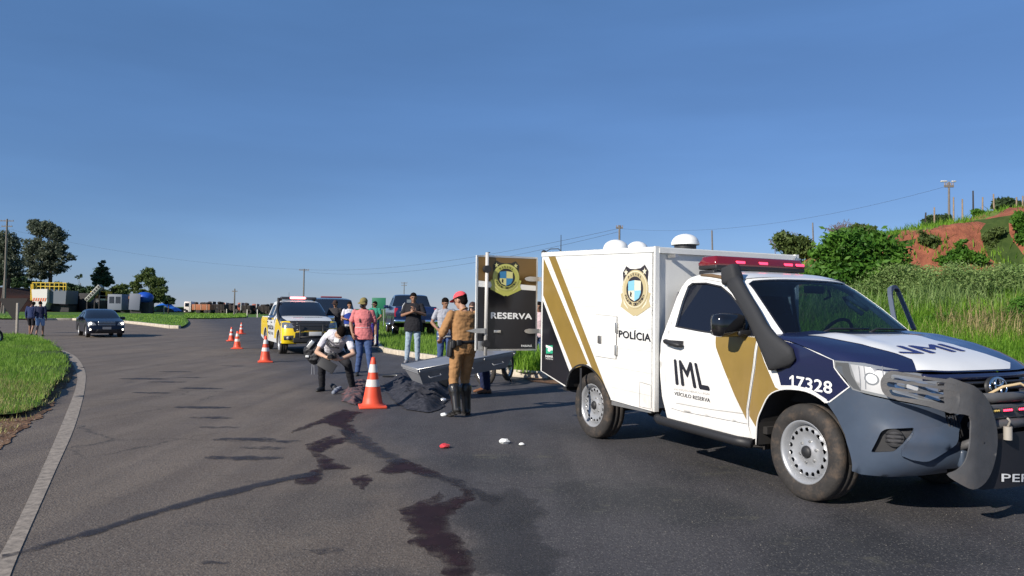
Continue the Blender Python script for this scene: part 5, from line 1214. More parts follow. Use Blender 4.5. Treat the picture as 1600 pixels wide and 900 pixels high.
# ---- the box
box = empty('cargo_box'); box.parent = truck
WB = .977
SB = lambda x, z: (x, -WB, z)
SL = lambda x, z: (x, WB, z)
top_z = lambda x: 2.105+(x+1.785)*(-.040)
barch = [(-2.536, .502), (-2.663, .645), (-2.793, .745), (-2.981, .826), (-3.176, .832), (-3.347, .768), (-3.446, .672), (-3.492, .547)]
sidep = [(-4.115, 2.200), (-4.125, .690), (-3.492, .547)]+smooth_poly(barch[::-1], False, 3)[1:]+[(-1.797, .471), (-1.785, 2.105)]
M_boxw = mat('box_white_panel', (.76, .76, .73), .38, coat=.2, var=.02, vscale=3, dirt=.08, bump=.0); road_grime(M_boxw, .45, 1.2, .4)
for f_, sg in ((SB, -1), (SL, 1)):
    patch('box_side', sidep, f_, M_boxw, box, [], .25, .03, out=lambda p, sg=sg: (0, sg, 0))
patch('box_front', [(-WB, .50), (WB, .50), (WB, 2.098), (-WB, 2.098)], lambda a, z: (-1.79, a, z), M_boxw, box, [], .4, .03, out=lambda p: (1, 0, 0))
patch('box_roof', [(-4.115, -WB), (-1.785, -WB), (-1.785, WB), (-4.115, WB)], lambda x, y: (x, y, top_z(x)+.002), M_boxw, box, [], .5, .03, out=lambda p: (0, 0, 1))
patch('box_floor', [(-4.1, -.95), (-1.8, -.95), (-1.8, .95), (-4.1, .95)], lambda x, y: (x, y, .86), M_alu, box, [], .5, .03, out=lambda p: (0, 0, 1))
for sg in (-1, 1):  # corner post, seam lines, top rail and gutter
    MB().box((-1.775, sg*(WB-.025), 1.29), (.028, .052, 1.64)).build('corner_post', M_boxw, box)
    MB().box((-2.95, sg*(WB+.004), top_z(-2.95)-.028), (2.34, .012, .05), rot=(0, math.atan(.040), 0)).build('top_rail', M_boxw, box)
MB().box((-1.77, 0, 2.07), (.03, 1.86, .05)).build('front_rail', M_boxw, box)
MB().box((-1.71, -.80, 2.015), (.12, .035, .03)).build('awning_bracket', M_alu, box)
MB().box((-1.71, .86, 2.03), (.10, .03, .03)).box((-1.68, .86, 2.05), (.03, .09, .02)).build('awning_bracket', M_alu, box)
for z0, dk_ in ((.62, 0), (.84, 0), (1.06, 0), (1.28, 0), (1.50, 0), (1.72, 0), (1.94, 0)):
    x0 = -4.1 if z0 > .95 else -3.0 if z0 > .84 else -2.5
    if z0 < .95: x0 = -2.52
    ribbon('panel_joint', [(x0, z0+.02), (-1.80, z0)], .003, SB, mat('joint_line_grey', (.42, .42, .40), .7), box, -.0 if False else .0012)  # thin grey lines along the panel joints
def bx(*pts): return [((lambda q: (q[0], q[1]))(inv(SB, 820+x/2.5, 340+y/2.5, (-2.8, 1.3)))) for x, y in pts]
g1 = bx((74, 158), (72, 303), (186, 592), (240, 574), (246, 572)); patch('gold_film', g1, SB, M_gold, box, [], .3, off=.002, out=ow)
g2 = bx((92, 149), (118, 147), (334, 709), (326, 700), (310, 660), (285, 622), (266, 598)); patch('gold_film', g2, SB, M_gold, box, [], .3, off=.002, out=ow)
k1 = bx((70, 322), (66, 598), (158, 655), (166, 645), (168, 625), (176, 604)); patch('black_film', k1, SB, M_black, box, [], .3, off=.002, out=ow)
ribbon('arch_trim', smooth_poly(barch, False, 3), .022, SB, M_plas, box, .003)
mf = MB(); bs_ = smooth_poly(barch, False, 3)
for a, b_ in zip(bs_, bs_[1:]): mf.add([(a[0], -WB+.01, a[1]), (b_[0], -WB+.01, b_[1]), (b_[0], -.5, b_[1]), (a[0], -.5, a[1])], [(0, 1, 2, 3)]); mf.add([(a[0], WB-.01, a[1]), (b_[0], WB-.01, b_[1]), (b_[0], .5, b_[1]), (a[0], .5, a[1])], [(0, 1, 2, 3)])
mf.build('mud_guard', M_under, box)
MB().box((-3.16, -.972, .52), (.035, .012, .56), bev=.004).build('mudguard_stay', M_plas, box)
# hatch
hp = bx((278, 379), (362, 387), (358, 552), (276, 540)); patch('hatch', hp, SB, M_boxw, box, [], .2, .0, off=.010, out=ow)
ribbon('hatch_joint', hp, .008, SB, mat('dark_joint', (.16, .15, .14), .8), box, .004, True)
for q in ((360, 430), (358, 518)): c_ = bx(q)[0]; MB().box((c_[0]+.01, -WB-.016, c_[1]), (.035, .014, .11), bev=.004).build('hatch_hinge', M_alu, box)
c_ = bx((297, 476))[0]; MB().box((c_[0], -WB-.018, c_[1]), (.06, .018, .085), bev=.006).build('hatch_lock', mat('dull_metal', (.25, .24, .23), .4, metal=.7), box)
hq = bx((450, 642), (494, 655), (494, 748), (448, 738)); ribbon('hatch_joint', hq, .005, SB, mat('dark_joint', (.1, .1, .1), .8), box, .002, True)
tq = bx((368, 468), (493, 486), (493, 446), (368, 432)); text_on('lettering', 'POLÍCIA', SB, M_inkb, box, tq, off=.004, bold=0.016)
M_crg = mat('crest_gold', (.50, .42, .24), .55); M_crd = mat('crest_dark', (.03, .025, .03), .5); M_crb = mat('crest_blue', (.22, .50, .66), .5); M_crc = mat('crest_cream', (.72, .68, .52), .5)
crest(box, SB, -2.095, 1.675, .262, .265, M_crg, M_crd, M_crb, M_crc, ow)
sq = bx((84, 531), (110, 531), (110, 499), (84, 499)); patch('state_sticker', sq, SB, mat('sticker_green', (.03, .35, .20), .5), box, [], .2, off=.004, out=ow)
patch('sticker_map', bx((84, 497), (110, 507), (110, 520), (95, 512), (84, 506)), SB, M_script, box, [], .2, off=.006, out=ow)
patch('sticker_disc', bx(*[(97+6*math.cos(t), 517+6.5*math.sin(t)) for t in np.linspace(0, 6.28, 12)[:-1]]), SB, M_script, box, [], .2, off=.0055, out=ow)
text_on('lettering', 'PARANÁ', SB, M_script, box, bx((82, 546), (111, 548), (111, 536), (82, 534)), off=.004, bold=0.013)
text_on('lettering', 'GOVERNO DO ESTADO', SB, M_script, box, bx((82, 553), (111, 556), (111, 551), (82, 549)), off=.004)
# rear frame and interior back, reflectors
MB().box((-4.12, -.95, 1.45), (.03, .05, 1.50)).box((-4.12, .95, 1.45), (.03, .05, 1.50)).box((-4.12, 0, 2.18), (.03, 1.9, .05)).box((-4.12, 0, .72), (.03, 1.9, .06)).build('rear_frame', M_alu, box)
MB().box((-3.9, 0, .52), (.08, 1.5, .12)).build('rear_bumper', M_plas, truck)
MB().box((-2.2, -.93, .475), (.7, .05, .06)).build('sill_rail', M_alu, box)
# roof domes and antennas
def dome(x, y, r, h, lift=0):
    d = empty('roof_dome'); d.parent = box; z = top_z(x)+lift
    MB().sphere((x, y, z+.02), (r, r, h), 28, 9, zmin=0).lathe([(r*1.02, 0), (r*1.03, .02), (r, .035)], c=(x, y, z), n=28).build('dome_cap', mat('white_plastic', (.80, .80, .77), .35), d)
    if lift: MB().lathe([(r*.8, -.005), (r*.8, lift+.01)], c=(x, y, top_z(x)), n=20).build('dome_base', M_plas, d)
dome(-2.10, -.33, .145, .10, .06); dome(-2.80, -.45, .125, .10); dome(-2.75, -.78, .140, .10)
MB().cone((-3.95, -.80, 2.19), .006, (-3.95, -.80, 2.42), .004, 6).build('antenna', M_plas, box)
MB().box((-3.45, -.2, 2.20), (.7, .5, .05), bev=.01).build('roof_vent', M_plas, box)
MB().sphere((-4.16, -.93, 2.20), .035, 12, 8).tube([(-4.16, -.93, 2.20), (-4.13, -.85, 2.25), (-4.05, -.78, 2.25), (-4.0, -.72, 2.18)], .006, 6).build('reversing_camera', M_plas, box)
# ---- open rear door leaf with RESERVA
rd = empty('rear_door'); rd.parent = truck
hinge_w = AT(839, 470, 9.55); far_w = AT(743.5, 470, 9.25)
dloc = lambda w: Vector(((w-Vector((TX, TY, w.z))).dot(TF), (w-Vector((TX, TY, w.z))).dot(TL), w.z))
A_ = AT(840, 403, 9.55); B_ = AT(745, 398, 9.25); C_ = AT(742, 549, 9.25); D_ = AT(834, 546, 9.55); D_.x = A_.x; C_.x = B_.x
zt1 = (A_.z+B_.z)/2; zb1 = (C_.z+D_.z)/2
Aw = dloc(Vector((A_.x, A_.y, 0))); Bw = dloc(Vector((B_.x, B_.y, 0))); DW = (Aw-Bw).length; du = (Aw-Bw).normalized(); dn = Vector((du.y, -du.x, 0))
if (TF*dn.x+TL*dn.y).y > 0: dn = -dn
def DM(u, z): p = Bw+du*u; return (p.x, p.y, z)
Hd = zt1-zb1; dout = lambda p: tuple(dn)
dp = lambda *q: [(u*DW, zb1+v*Hd) for u, v in q]
patch('door_leaf', dp((0, 0), (1, 0), (1, 1), (0, 1)), DM, M_boxw, rd, [], .3, .035, out=dout)
patch('black_film', dp((.015, .012), (.985, .012), (.985, .64), (.015, .67)), DM, M_black, rd, [], .3, off=.002, out=dout)
patch('gold_film', dp((.015, .735), (.985, .695), (.985, .985), (.015, .985)), DM, mat('gold_film_shaded', (.15, .085, .022), .4), rd, [], .3, off=.002, out=dout)  # darker copy of the gold film, shade put into its colour
fr_ = MB()
ribbon('door_edge_trim', dp((0.01, 0.006), (.99, .006), (.99, .994), (.01, .994)), .022, DM, M_alu, rd, .004, True)
text_on('lettering', 'RESERVA', DM, M_script, rd, dp((.235, .335), (.915, .330), (.915, .395), (.235, .405)), off=.005, bold=0.020)
text_on('lettering', 'PARANÁ', DM, M_script, rd, dp((.74, .035), (.92, .035), (.92, .065), (.74, .065)), off=.005, bold=0.009)
crest(rd, DM, DW*.475, zb1+Hd*.765, DW*.255, Hd*.19, mat('crest_lime_gold', (.42, .42, .09), .5), mat('crest_dark2', (.02, .018, .012), .5), mat('crest_deep_blue', (.03, .18, .36), .5), mat('crest_yellow', (.58, .55, .22), .5), dout)
def onD(u, v, h): p = Vector(DM(u*DW, zb1+v*Hd)); return p+dn*h
MB().tube([onD(.145, -.05, .03), onD(.155, 1.03, .03)], .022, 10).build('lock_rod', mat('pale_rod', (.55, .53, .50), .45), rd)
MB().tube([onD(.155, 1.03, .03), onD(.20, 1.03, .03)], .006, 6).build('rod_cap', M_plas, rd)
for v in (.855, .075):
    MB().cone(onD(.15, v, .01), .05, onD(.15, v, .07), .045, 16).build('rod_guide', M_plas, rd)
for v in (.765, .205):
    hg = MB(); poly = [onD(u, v+w, .016) for u, w in [(1.10, -.022), (.86, -.026), (.80, -.018), (.775, 0), (.80, .018), (.86, .026), (1.10, .022)]]
    hg.add(poly+[p+dn*.012 for p in poly], [tuple(range(7)), tuple(range(7, 14))[::-1]]+[(i, (i+1) % 7, 7+(i+1) % 7, 7+i) for i in range(7)]); hg.build('strap_hinge', M_alu, rd)
    MB().cone(onD(1.07, v-.03, .03), .014, onD(1.07, v+.03, .03), .014, 10).build('hinge_pin', M_alu, rd)
hg = MB(); poly = [onD(u, v, .05) for u, v in [(-.18, .207), (-.03, .232), (.125, .235), (.125, .183), (-.03, .186)]]
hg.add(poly+[p+dn*.012 for p in poly], [tuple(range(5)), tuple(range(5, 10))[::-1]]+[(i, (i+1) % 5, 5+(i+1) % 5, 5+i) for i in range(5)]); hg.build('latch_handle', M_alu, rd)
MB().box(onD(.34, .20, .012), (.09, .02, .035), rot=(0, 0, math.atan2(du.y, du.x)), bev=.005).build('door_pull', M_alu, rd)
patch('latch_plate', dp((.03, .015), (.115, .015), (.115, .10), (.03, .10)), DM, M_alu, rd, [], .3, off=.012, out=dout)
patch('interior_floor_shadow_plate', [(-.9, .9), (.9, .9), (.9, 2.05), (-.9, 2.05)], lambda a, z: (-1.86, a, z), M_under, box, [], .5)  # upright dark sheet standing for the shade inside the box
# second leaf, swung open on the far side
MB().box((-4.35, 1.25, 1.5), (.62, .035, 1.25), rot=(0, 0, R(-50)), bev=.004).build('far_door_leaf', M_boxw, truck)
# ================================================= OTHER VEHICLES
def car(name, label, cat, pos, h, spec, group=None):
    """pos: ground point under the middle; spec holds edge profiles (x, z, dx, dz): dx, dz = how far the centre line stands out from the edge"""
    S = spec; t = empty(name, pos, h, label, cat, group); W, belt, tum = S['w']
    hwf = lambda z: W-(tum*(z-belt) if z > belt else 0)-.04*max(0, .45-z)
    def strip(nm, pts, m, sub=3, k1=4.0, k2=1.9):
        n = len(pts)-1; q = smooth_poly(pts, False, sub) if sub > 1 else pts; q = [tuple(p) for p in q]; nn = len(q)-1
        def f(a, b_):
            i = int(round(b_*nn)); x, z, dx, dz = q[i]; u = math.sin((a*2-1)*PI/2); g = (1-abs(u)**k1)**(1/k2); return (x+dx*g, u*hwf(z), z+dz*g)
        o = grid_obj(nm, f, 22, nn, m, t); return o, f
    fs = {}
    for nm, pts, m in S['strips']: fs[nm] = strip(nm, pts, m)[1]
    edge = []
    for nm, pts, m in S['strips']:
        for p in smooth_poly(pts, False, 3):
            if not edge or math.hypot(edge[-1][0]-p[0], edge[-1][1]-p[1]) > .015: edge.append((p[0], p[1]))
    xa, xb = S['axles']; r = S['arch']; zb = S['zb']
    def archp(xc): return [(xc-r*math.cos(a), S['rad']+r*math.sin(a)) for a in np.linspace(-.12, PI+.12, 14)]
    bottom = [(edge[-1][0]+.05, zb+.1)]+[p for p in archp(xb)]+[p for p in archp(xa)]+[(edge[0][0]-.05, zb+.05)]
    bottom = [p if p[1] > zb else (p[0], zb) for p in bottom]
    poly = edge+bottom; wins = S['wins']
    for sg in (-1, 1):
        F = lambda x, z, sg=sg: (x, sg*hwf(z), z)
        patch('body_side', poly, F, S['paint'], t, wins, .16, .02, out=lambda p, sg=sg: (0, sg, 0))
        for wn_ in wins: patch('side_window', shrink(wn_, .004), F, S.get('glass', M_glass), t, [], .2, .004, off=-.012, out=lambda p, sg=sg: (0, sg, 0))
        for xs, z0, z1 in S.get('seams', []): ribbon('door_seam', [(xs, z0), (xs+.02, (z0+z1)/2), (xs, z1)], .012, F, M_inkb, t, .002 if sg < 0 else -.002)
        for xs, z in S.get('handles', []): MB().box((xs, sg*(hwf(z)+.015), z), (.18, .03, .035), bev=.012).build('door_handle', S.get('hm', M_plas), t)
        mx, mz = S['mirror']; MB().box((mx, sg*(hwf(mz)+.14), mz), (.13, .26, .17), bev=.05).build('mirror', S.get('mm', S['paint']), t)
        for nm, poly_, m in S.get('films', []): patch(nm, poly_, F, m, t, [], .12, off=.004, out=lambda p, sg=sg: (0, sg, 0))
        for xc in (xa, xb):
            wheel(t, (xc, sg*(W-S['tw']/2-.02), S['rad']), S['rad'], S['tw'], S['rad']*.66, S.get('style', 'alloy'), sg, 0, rimmat=S.get('rimm'))
            ww = MB(); A = archp(xc)
            for a, b_ in zip(A, A[1:]): ww.add([(a[0], sg*(W-.02), a[1]), (b_[0], sg*(W-.02), b_[1]), (b_[0], sg*.4, b_[1]), (a[0], sg*.4, a[1])], [(0, 1, 2, 3)])
            ww.build('wheel_well', M_under, t)
    MB().box(((xa+xb)/2, 0, zb+.12), (xa-xb+.9, W*1.7, .18)).box(((xa+xb)/2-.1, 0, zb+.5), (xa-xb-1.0, W*1.75, .5)).build('floor_pan', M_under, t)
    return t, fs, hwf
def on(fs, nm, name, poly, m, parent, off=.006, holes=(), thick=0.0, outv=(0, 0, 1)):
    """patch lying on one of the strips: poly in (u -1..1, s 0..1)"""
    f = fs[nm]
    def g(u, s):
        a = (math.asin(max(-1, min(1, u)))*2/PI+1)/2; n = 60; return Vector(f2(a, s))
    f2 = lambda a, s: interp2(f, a, s, nm)
    return patch(name, poly, g, m, parent, holes, .12, thick, off=off, out=lambda p: outv)
_NN = {}
def interp2(f, a, s, nm):
    nn = _NN.get(id(f))
    if nn is None:
        nn = f.__closure__[[c for c in f.__code__.co_freevars].index('nn')].cell_contents; _NN[id(f)] = nn
    s = max(0, min(1, s))*nn; i = min(nn-1, int(s)); k = s-i; p = Vector(f(a, i/nn)); q = Vector(f(a, (i+1)/nn)); return p.lerp(q, k)
# --- yellow and white police pickup
M_yel = mat('police_yellow', (.80, .56, .01), .3, coat=.4, var=.03); M_wht2 = mat('white_panel', (.66, .67, .66), .35, coat=.3); M_blk2 = mat('black_panel', (.02, .022, .03), .35, coat=.3)
M_cg = mat('dark_windscreen', (.012, .016, .026), .06, spec=.7, coat=.5)
sp = dict(w=(.93, 1.12, .34), axles=(1.52, -1.58), arch=.44, rad=.385, tw=.26, zb=.36, paint=M_wht2, style='alloy', mm=M_chrome, mirror=(.68, 1.22),
  strips=[('front_bumper', [(2.16, .38, .22, 0), (2.20, .55, .26, 0), (2.16, .76, .28, 0)], M_yel), ('nose', [(2.16, .76, .28, 0), (2.08, .98, .30, .02), (1.96, 1.10, .26, .03)], M_yel),
   ('hood', [(1.96, 1.10, .26, .03), (1.5, 1.19, .12, .06), (.92, 1.24, .16, .05)], M_blk2), ('windscreen', [(.92, 1.24, .16, .05), (.55, 1.50, .16, .06), (.18, 1.74, .12, .05)], M_cg),
   ('roof', [(.18, 1.74, .12, .05), (-.4, 1.80, 0, .06), (-1.0, 1.76, -.05, .05)], M_wht2), ('rear_window', [(-1.0, 1.76, -.05, .05), (-1.22, 1.25, -.02, 0)], M_cg), ('bed_cover', [(-1.22, 1.25, -.02, 0), (-1.9, 1.24, 0, .02), (-2.72, 1.24, -.04, 0)], M_blk2), ('tailgate', [(-2.72, 1.24, -.04, 0), (-2.78, .9, -.05, 0), (-2.74, .5, -.05, 0)], M_yel)],
  wins=[[(.55, 1.24), (.30, 1.50), (.06, 1.66), (-.16, 1.68), (-.16, 1.25)], [(-.24, 1.25), (-.24, 1.68), (-.70, 1.67), (-.98, 1.60), (-1.02, 1.28)]], seams=[(.62, .5, 1.2), (-.20, .5, 1.2), (-1.1, .5, 1.2)], handles=[(-.05, 1.05), (-.95, 1.05)],
  films=[('yellow_film', [(-1.16, 1.2), (-2.70, 1.22), (-2.74, .55), (-2.06, .5), (-2.02, .66), (-1.86, .80), (-1.58, .85), (-1.32, .80), (-1.15, .66), (-1.0, .5), (-.8, .42)], M_yel), ('yellow_film', [(.95, 1.2), (.72, .9), (.60, .5), (1.02, .5), (1.06, .62), (1.22, .78), (1.52, .85), (1.80, .78), (1.97, .6), (2.0, .45), (2.16, .45), (2.1, .76), (1.95, 1.05), (1.4, 1.14)], M_yel)])
c = G(440, 553); hh = R(-64); F_ = Vector((math.cos(hh), math.sin(hh), 0)); L_ = Vector((-math.sin(hh), math.cos(hh), 0)); o_ = c-F_*1.52+L_*.86
ypk, fs, hwf = car('police_pickup', 'yellow and white police pickup facing the camera with its roof beacon lit', 'pickup truck', o_, hh, sp)
ypk.scale = (.925,)*3; ypk.location.x -= .10
on(fs, 'hood', 'white_hood_film', [(-.80, .02), (.80, .02), (.90, .5), (.86, .98), (-.86, .98), (-.90, .5)], M_wht2, ypk)
hf_ = lambda u, s: tuple(interp2(fs['hood'], (math.asin(u)*2/PI+1)/2, s, 'hood'))
text_on('lettering', 'POLÍCIA RODOVIÁRIA', hf_, M_inkb, ypk, [(-.52, .42), (.58, .42), (.56, .52), (-.50, .52)], off=.01, bold=.01)
for sg in (-1, 1):
    on(fs, 'nose', 'headlight', [(sg*.985, .30), (sg*.985, .85), (sg*.70, .72), (sg*.60, .28)], mat('dark_headlamp', (.22, .24, .27), .12, metal=.5, coat=.6), ypk, outv=(1, 0, 0))
    on(fs, 'front_bumper', 'fog_recess', [(sg*.93, .35), (sg*.95, .70), (sg*.62, .72), (sg*.66, .38)], M_plas, ypk, outv=(1, 0, 0))
    P_ = Vector(interp2(fs['front_bumper'], (math.asin(sg*.80)*2/PI+1)/2, .53, 0)); MB().sphere(P_, .06, 10, 8).build('fog_light', mat('fog_glass', (.3, .3, .3), .2), ypk)
on(fs, 'nose', 'grille_panel', [(-.60, .02), (.60, .02), (.74, .98), (-.74, .98)], M_plas, ypk, outv=(1, 0, 0))
for s_ in (.2, .45, .7): MB().tube([interp2(fs['nose'], (math.asin(u)*2/PI+1)/2, s_, 0)+Vector((.012, 0, 0)) for u in np.linspace(-.52, .52, 9)], .012, 6).build('grille_bar', mat('dark_chrome', (.08, .09, .10), .25, metal=.6), ypk)
MB().tube([Vector((2.47, y, .79)) for y in (-.5, 0, .5)], .012, 6).build('gold_trim', mat('gold_trim', (.55, .35, .03), .4), ypk)
gd_ = MB()
for y in (-.38, .38): gd_.tube([(2.48, y, .42), (2.53, y, .60), (2.48, y, 1.02)], .022, 8)
gd_.tube([(2.53, -.38, .60), (2.53, .38, .60)], .022, 8).box((2.50, 0, .50), (.06, 1.2, .16), bev=.02); gd_.build('bull_bar', M_plas, ypk)
on(fs, 'front_bumper', 'lower_grille', [(-.60, .05), (.60, .05), (.56, .95), (-.56, .95)], M_plas, ypk, off=.008, outv=(1, 0, 0))
MB().box((2.535, .12, .71), (.012, .42, .13), bev=.003).build('licence_plate', mat('plate_white', (.6, .6, .58), .5), ypk)
for nm_, y0, y1, m_ in (('beacon_left', -.62, -.30, mat('smoke_lens', (.05, .05, .06), .15)), ('beacon', -.26, .26, mat('lit_beacon', (1, .3, .3), .3, emit=(1, .22, .22), estr=5)), ('beacon_right', .28, .66, mat('smoke_lens', (.05, .05, .06), .15))):
    MB().box((-.2, (y0+y1)/2, 1.935), (.26, y1-y0, .08), bev=.03).build('beacon_lens', m_, ypk)
MB().box((-.2, 0, 1.885), (.22, 1.30, .03), bev=.01).build('beacon_rail', M_plas, ypk)
for sg in (-.6, .6): MB().box((-.2, sg, 1.85), (.10, .06, .10)).build('beacon_foot', M_plas, ypk)
MB().tube([(2.0, -.92, 1.0), (1.4, -.90, 1.20), (.95, -.86, 1.30), (.55, -.83, 1.50), (.22, -.75, 1.76), (.2, -.73, 1.92)], [.05, .06, .05, .045, .045, .055], 8).build('snorkel', M_plas, ypk)
MB().tube([(-.9, -.2, 1.80), (-.9, -.2, 2.15)], .006, 5).build('antenna', M_plas, ypk)
Fy = lambda x, z: (x, -hwf(z), z)
text_on('lettering', 'POLÍCIA', Fy, M_inkb, ypk, [(-.95, .78), (.45, .78), (.45, .97), (-.95, .97)], off=.006, bold=.02)
text_on('lettering', 'MILITAR', Fy, M_inkb, ypk, [(-.85, .60), (.40, .60), (.40, .70), (-.85, .70)], off=.006)
# --- black saloon
M_nvc = mat('dark_navy_car_paint', (.006, .008, .018), .25, spec=.3, coat=.4)
M_lit = mat('lit_headlamp', (.9, .9, .85), .3, emit=(1, .93, .78), estr=3.5)
sp = dict(w=(.89, .95, .42), axles=(1.38, -1.32), arch=.36, rad=.325, tw=.21, zb=.22, paint=M_nvc, mm=M_nvc, mirror=(.62, 1.0), hm=M_nvc,
  strips=[('front_bumper', [(1.98, .22, .24, 0), (2.04, .40, .26, 0), (2.0, .60, .26, 0)], M_nvc), ('nose', [(2.0, .60, .26, 0), (1.92, .74, .26, .02), (1.80, .82, .24, .04)], M_nvc), ('hood', [(1.80, .82, .24, .04), (1.3, .92, .15, .06), (.86, .97, .16, .06)], M_nvc),
   ('windscreen', [(.86, .97, .16, .06), (.45, 1.20, .16, .07), (.05, 1.38, .12, .06)], M_cg), ('roof', [(.05, 1.38, .12, .06), (-.5, 1.43, 0, .07), (-1.1, 1.36, -.10, .06)], M_nvc), ('rear_window', [(-1.1, 1.36, -.10, .06), (-1.7, 1.04, -.12, .05)], M_cg), ('boot', [(-1.7, 1.04, -.12, .05), (-2.18, 1.0, -.16, .03)], M_nvc), ('tail', [(-2.18, 1.0, -.16, .03), (-2.26, .7, -.18, 0), (-2.2, .3, -.14, 0)], M_nvc)],
  wins=[[(.56, .99), (.28, 1.17), (.0, 1.30), (-.22, 1.33), (-.22, 1.0)], [(-.30, 1.0), (-.30, 1.33), (-.75, 1.31), (-1.15, 1.17), (-1.28, 1.04)]], seams=[(.68, .35, .95), (-.26, .35, .95)], handles=[(-.1, .86), (-1.05, .87)])
c = G(134, 527.5); hh = R(-53); F_ = Vector((math.cos(hh), math.sin(hh), 0)); L_ = Vector((-math.sin(hh), math.cos(hh), 0))
sed, fs, hwf = car('black_saloon_car', 'dark navy saloon car driving round the bend with its headlights on', 'car', c-F_*1.38+L_*.80, hh, sp)
sed.scale = (.86,)*3; sed.location = (sed.location.x*1.01, sed.location.y*1.01-.1, 0)
for sg in (-1, 1):
    on(fs, 'nose', 'headlight', [(sg*.98, .10), (sg*.98, .85), (sg*.70, .75), (sg*.55, .20)], M_lens, sed, outv=(1, 0, 0))
    for u, st_, r_, ax in ((.84, 'nose', .075, .45), (.86, 'front_bumper', .045, .55)):
        P_ = Vector(interp2(fs[st_], (math.asin(sg*u)*2/PI+1)/2, ax, 0)); MB().sphere(P_+Vector((.01, 0, 0)), (.05, r_, r_), 12, 8).build('lamp_glow' if st_ == 'nose' else 'fog_light', M_lit, sed)
on(fs, 'nose', 'grille', [(-.45, .05), (.45, .05), (.50, .9), (-.50, .9)], mat('dark_grille', (.05, .055, .06), .3, metal=.5), sed, outv=(1, 0, 0))
for s_ in (.25, .55, .8): MB().tube([interp2(fs['nose'], (math.asin(u)*2/PI+1)/2, s_, 0)+Vector((.01, 0, 0)) for u in np.linspace(-.46, .46, 7)], .012, 6).build('grille_bar', M_chrome, sed)
on(fs, 'front_bumper', 'lower_grille', [(-.62, .15), (.62, .15), (.5, .6), (-.5, .6)], M_plas, sed, outv=(1, 0, 0))
MB().box((2.31, 0, .50), (.015, .40, .13)).build('licence_plate', mat('plate_grey', (.28, .28, .28), .5), sed)
# --- dark blue pickup parked on the verge, seen from behind
M_ram = mat('deep_blue_paint', (.010, .020, .075), .20, coat=.8)
sp = dict(w=(1.02, 1.15, .30), axles=(1.95, -1.65), arch=.47, rad=.42, tw=.29, zb=.50, paint=M_ram, mm=M_ram, mirror=(1.0, 1.35), hm=M_ram,
  strips=[('front_bumper', [(2.55, .5, .22, 0), (2.60, .75, .26, 0), (2.58, .9, .26, 0)], M_chrome), ('nose', [(2.58, .9, .26, 0), (2.5, 1.2, .24, .02)], M_plas), ('hood', [(2.5, 1.2, .24, .02), (1.9, 1.30, .1, .06), (1.3, 1.33, .12, .06)], M_ram),
   ('windscreen', [(1.3, 1.33, .12, .06), (.55, 1.86, .1, .06)], M_cg), ('roof', [(.55, 1.86, .1, .06), (-.1, 1.93, 0, .05), (-.62, 1.88, -.05, .05)], M_ram), ('rear_window', [(-.62, 1.88, -.05, .05), (-.82, 1.38, -.02, 0)], M_cg), ('bed_cover', [(-.82, 1.38, -.02, 0), (-1.6, 1.37, 0, .02), (-2.78, 1.36, -.03, 0)], M_plas), ('tailgate', [(-2.78, 1.36, -.03, 0), (-2.84, 1.30, -.04, 0), (-2.86, .95, -.05, 0), (-2.82, .72, -.04, 0)], M_ram)],
  wins=[[(.98, 1.34), (.72, 1.60), (.48, 1.80), (.14, 1.82), (.14, 1.36)], [(.06, 1.36), (.06, 1.82), (-.45, 1.80), (-.62, 1.40)]], seams=[(1.05, .6, 1.3), (.10, .6, 1.3), (-.75, .6, 1.3)], handles=[(.25, 1.2), (-.6, 1.2)], rimm=M_chrome)
c = AT(617, 500, 36.2); hh = R(104); F_ = Vector((math.cos(hh), math.sin(hh), 0)); L_ = Vector((-math.sin(hh), math.cos(hh), 0)); o_ = Vector((c.x, c.y, .22))+F_*1.65-L_*.88
ram, fs, hwf = car('blue_pickup', 'dark blue crew cab pickup parked on the grass, seen from behind', 'pickup truck', o_, hh, sp)
for sg in (-1, 1):
    MB().box((-2.80, sg*.925, 1.08), (.16, .18, .42), bev=.03).build('tail_light', mat('tail_red', (.40, .015, .03), .15, coat=.6), ram)
    MB().box((-2.90, sg*.72, .66), (.16, .60, .17), bev=.03).build('rear_bumper', M_chrome, ram)
    MB().tube([(1.2, sg*1.06, .48), (-.9, sg*1.06, .48)], .05, 8).build('side_step', M_chrome, ram)
MB().box((-2.89, 0, .66), (.14, .86, .14), bev=.02).build('bumper_step', M_plas, ram)
MB().box((-2.905, .62, 1.10), (.01, .34, .035)).build('tailgate_badge', M_chrome, ram)
MB().box((-2.915, 0, 1.22), (.03, .26, .08), bev=.01).build('tailgate_handle', M_plas, ram)
MB().box((-.72, -.03, 1.955), (.05, .18, .03)).build('high_brake_light', M_plas, ram)
MB().box((-.80, .12, 1.62), (.01, .22, .20), rot=(0, -.35, 0)).build('window_sticker', mat('sticker_grey', (.35, .4, .42), .5), ram)
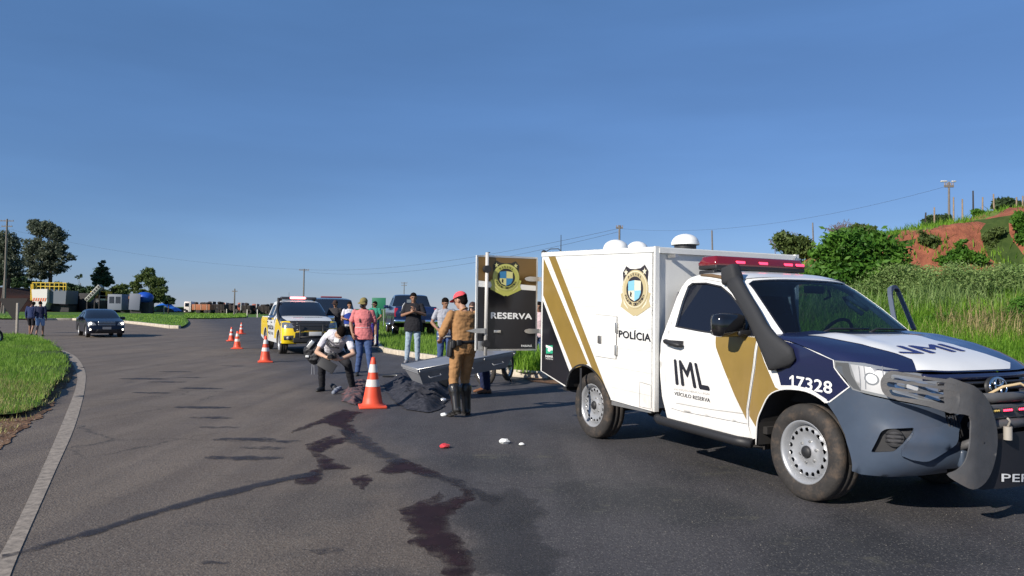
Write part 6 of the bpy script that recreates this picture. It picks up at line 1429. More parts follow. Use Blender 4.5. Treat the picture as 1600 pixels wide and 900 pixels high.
# --- dark van behind the bystanders
sp = dict(w=(.95, 1.15, .16), axles=(1.55, -1.45), arch=.42, rad=.37, tw=.24, zb=.36, paint=M_nvc, mm=M_plas, mirror=(.95, 1.3),
  strips=[('front_bumper', [(2.1, .38, .2, 0), (2.16, .6, .24, 0), (2.14, .75, .24, 0)], M_plas), ('nose', [(2.14, .75, .24, 0), (2.0, 1.08, .22, .03)], M_plas), ('hood', [(2.0, 1.08, .22, .03), (1.15, 1.22, .14, .06)], M_nvc), ('windscreen', [(1.15, 1.22, .14, .06), (.45, 1.80, .1, .05)], M_cg),
   ('roof', [(.45, 1.80, .1, .05), (-1, 1.88, 0, .05), (-2.3, 1.84, -.05, .04)], M_nvc), ('tail', [(-2.3, 1.84, -.05, .04), (-2.45, 1.2, -.06, 0), (-2.42, .5, -.05, 0)], M_nvc)],
  wins=[[(.85, 1.24), (.60, 1.50), (.38, 1.72), (.0, 1.74), (.0, 1.25)], [(-.1, 1.25), (-.1, 1.74), (-2.1, 1.74), (-2.15, 1.3)]], seams=[(.9, .5, 1.2), (-.05, .5, 1.2)], handles=[(.1, 1.05)])
c = AT(521, 490, 31); hh = R(-72)
van, fs, hwf = car('dark_van', 'dark van with a red strip on its roof, behind the bystander in the cap', 'van', (c.x-.6, c.y+2, 0), hh, sp)
MB().box((.2, 0, 1.945), (.2, .9, .06), bev=.02).build('red_roof_strip', mat('dull_red_strip', (.22, .02, .03), .3), van)
for sg in (-1, 1): on(fs, 'nose', 'headlight', [(sg*.98, .1), (sg*.98, .8), (sg*.6, .7), (sg*.6, .2)], M_lens, van, outv=(1, 0, 0))
MB().box((2.38, 0, .62), (.02, .40, .13)).build('licence_plate', mat('plate_grey', (.28, .28, .28), .5), van)
# --- motorcycles
def motorbike(label, pos, hd, col, steer=0.0, grp=None):
    t = empty('motorcycle', pos, hd, label, 'motorcycle', grp); MP = mat('bike_paint_'+label.split()[0], col, .3, coat=.5)
    def bw(x, st):
        w_ = empty('wheel', (x, 0, .30)); w_.parent = t; w_.rotation_euler = (0, 0, st)
        MB().lathe([(.225, -.03), (.27, -.045), (.30, -.02), (.303, 0), (.30, .02), (.27, .045), (.225, .03)], axis='Y', n=36).build('tyre', M_rubber, w_)
        MB().lathe([(.228, -.02), (.215, -.018), (.215, .018), (.228, .02)], axis='Y', n=36).build('rim', M_alu, w_)
        s_ = MB()
        for k in range(14): a = PI*2*k/14; s_.cone((.03*math.cos(a), .02*(-1)**k, .03*math.sin(a)), .004, (.22*math.cos(a+.2), 0, .22*math.sin(a+.2)), .004, 4)
        s_.build('spokes', M_alu, w_)['kind'] = 'stuff'; MB().cone((0, -.06, 0), .045, (0, .06, 0), .045, 14).build('hub', M_alu, w_); MB().cone((0, .045, 0), .11, (0, .05, 0), .11, 20).build('brake_disc', M_steel, w_)
    bw(.68, steer); bw(-.62, 0)
    for y in (-.09, .09): MB().tube([(.68, y, .30), (.56, y, .62), (.42, y*.9, .98)], .022, 8).build('fork', M_alu, t)
    MB().box((0, 0, .42), (.36, .26, .30), bev=.05).cone((.08, 0, .5), .07, (.14, 0, .68), .06, 12).build('engine', mat('engine_metal', (.12, .12, .13), .45, metal=.5), t)
    MB().sphere((.14, 0, .84), (.26, .14, .13), 14, 10).build('fuel_tank', MP, t); MB().box((-.34, 0, .82), (.62, .24, .09), rot=(0, .06, 0), bev=.04).build('seat', M_plas, t)
    MB().box((-.62, 0, .78), (.34, .14, .10), rot=(0, .35, 0), bev=.03).build('tail', MP, t); MB().sphere((.68, 0, .63), (.22, .07, .03), 12, 8).build('front_mudguard', MP, t)
    MB().tube([(.40, -.36, 1.06), (.40, -.18, 1.05), (.42, 0, 1.0), (.40, .18, 1.05), (.40, .36, 1.06)], .014, 8).build('handlebar', M_plas, t)
    MB().sphere((.52, 0, .92), (.09, .09, .09), 12, 8).build('headlight', M_lens, t)
    MB().tube([(.12, -.12, .55), (.10, -.17, .30), (-.2, -.17, .26), (-.45, -.18, .34), (-.72, -.20, .42)], [.022, .022, .024, .045, .05], 10).build('exhaust', M_chrome, t)
    MB().tube([(-.62, .10, .30), (0, .10, .34), (.1, 0, .6), (.42, 0, .95)], .02, 6).tube([(-.62, -.10, .30), (0, -.10, .34)], .02, 6).tube([(.1, 0, .6), (-.35, 0, .74), (-.62, 0, .30)], .018, 6).build('frame', M_plas, t)
    for y in (-.3, .3): MB().box((.42, y, 1.2), (.02, .12, .08), bev=.02).build('mirror', M_plas, t)
    MB().tube([(-.05, .10, .32), (-.12, .26, .02)], .012, 6).build('side_stand', M_plas, t); return t
a = G(757, 603); b_ = G(795, 593.5); hd = math.atan2(a.y-b_.y, a.x-b_.x); m_ = (a+b_)/2
motorbike('black motorcycle standing behind the open RESERVA door, its front wheel turned', (m_.x, m_.y, 0), hd, (.015, .015, .018), R(62))
motorbike('red motorcycle cut by the left edge of the photo beside the grass', G(-44, 541), R(60), (.30, .02, .03))
# --- lorries queued on the far road
M_rub2 = mat('lorry_dark_load', (.030, .024, .022), .9, var=.4, vscale=2); M_rust = mat('orange_tailgate', (.36, .12, .05), .7, var=.2, dirt=.3)
def lorry(label, px0, px1, pyt, pyb, Y, front, cab=True, load=0):
    a = AT(px0, pyb, Y); b_ = AT(px1, pyb, Y); t = AT(px0, pyt, Y); Lh = (b_.x-a.x); H = t.z; e = empty('lorry', ((a.x+b_.x)/2, Y, 0), 0, label, 'lorry', 'lorries queued on the far road')
    x0 = -Lh/2; cw = min(2.4, Lh*.24) if cab else 0
    if cab:
        c_ = MB().box((x0+cw/2, 0, H*.50), (cw, 2.4, H*.80), bev=.18); c_.build('cab', front, e)
        MB().box((x0+cw*.5, -1.22, H*.66), (cw*.6, .03, H*.26)).box((x0-.01, 0, H*.66), (.03, 2.0, H*.28)).build('cab_window', M_cg, e)
        MB().box((x0+cw*.2, -1.24, H*.30), (cw*.3, .04, H*.14)).build('cab_step', M_plas, e); MB().box((x0+cw+.05, -1.0, H*.55), (.10, .35, H*.75)).build('wind_deflector', M_wht2, e)
    bl_ = Lh-cw-.4; bx0 = x0+cw+.35
    MB().box((bx0+bl_/2, 0, H*.50), (bl_, 2.4, H*.42), bev=.04).build('cargo_bed', M_rust if load else M_rub2, e)
    n = max(3, int(bl_/.9))
    for k in range(n): MB().box((bx0+(k+.5)*bl_/n, -1.23, H*.50), (.12, .05, H*.40)).build('bed_rib', mat('pale_rib', (.35, .28, .22), .8) if load else M_rub2, e)
    lm = MB()
    for k in range(int(bl_/.45)): lm.sphere((bx0+.4+random.random()*(bl_-.8), random.uniform(-.9, .9), H*.74+random.uniform(0, .08)*H), (.5, .5, H*.10), 8, 6)
    voxel('load', lm, M_rub2, e, .16, 1); MB().box((bx0+bl_/2-.5, 0, H*.22), (bl_+1.5, .9, H*.10)).build('chassis', M_under, e)
    for xk in (x0+cw*.5, bx0+bl_*.35, bx0+bl_*.80, bx0+bl_*.92):
        for y in (-1.05, 1.05): MB().lathe([(.01, -.15), (.3, -.15), (.5, -.13), (.5, .13), (.3, .15), (.01, .15)], c=(xk, y, .5), axis='Y', n=18).build('wheel', M_rubber, e)
    return e
Mw = mat('white_lorry_cab', (.70, .62, .58), .4); Mr = mat('dull_red_cab', (.30, .08, .05), .5)
lorry('white and red lorry with orange ribbed bed at the head of the queue', 291, 332, 469, 488, 150, Mw, True, 1)
lorry('first dark lorry behind the one with the ribbed orange bed', 328, 354, 469, 488, 156, M_rub2, True)
lorry('dark lorry with a reddish tail panel left of the short pole', 350, 371, 471, 489, 160, Mr, True)
lorry('dark lorry right of the short pole, bearing an orange tail panel', 374, 394, 471, 489, 158, Mr, True)
lorry('dark lorry just left of the police pickup in the queue', 396, 424, 473, 490, 160, Mr, True)
lorry('last dark lorry of the queue, half behind the police pickup', 424, 452, 472, 491, 166, M_rub2, True)
# --- works yard: hopper, tanks, conveyor, tarpaulin
M_hop = mat('hopper_white', (.62, .60, .56), .6, dirt=.3, vscale=1); M_hop2 = mat('hopper_shade_grey', (.10, .12, .15), .6, dirt=.2, vscale=1); M_ylw = mat('safety_yellow', (.62, .42, .03), .5); M_mach = mat('dark_machinery', (.03, .028, .03), .8, var=.4, vscale=1)  # the grey of the hopper side is darkened, shade painted in
Y = 142; s_ = Y/FPX; o_ = AT(88, 488, Y); hp_ = empty('hopper_trailer', (o_.x, Y, 0), 0, 'tall white and grey hopper with yellow railings on top, left of the machinery', 'hopper')
X_ = lambda px: (px-88)*s_; Z_ = lambda py: AT(88, py, Y).z
def quadbox(name, pts, y0, y1, m, parent): mb = MB(); mb.prism(pts, y0, y1, lambda x, z, y: (x, y, z)); return mb.build(name, m, parent)
quadbox('hopper_front', [(X_(62), Z_(453)), (X_(86), Z_(452)), (X_(86), Z_(472)), (X_(81), Z_(484)), (X_(70), Z_(484)), (X_(64), Z_(472))], -2.6, 2, M_hop, hp_)
quadbox('hopper_side', [(X_(86.2), Z_(454)), (X_(112), Z_(454)), (X_(111), Z_(475)), (X_(86.2), Z_(474))], -1.9, 2, M_hop2, hp_)
for k in range(6): quadbox('warning_stripe', [(X_(64+k*3.6), Z_(471)), (X_(65.8+k*3.6), Z_(471)), (X_(67.4+k*3.6), Z_(466)), (X_(65.6+k*3.6), Z_(466))], -2.65, -2.6, mat('orange_stripe', (.65, .15, .05), .6), hp_)
quadbox('chassis', [(X_(84), Z_(487)), (X_(112), Z_(487)), (X_(112), Z_(477)), (X_(84), Z_(477))], -1, 1.5, M_mach, hp_)
for k, px in enumerate([60, 66, 73, 80, 87, 94, 101, 108, 112]):
    MB().cone((X_(px), -2, Z_(454)), .09, (X_(px), -2, Z_(442)), .09, 6).build('railing_post', M_ylw, hp_)
for py in (442.5, 448): MB().box((X_(86), -2, Z_(py)), (X_(112)-X_(60), .12, .14)).build('handrail', M_ylw, hp_)
for k in range(4): MB().cone((X_(60+k*1.2), -2.4, Z_(470)), .07, (X_(60+k*1.2), -2.4, Z_(445)), .07, 6).build('ladder_rail', M_ylw, hp_)
cv = empty('conveyor', AT(148, 488, 140), 0, 'grey inclined conveyor arm above the black car', 'conveyor'); cv.location.z = 0; Y = 140; s_ = Y/FPX
a = Vector(((136-148)*s_, 0, Z_(469))); b_ = Vector(((157-148)*s_, 0, Z_(446)))
d_ = (b_-a); MB().box((a+b_)/2, (d_.length, 1.2, .75), rot=(0, -math.atan2(d_.z, d_.x), 0), bev=.05).build('arm', mat('conveyor_grey', (.30, .30, .27), .6, dirt=.3, vscale=1), cv)
for k in range(7): q = a.lerp(b_, (k+.5)/7); MB().box(q+Vector((0, -.62, 0)), (.35, .06, .35), rot=(0, -math.atan2(d_.z, d_.x), 0)).build('frame_panel', M_mach, cv)
for f_ in (0, .55, .9): q = a.lerp(b_, f_); MB().cone((q.x, 0, 0), .15, (q.x, 0, q.z), .12, 6).build('leg', M_mach, cv)
mc = empty('asphalt_plant', (AT(130, 488, 146).x, 146, 0), 0, 'dark jumble of plant machinery between the hopper and the blue tank', 'machinery')
mx0 = mc.location.x
for k in range(26):
    px = random.uniform(113, 212); w_ = random.uniform(1.2, 3.2); h_ = (488-random.uniform(462, 474))*146/FPX
    x_ = AT(px, 488, 146).x-mx0; z1 = h_+.9
    if k % 3: MB().box((x_, random.uniform(0, 5), z1/2), (w_, 2, z1), rot=(0, random.uniform(-.06, .06), 0), bev=.08).build('plant_module', M_mach, mc)
    else: MB().cone((x_-w_, random.uniform(-1, 3), z1*.55), z1*.36, (x_+w_, random.uniform(-1, 3), z1*.6), z1*.36, 14).build('drum', mat('dark_drum', (.06, .06, .065), .5, metal=.3, var=.3, vscale=1), mc)
for px, py, w_, h_, m_ in [(163, 459, 3.0, .8, mat('yellow_roof', (.70, .45, .03), .5)), (190, 465, 9, .5, mat('rusty_roof', (.28, .13, .07), .8)), (168, 463, 1.4, 1.6, M_hop)]:
    p = AT(px, py, 143); MB().box((p.x-mx0, -4, p.z), (w_, 2, h_)).build('roof_panel', m_, mc)
kb = empty('site_cabin', (AT(184, 488, 138).x, 138, 0), 0, 'pale site cabin with two dark windows beside the machinery', 'cabin')
MB().box((0, 0, 2.1), (2.6, 2.4, 2.9), bev=.06).build('wall', mat('cabin_shade_grey', (.15, .17, .21), .6), kb)  # wall colour darkened so that it carries the cabin's shade
for x_ in (-.55, .62): MB().box((x_, -1.22, 2.5), (.85, .05, 1.2)).build('window', M_cg, kb)
pn = empty('grey_panel', (AT(210, 488, 137).x, 137, 0), 0, 'leaning grey flat panel immediately left of the blue tank', 'panel'); MB().box((0, 0, 2.2), (2.0, .15, 3.0), rot=(0, .05, 0), bev=.03).build('sheet', mat('panel_shade_grey', (.12, .135, .18), .6), pn); MB().box((0, .5, .5), (2, .3, .9)).build('foot', M_mach, pn)  # sheet grey holds the panel's shade as well as its own tone
Mb_ = mat('blue_plastic', (.01, .07, .42), .4, var=.1); p = AT(226, 465, 139); bt_ = empty('blue_tank', (p.x, 139, 0), 0, 'blue rounded tank below the feathery tree', 'tank')
MB().sphere((0, 0, p.z), (1.6, 1.3, 1.05), 18, 12).build('tank_shell', Mb_, bt_); MB().box((0, 0, (p.z-1)/2), (2.4, 1.6, p.z-.8)).build('stand', M_mach, bt_)
p = AT(258, 488, 165); tp = empty('tarpaulin', (p.x, 165, 0), 0, 'bright blue tarpaulin tent behind the white post on the island', 'tarpaulin')
grid_obj('sheet', lambda a, b_: ((a-.5)*6.0, (b_-.5)*4, max(0.1, 2.35*(1-abs(a-.5)*1.75)**.7 if abs(a-.5)*1.75 < 1 else .1)*(.75+.25*math.cos((b_-.5)*3))+.10*math.sin(a*23)+.05*math.sin(b_*17)), 30, 10, mat('blue_tarp', (.02, .14, .55), .5, var=.15), tp)
MB().cone((0, 0, 0), .04, (0, 0, 1.8), .04, 6).build('pole', M_pole, tp)
# --- road sign seen from behind, and its post; green board
p = G(19, 505); Ys = 38.0; c_ = AT(18, 480, Ys); sg_ = empty('give_way_sign', (AT(25, 500, Ys).x, Ys, 0), 0, 'dark back of a large give way sign, point down, by the two walkers', 'road sign')
tri = rounded([(AT(-3, 478, Ys).x-sg_.location.x, AT(-3, 466, Ys).z), (AT(44, 478, Ys).x-sg_.location.x, AT(44, 466, Ys).z), (AT(22, 478, Ys).x-sg_.location.x, AT(22, 501, Ys).z)], .1)
mb = MB(); mb.prism(tri, 0, .03, lambda x, z, y: (x, y, z)); mb.build('sign_board', mat('sign_back', (.010, .008, .008), .8, var=.2), sg_)
b_ = G(26, 526); po = MB().box((0, 0, .72), (.10, .08, 1.6), bev=.02).build('wooden_post', mat('weathered_post', (.30, .27, .23), .9, var=.2)); po.location = (b_.x, b_.y, 0); tag(po, 'weathered grey post in the grass in front of the dark sign', 'post')
MB().cone((0, .06, -.2), .035, (0, .06, AT(22, 480, Ys).z), .035, 8).build('sign_post', M_alu, sg_)
p = AT(592, 474, 60); gs_ = empty('green_sign', (p.x, 60, 0), 0, 'green road direction board between the green-shirted man and the blue pickup', 'road sign')
MB().box((0, 0, p.z), (1.1, .06, .9), bev=.01).build('sign_board', mat('sign_green', (.01, .16, .08), .5), gs_)
for x_ in (-.4, .4): MB().cone((x_, .06, 0), .04, (x_, .06, p.z), .04, 6).build('sign_post', M_alu, gs_)
# ================================================= PEOPLE
SK1 = mat('skin_tan', (.42, .235, .155), .55, var=.06); SK2 = mat('skin_brown', (.27, .14, .085), .55, var=.06); SK3 = mat('skin_light', (.52, .32, .22), .55, var=.06)
M_hair = mat('dark_hair', (.010, .007, .006), .95, spec=.1, bump=.3, bscale=60); M_eye = mat('eye_dark', (.01, .01, .01), .2)
def cloth(name, col, rough=.85): return mat('cloth_'+name, col, rough, spec=.2, var=.10, vscale=9, bump=.35, bscale=16)
def oval_tube(mb, secs, n=18):
    """secs: (centre, half width, half depth, side vector)"""
    V = []; m = len(secs)
    for i, (c, a, b_, sv) in enumerate(secs):
        c = Vector(c); d = (Vector(secs[min(i+1, m-1)][0])-Vector(secs[max(i-1, 0)][0])).normalized(); sv = Vector(sv); sv = (sv-d*sv.dot(d)).normalized(); fv = d.cross(sv)
        for k in range(n):
            t = 2*PI*k/n; cc, ss = math.cos(t), math.sin(t); V.append(c+sv*a*math.copysign(abs(cc)**.85, cc)+fv*b_*math.copysign(abs(ss)**.85, ss))
    F = [(i*n+k, i*n+(k+1) % n, (i+1)*n+(k+1) % n, (i+1)*n+k) for i in range(m-1) for k in range(n)]+[tuple(range(n)), tuple((m-1)*n+k for k in range(n))]
    mb.add(V, F, True)
def limb(mb, pts, rad, n=12):
    for i in range(len(pts)-1): mb.cone(pts[i], rad[i], pts[i+1], rad[i+1], n, caps=True); 
    for p, r in zip(pts, rad): mb.sphere(p, r, n, 8)
def hand(mb, w, d, up_, side, curl=.35, s=1.0):
    """palm and five fingers from wrist w along d; up_ = back of the hand; side = thumb side"""
    d = Vector(d).normalized(); side = Vector(side); side = (side-d*side.dot(d)).normalized(); bk = d.cross(side).normalized()
    if bk.dot(Vector(up_)) < 0: bk = -bk
    w = Vector(w); oval_tube(mb, [(w-d*.01, .028*s, .020*s, side), (w+d*.04*s, .040*s, .017*s, side), (w+d*.088*s, .041*s, .014*s, side)], 12)
    for k, (o, L) in enumerate([(.030, .070), (.010, .080), (-.010, .075), (-.030, .058)]):
        p = w+d*.082*s+side*o*s; q = p+(d*math.cos(curl)-bk*math.sin(curl))*L*.5*s; r = q+(d*math.cos(curl*2.4)-bk*math.sin(curl*2.4))*L*.5*s; limb(mb, [p, q, r], [.0105*s, .0095*s, .008*s], 8)
    p = w+d*.02*s+side*.03*s; q = p+(side*.75+d*.6-bk*.2).normalized()*.042*s; r = q+(side*.25+d*.9-bk*.35).normalized()*.034*s; limb(mb, [p, q, r], [.013*s, .011*s, .0095*s], 8)
DEF = dict(pelvis=(0, 0, .93), waist=(0, .0, 1.08), chest=(0, .015, 1.27), neck=(0, -.005, 1.46), head=(0, .03, 1.598),
  shR=(.185, 0, 1.415), shL=(-.185, 0, 1.415), elR=(.235, -.03, 1.13), elL=(-.235, -.03, 1.13), wrR=(.245, .06, .885), wrL=(-.245, .06, .885),
  hipR=(.09, 0, .92), hipL=(-.09, 0, .92), knR=(.10, .02, .50), knL=(-.10, .02, .50), anR=(.11, -.02, .085), anL=(-.11, -.02, .085), toeR=(.03, 1, 0), toeL=(-.03, 1, 0), face=(0, 1, 0), curl=.45)
def person(label, pos, rz, skin, shirt, trousers, shoes, h=1.75, pose=None, sleeve=.55, legs=1.0, hair=M_hair, girth=1.0, vox=.010, group=None, long_=False, extra=None, untuck=.0, shoeh=.0):
    J = dict(DEF); J.update(pose or {}); J = {k: (Vector(v) if not isinstance(v, (int, float)) else v) for k, v in J.items()}
    t = empty('person', pos, rz, label, 'person', group); t.scale = (h/1.75,)*3; g = girth
    hipv = (J['hipR']-J['hipL']).normalized(); shv = (J['shR']-J['shL']).normalized()
    def torso(mb, k, lo=0.0, hi=1.0, add=0.0):
        P = [J['pelvis']+(J['pelvis']-J['waist']).normalized()*.07, J['pelvis'], J['waist'], J['chest'], J['neck'].lerp(J['chest'], .22), J['neck']]
        W = [.165*g, .172*g, .150*g, .175*g, .172, .075]; D = [.105, .118*g, .108*g, .120*g, .098, .062]; S = [hipv, hipv, (hipv+shv), shv, shv, shv]
        secs = [(P[i], W[i]*k+add, D[i]*k+add, S[i]) for i in range(6)]
        oval_tube(mb, secs[int(lo):int(hi) if hi > 1 else 6]); return secs
    b_ = MB(); torso(b_, .93)
    face = J['face'].normalized(); up_ = (J['head']-J['neck']).normalized(); face = (face-up_*face.dot(up_)*.7).normalized(); upv = (up_-face*up_.dot(face)*.6).normalized(); rt = face.cross(upv).normalized(); upv = rt.cross(face)
    Hc = J['head']
    Mx = Matrix((rt, face, upv)).transposed()
    def hp_(x, y, z): return Hc+Mx @ Vector((x, y, z))
    def headball(mb, c, r):
        k = len(mb.v); mb.sphere((0, 0, 0), r, 16, 12); c = hp_(*c)
        for i in range(k, len(mb.v)): mb.v[i] = tuple(c+Mx @ Vector(mb.v[i]))
    headball(b_, (0, -.012, .022), (.075, .092, .088)); headball(b_, (0, .012, -.038), (.058, .070, .075)); headball(b_, (0, .045, -.078), (.034, .032, .030)); headball(b_, (0, .086, -.012), (.014, .022, .022)); headball(b_, (0, .082, .022), (.045, .012, .010)); headball(b_, (0, .076, -.048), (.024, .014, .009))
    for s in (-1, 1): headball(b_, (s*.076, -.008, -.005), (.012, .022, .032))
    limb(b_, [J['neck']-up_*.04, J['head']-up_*.07], [.056, .052])
    for s in 'RL':
        sh, el, wr = J['sh'+s], J['el'+s], J['wr'+s]; limb(b_, [sh-Vector((0, 0, .015)), sh.lerp(el, .45), el, el.lerp(wr, .35), wr], [.044, .046, .040, .040, .027])
        d = (wr-el).normalized(); sd_ = J.get('thumb'+s, Vector((0, 1, 0))+Vector((-.4 if s == 'R' else .4, 0, 0))); hd_ = J.get('hand'+s, d); hand(b_, wr, hd_, J.get('back'+s, Vector((1 if s == 'R' else -1, 0, .3))), sd_, J['curl'])
        hp, kn, an = J['hip'+s], J['kn'+s], J['an'+s]; limb(b_, [hp, hp.lerp(kn, .5), kn, kn.lerp(an, .35), an], [.088, .072, .054, .052, .036]); tv = J['toe'+s].normalized(); limb(b_, [an-Vector((0, 0, .03)), an+tv*.10-Vector((0, 0, .045))], [.035, .028])
    voxel('body', b_, skin, t, vox, 2)
    # clothes
    if shirt is not None:
        c = MB(); k0 = torso(c, 1.0, add=.012)
        if untuck: c2 = J['pelvis']+(J['pelvis']-J['waist']).normalized()*(.07+untuck); oval_tube(c, [(c2, .205*g, .152*g, hipv), (J['pelvis'], .205*g, .152*g, hipv), (J['waist'], .17*g, .125*g, hipv)])
        for s in 'RL':
            sh, el, wr = J['sh'+s], J['el'+s], J['wr'+s]
            if sleeve <= 1: e = sh.lerp(el, sleeve); limb(c, [sh-Vector((0, 0, .012)), e], [.064, .062])
            else: limb(c, [sh, el, el.lerp(wr, min(1, sleeve-1))], [.064, .055, .045])
        # open the sleeve and neck ends by trimming spheres: cuffs read as edges
        voxel('shirt', c, shirt, t, .011, 3, .007, .055)
        cl = MB(); cl.tube([J['neck']+rt*.062*math.cos(a)+face*.058*math.sin(a)+up_*(.004-.02*math.sin(a)) for a in np.linspace(0, 2*PI, 18, endpoint=False)], .010, 6, closed=True).build('collar', shirt, t)
    c = MB(); P = J['pelvis']; dn_ = (J['pelvis']-J['waist']).normalized()
    oval_tube(c, [(P+dn_*.085, .165*g, .115*g, hipv), (P, .178*g, .126*g, hipv), (P-dn_*.11, .160*g, .116*g, hipv)])
    for s in 'RL':
        hp, kn, an = J['hip'+s], J['kn'+s], J['an'+s]; e = kn.lerp(an, max(0, legs-1)) if legs > 1 else an.lerp(an, 1)
        if legs >= 1: limb(c, [hp, hp.lerp(kn, .5), kn, kn.lerp(an, .1 if shoeh else .45), an.lerp(kn, .72 if shoeh else .04)], [.100, .088, .070, .066, .066 if shoeh else .058])
        else: limb(c, [hp, hp.lerp(kn, .5), hp.lerp(kn, legs*1.05)], [.102, .092, .082])
    voxel('trousers', c, trousers, t, .012, 3, .007, .06)
    for s in 'RL':
        an = J['an'+s]; tv = J['toe'+s].normalized(); sdv = tv.cross(Vector((0, 0, 1))).normalized(); zb = an.z-.085; c = MB()
        for dd, r, hz_ in ((-.035, .040, .048), (-.01, .041, .050), (.02, .042, .050), (.05, .043, .044), (.08, .044, .038), (.11, .043, .034), (.14, .041, .030), (.165, .034, .024)): p = an+tv*dd; c.sphere((p.x, p.y, p.z-.085+hz_), (r, r, hz_), 12, 8)
        if shoeh: limb(c, [an-Vector((0, 0, .03)), an.lerp(J['kn'+s], .40), an.lerp(J['kn'+s], shoeh*.85), an.lerp(J['kn'+s], shoeh)], [.060, .068, .086, .088])
        o = voxel('boot' if shoeh else 'shoe', c, shoes, t, .008, 2)
        so = MB(); 
        for dd, r in ((-.035, .042), (.05, .043), (.12, .044)): p = an+tv*dd; so.cone((p.x, p.y, p.z-.085+tv.z*0), r, (p.x, p.y, p.z-.062), r, 14)
        so.build('sole', mat('dark_sole', (.02, .018, .016), .8) if not isinstance(extra, str) else mat('pale_sole', (.5, .48, .45), .8), o)
    if hair is not None:
        c = MB(); headball(c, (0, -.018, .040), (.083, .098, .085)); headball(c, (0, -.055, -.01), (.070, .055, .075))
        if long_: headball(c, (0, -.05, -.09), (.085, .06, .12)); headball(c, (.06, -.01, -.07), (.028, .05, .11)); headball(c, (-.06, -.01, -.07), (.028, .05, .11))
        o = voxel('hair', c, hair, t, .009, 1, .004, .03)
        me = o.data; bm = bmesh.new(); bm.from_mesh(me)              # hairline: clear the face
        kill = [f for f in bm.faces if (lambda q: q.y > .028 and q.z < .048+.3*(abs(q.x)*0))(Mx.transposed() @ (f.calc_center_median()-Hc))]
        bmesh.ops.delete(bm, geom=kill, context='FACES'); bm.to_mesh(me); bm.free(); me.polygons.foreach_set('use_smooth', [True]*len(me.polygons))
    for s in (-1, 1): e = MB(); e.sphere(hp_(s*.028, .082, .008), .0075, 8, 6); e.build('eye', M_eye, t); e = MB(); e.tube([hp_(s*.016, .092, .026), hp_(s*.045, .084, .026)], .004, 5).build('eyebrow', M_hair, t)
    t['_J'] = 0; del t['_J']
    return t, J, hp_, Mx
def cap(t, hp_, m, brim=(0, 1), bm_=None, tilt=0):
    c = MB(); V = []; 
    for j in range(9):
        for i in range(24):
            a = 2*PI*i/24; e = (PI/2)*j/8; V.append(hp_(.086*math.cos(e)*math.cos(a), -.012+.102*math.cos(e)*math.sin(a), .045+.085*math.sin(e)))
    c.add(V, [(j*24+i, j*24+(i+1) % 24, (j+1)*24+(i+1) % 24, (j+1)*24+i) for j in range(8) for i in range(24)], True)
    bx_, by_ = brim; V = []
    for r, dz_ in ((.085, 0), (.125, -.006), (.165, -.020)):
        for a in np.linspace(-.75, .75, 11): ca, sa = math.cos(a), math.sin(a); x = (sa*by_+ca*bx_); y = (ca*by_-sa*bx_); V.append(hp_(x*r*.92*(1 if r < .1 else .62+.38*abs(ca)), -.012+y*r, .046+dz_))
    c.add(V, [(j*11+i, j*11+i+1, (j+1)*11+i+1, (j+1)*11+i) for j in range(2) for i in range(10)], True)
    c.add([tuple(Vector(v)-Vector((0, 0, .006))) for v in V], [(j*11+i, j*11+i+1, (j+1)*11+i+1, (j+1)*11+i) for j in range(2) for i in range(10)], True)
    return c.build('cap', m, t)
def gz(px, py, z=0): return G(px, py, z)
# 1 --- policeman walking away
khaki = cloth('khaki_uniform', (.36, .195, .085)); bootm = mat('black_leather_boot', (.014, .013, .012), .35, coat=.3)
p = gz(722, 650); t, J, hp_, Mx = person('policeman in brown uniform, black boots and pink cap, seen from behind by the open door', p, R(28), SK1, khaki, khaki, bootm, 1.73, dict(
    head=(-.03, .05, 1.60), face=(-.55, .85, -.15), elL=(-.30, .02, 1.15), wrL=(-.24, .24, 1.05), handL=(.2, .95, -.1), elR=(.27, .04, 1.14), wrR=(.16, .26, 1.04), handR=(-.5, .9, 0),
    knL=(-.12, .04, .50), anL=(-.13, -.10, .13), toeL=(-.3, .9, -.28), knR=(.09, .12, .51), anR=(.10, .07, .085), pelvis=(0, 0, .94)), sleeve=1.0, vox=.008, girth=1.03, shoeh=.70)
cap(t, hp_, cloth('pink_cap', (.80, .10, .12)), (0, 1))
mb = MB(); oval_tube(mb, [((0, 0, 1.005), .172, .132, (1, 0, 0)), ((0, 0, 1.05), .168, .129, (1, 0, 0))], 28); mb.build('belt', M_plas, t)
MB().box((-.205, -.02, .93), (.055, .11, .22), rot=(0, .08, 0), bev=.02).box((-.20, -.03, 1.04), (.05, .07, .05), bev=.01).build('holster', M_plas, t)
MB().box((-.19, -.10, 1.0), (.05, .06, .11), bev=.012).build('radio', M_plas, t); MB().box((-.12, -.135, 1.02), (.07, .04, .08), bev=.012).build('ammunition_pouch', M_plas, t)
for k_, (s_, zt__, hh__) in enumerate((('POLÍCIA MILITAR', 1.375, .030), ('DO PARANÁ', 1.325, .030))):
    w_ = .13 if k_ == 0 else .085
    text_on('lettering', s_, lambda a, z: (a, -.172+1.4*a*a, z), mat('brown_lettering', (.05, .02, .01), .8), t, [(-w_, zt__), (w_, zt__), (w_, zt__+hh__), (-w_, zt__+hh__)], off=.004)
MB().tube([(-.18, .26, 1.07), (-.12, .34, 1.10)], .008, 6).box((-.15, .32, 1.09), (.16, .11, .02), bev=.004).build('notepad', M_wht2, t)
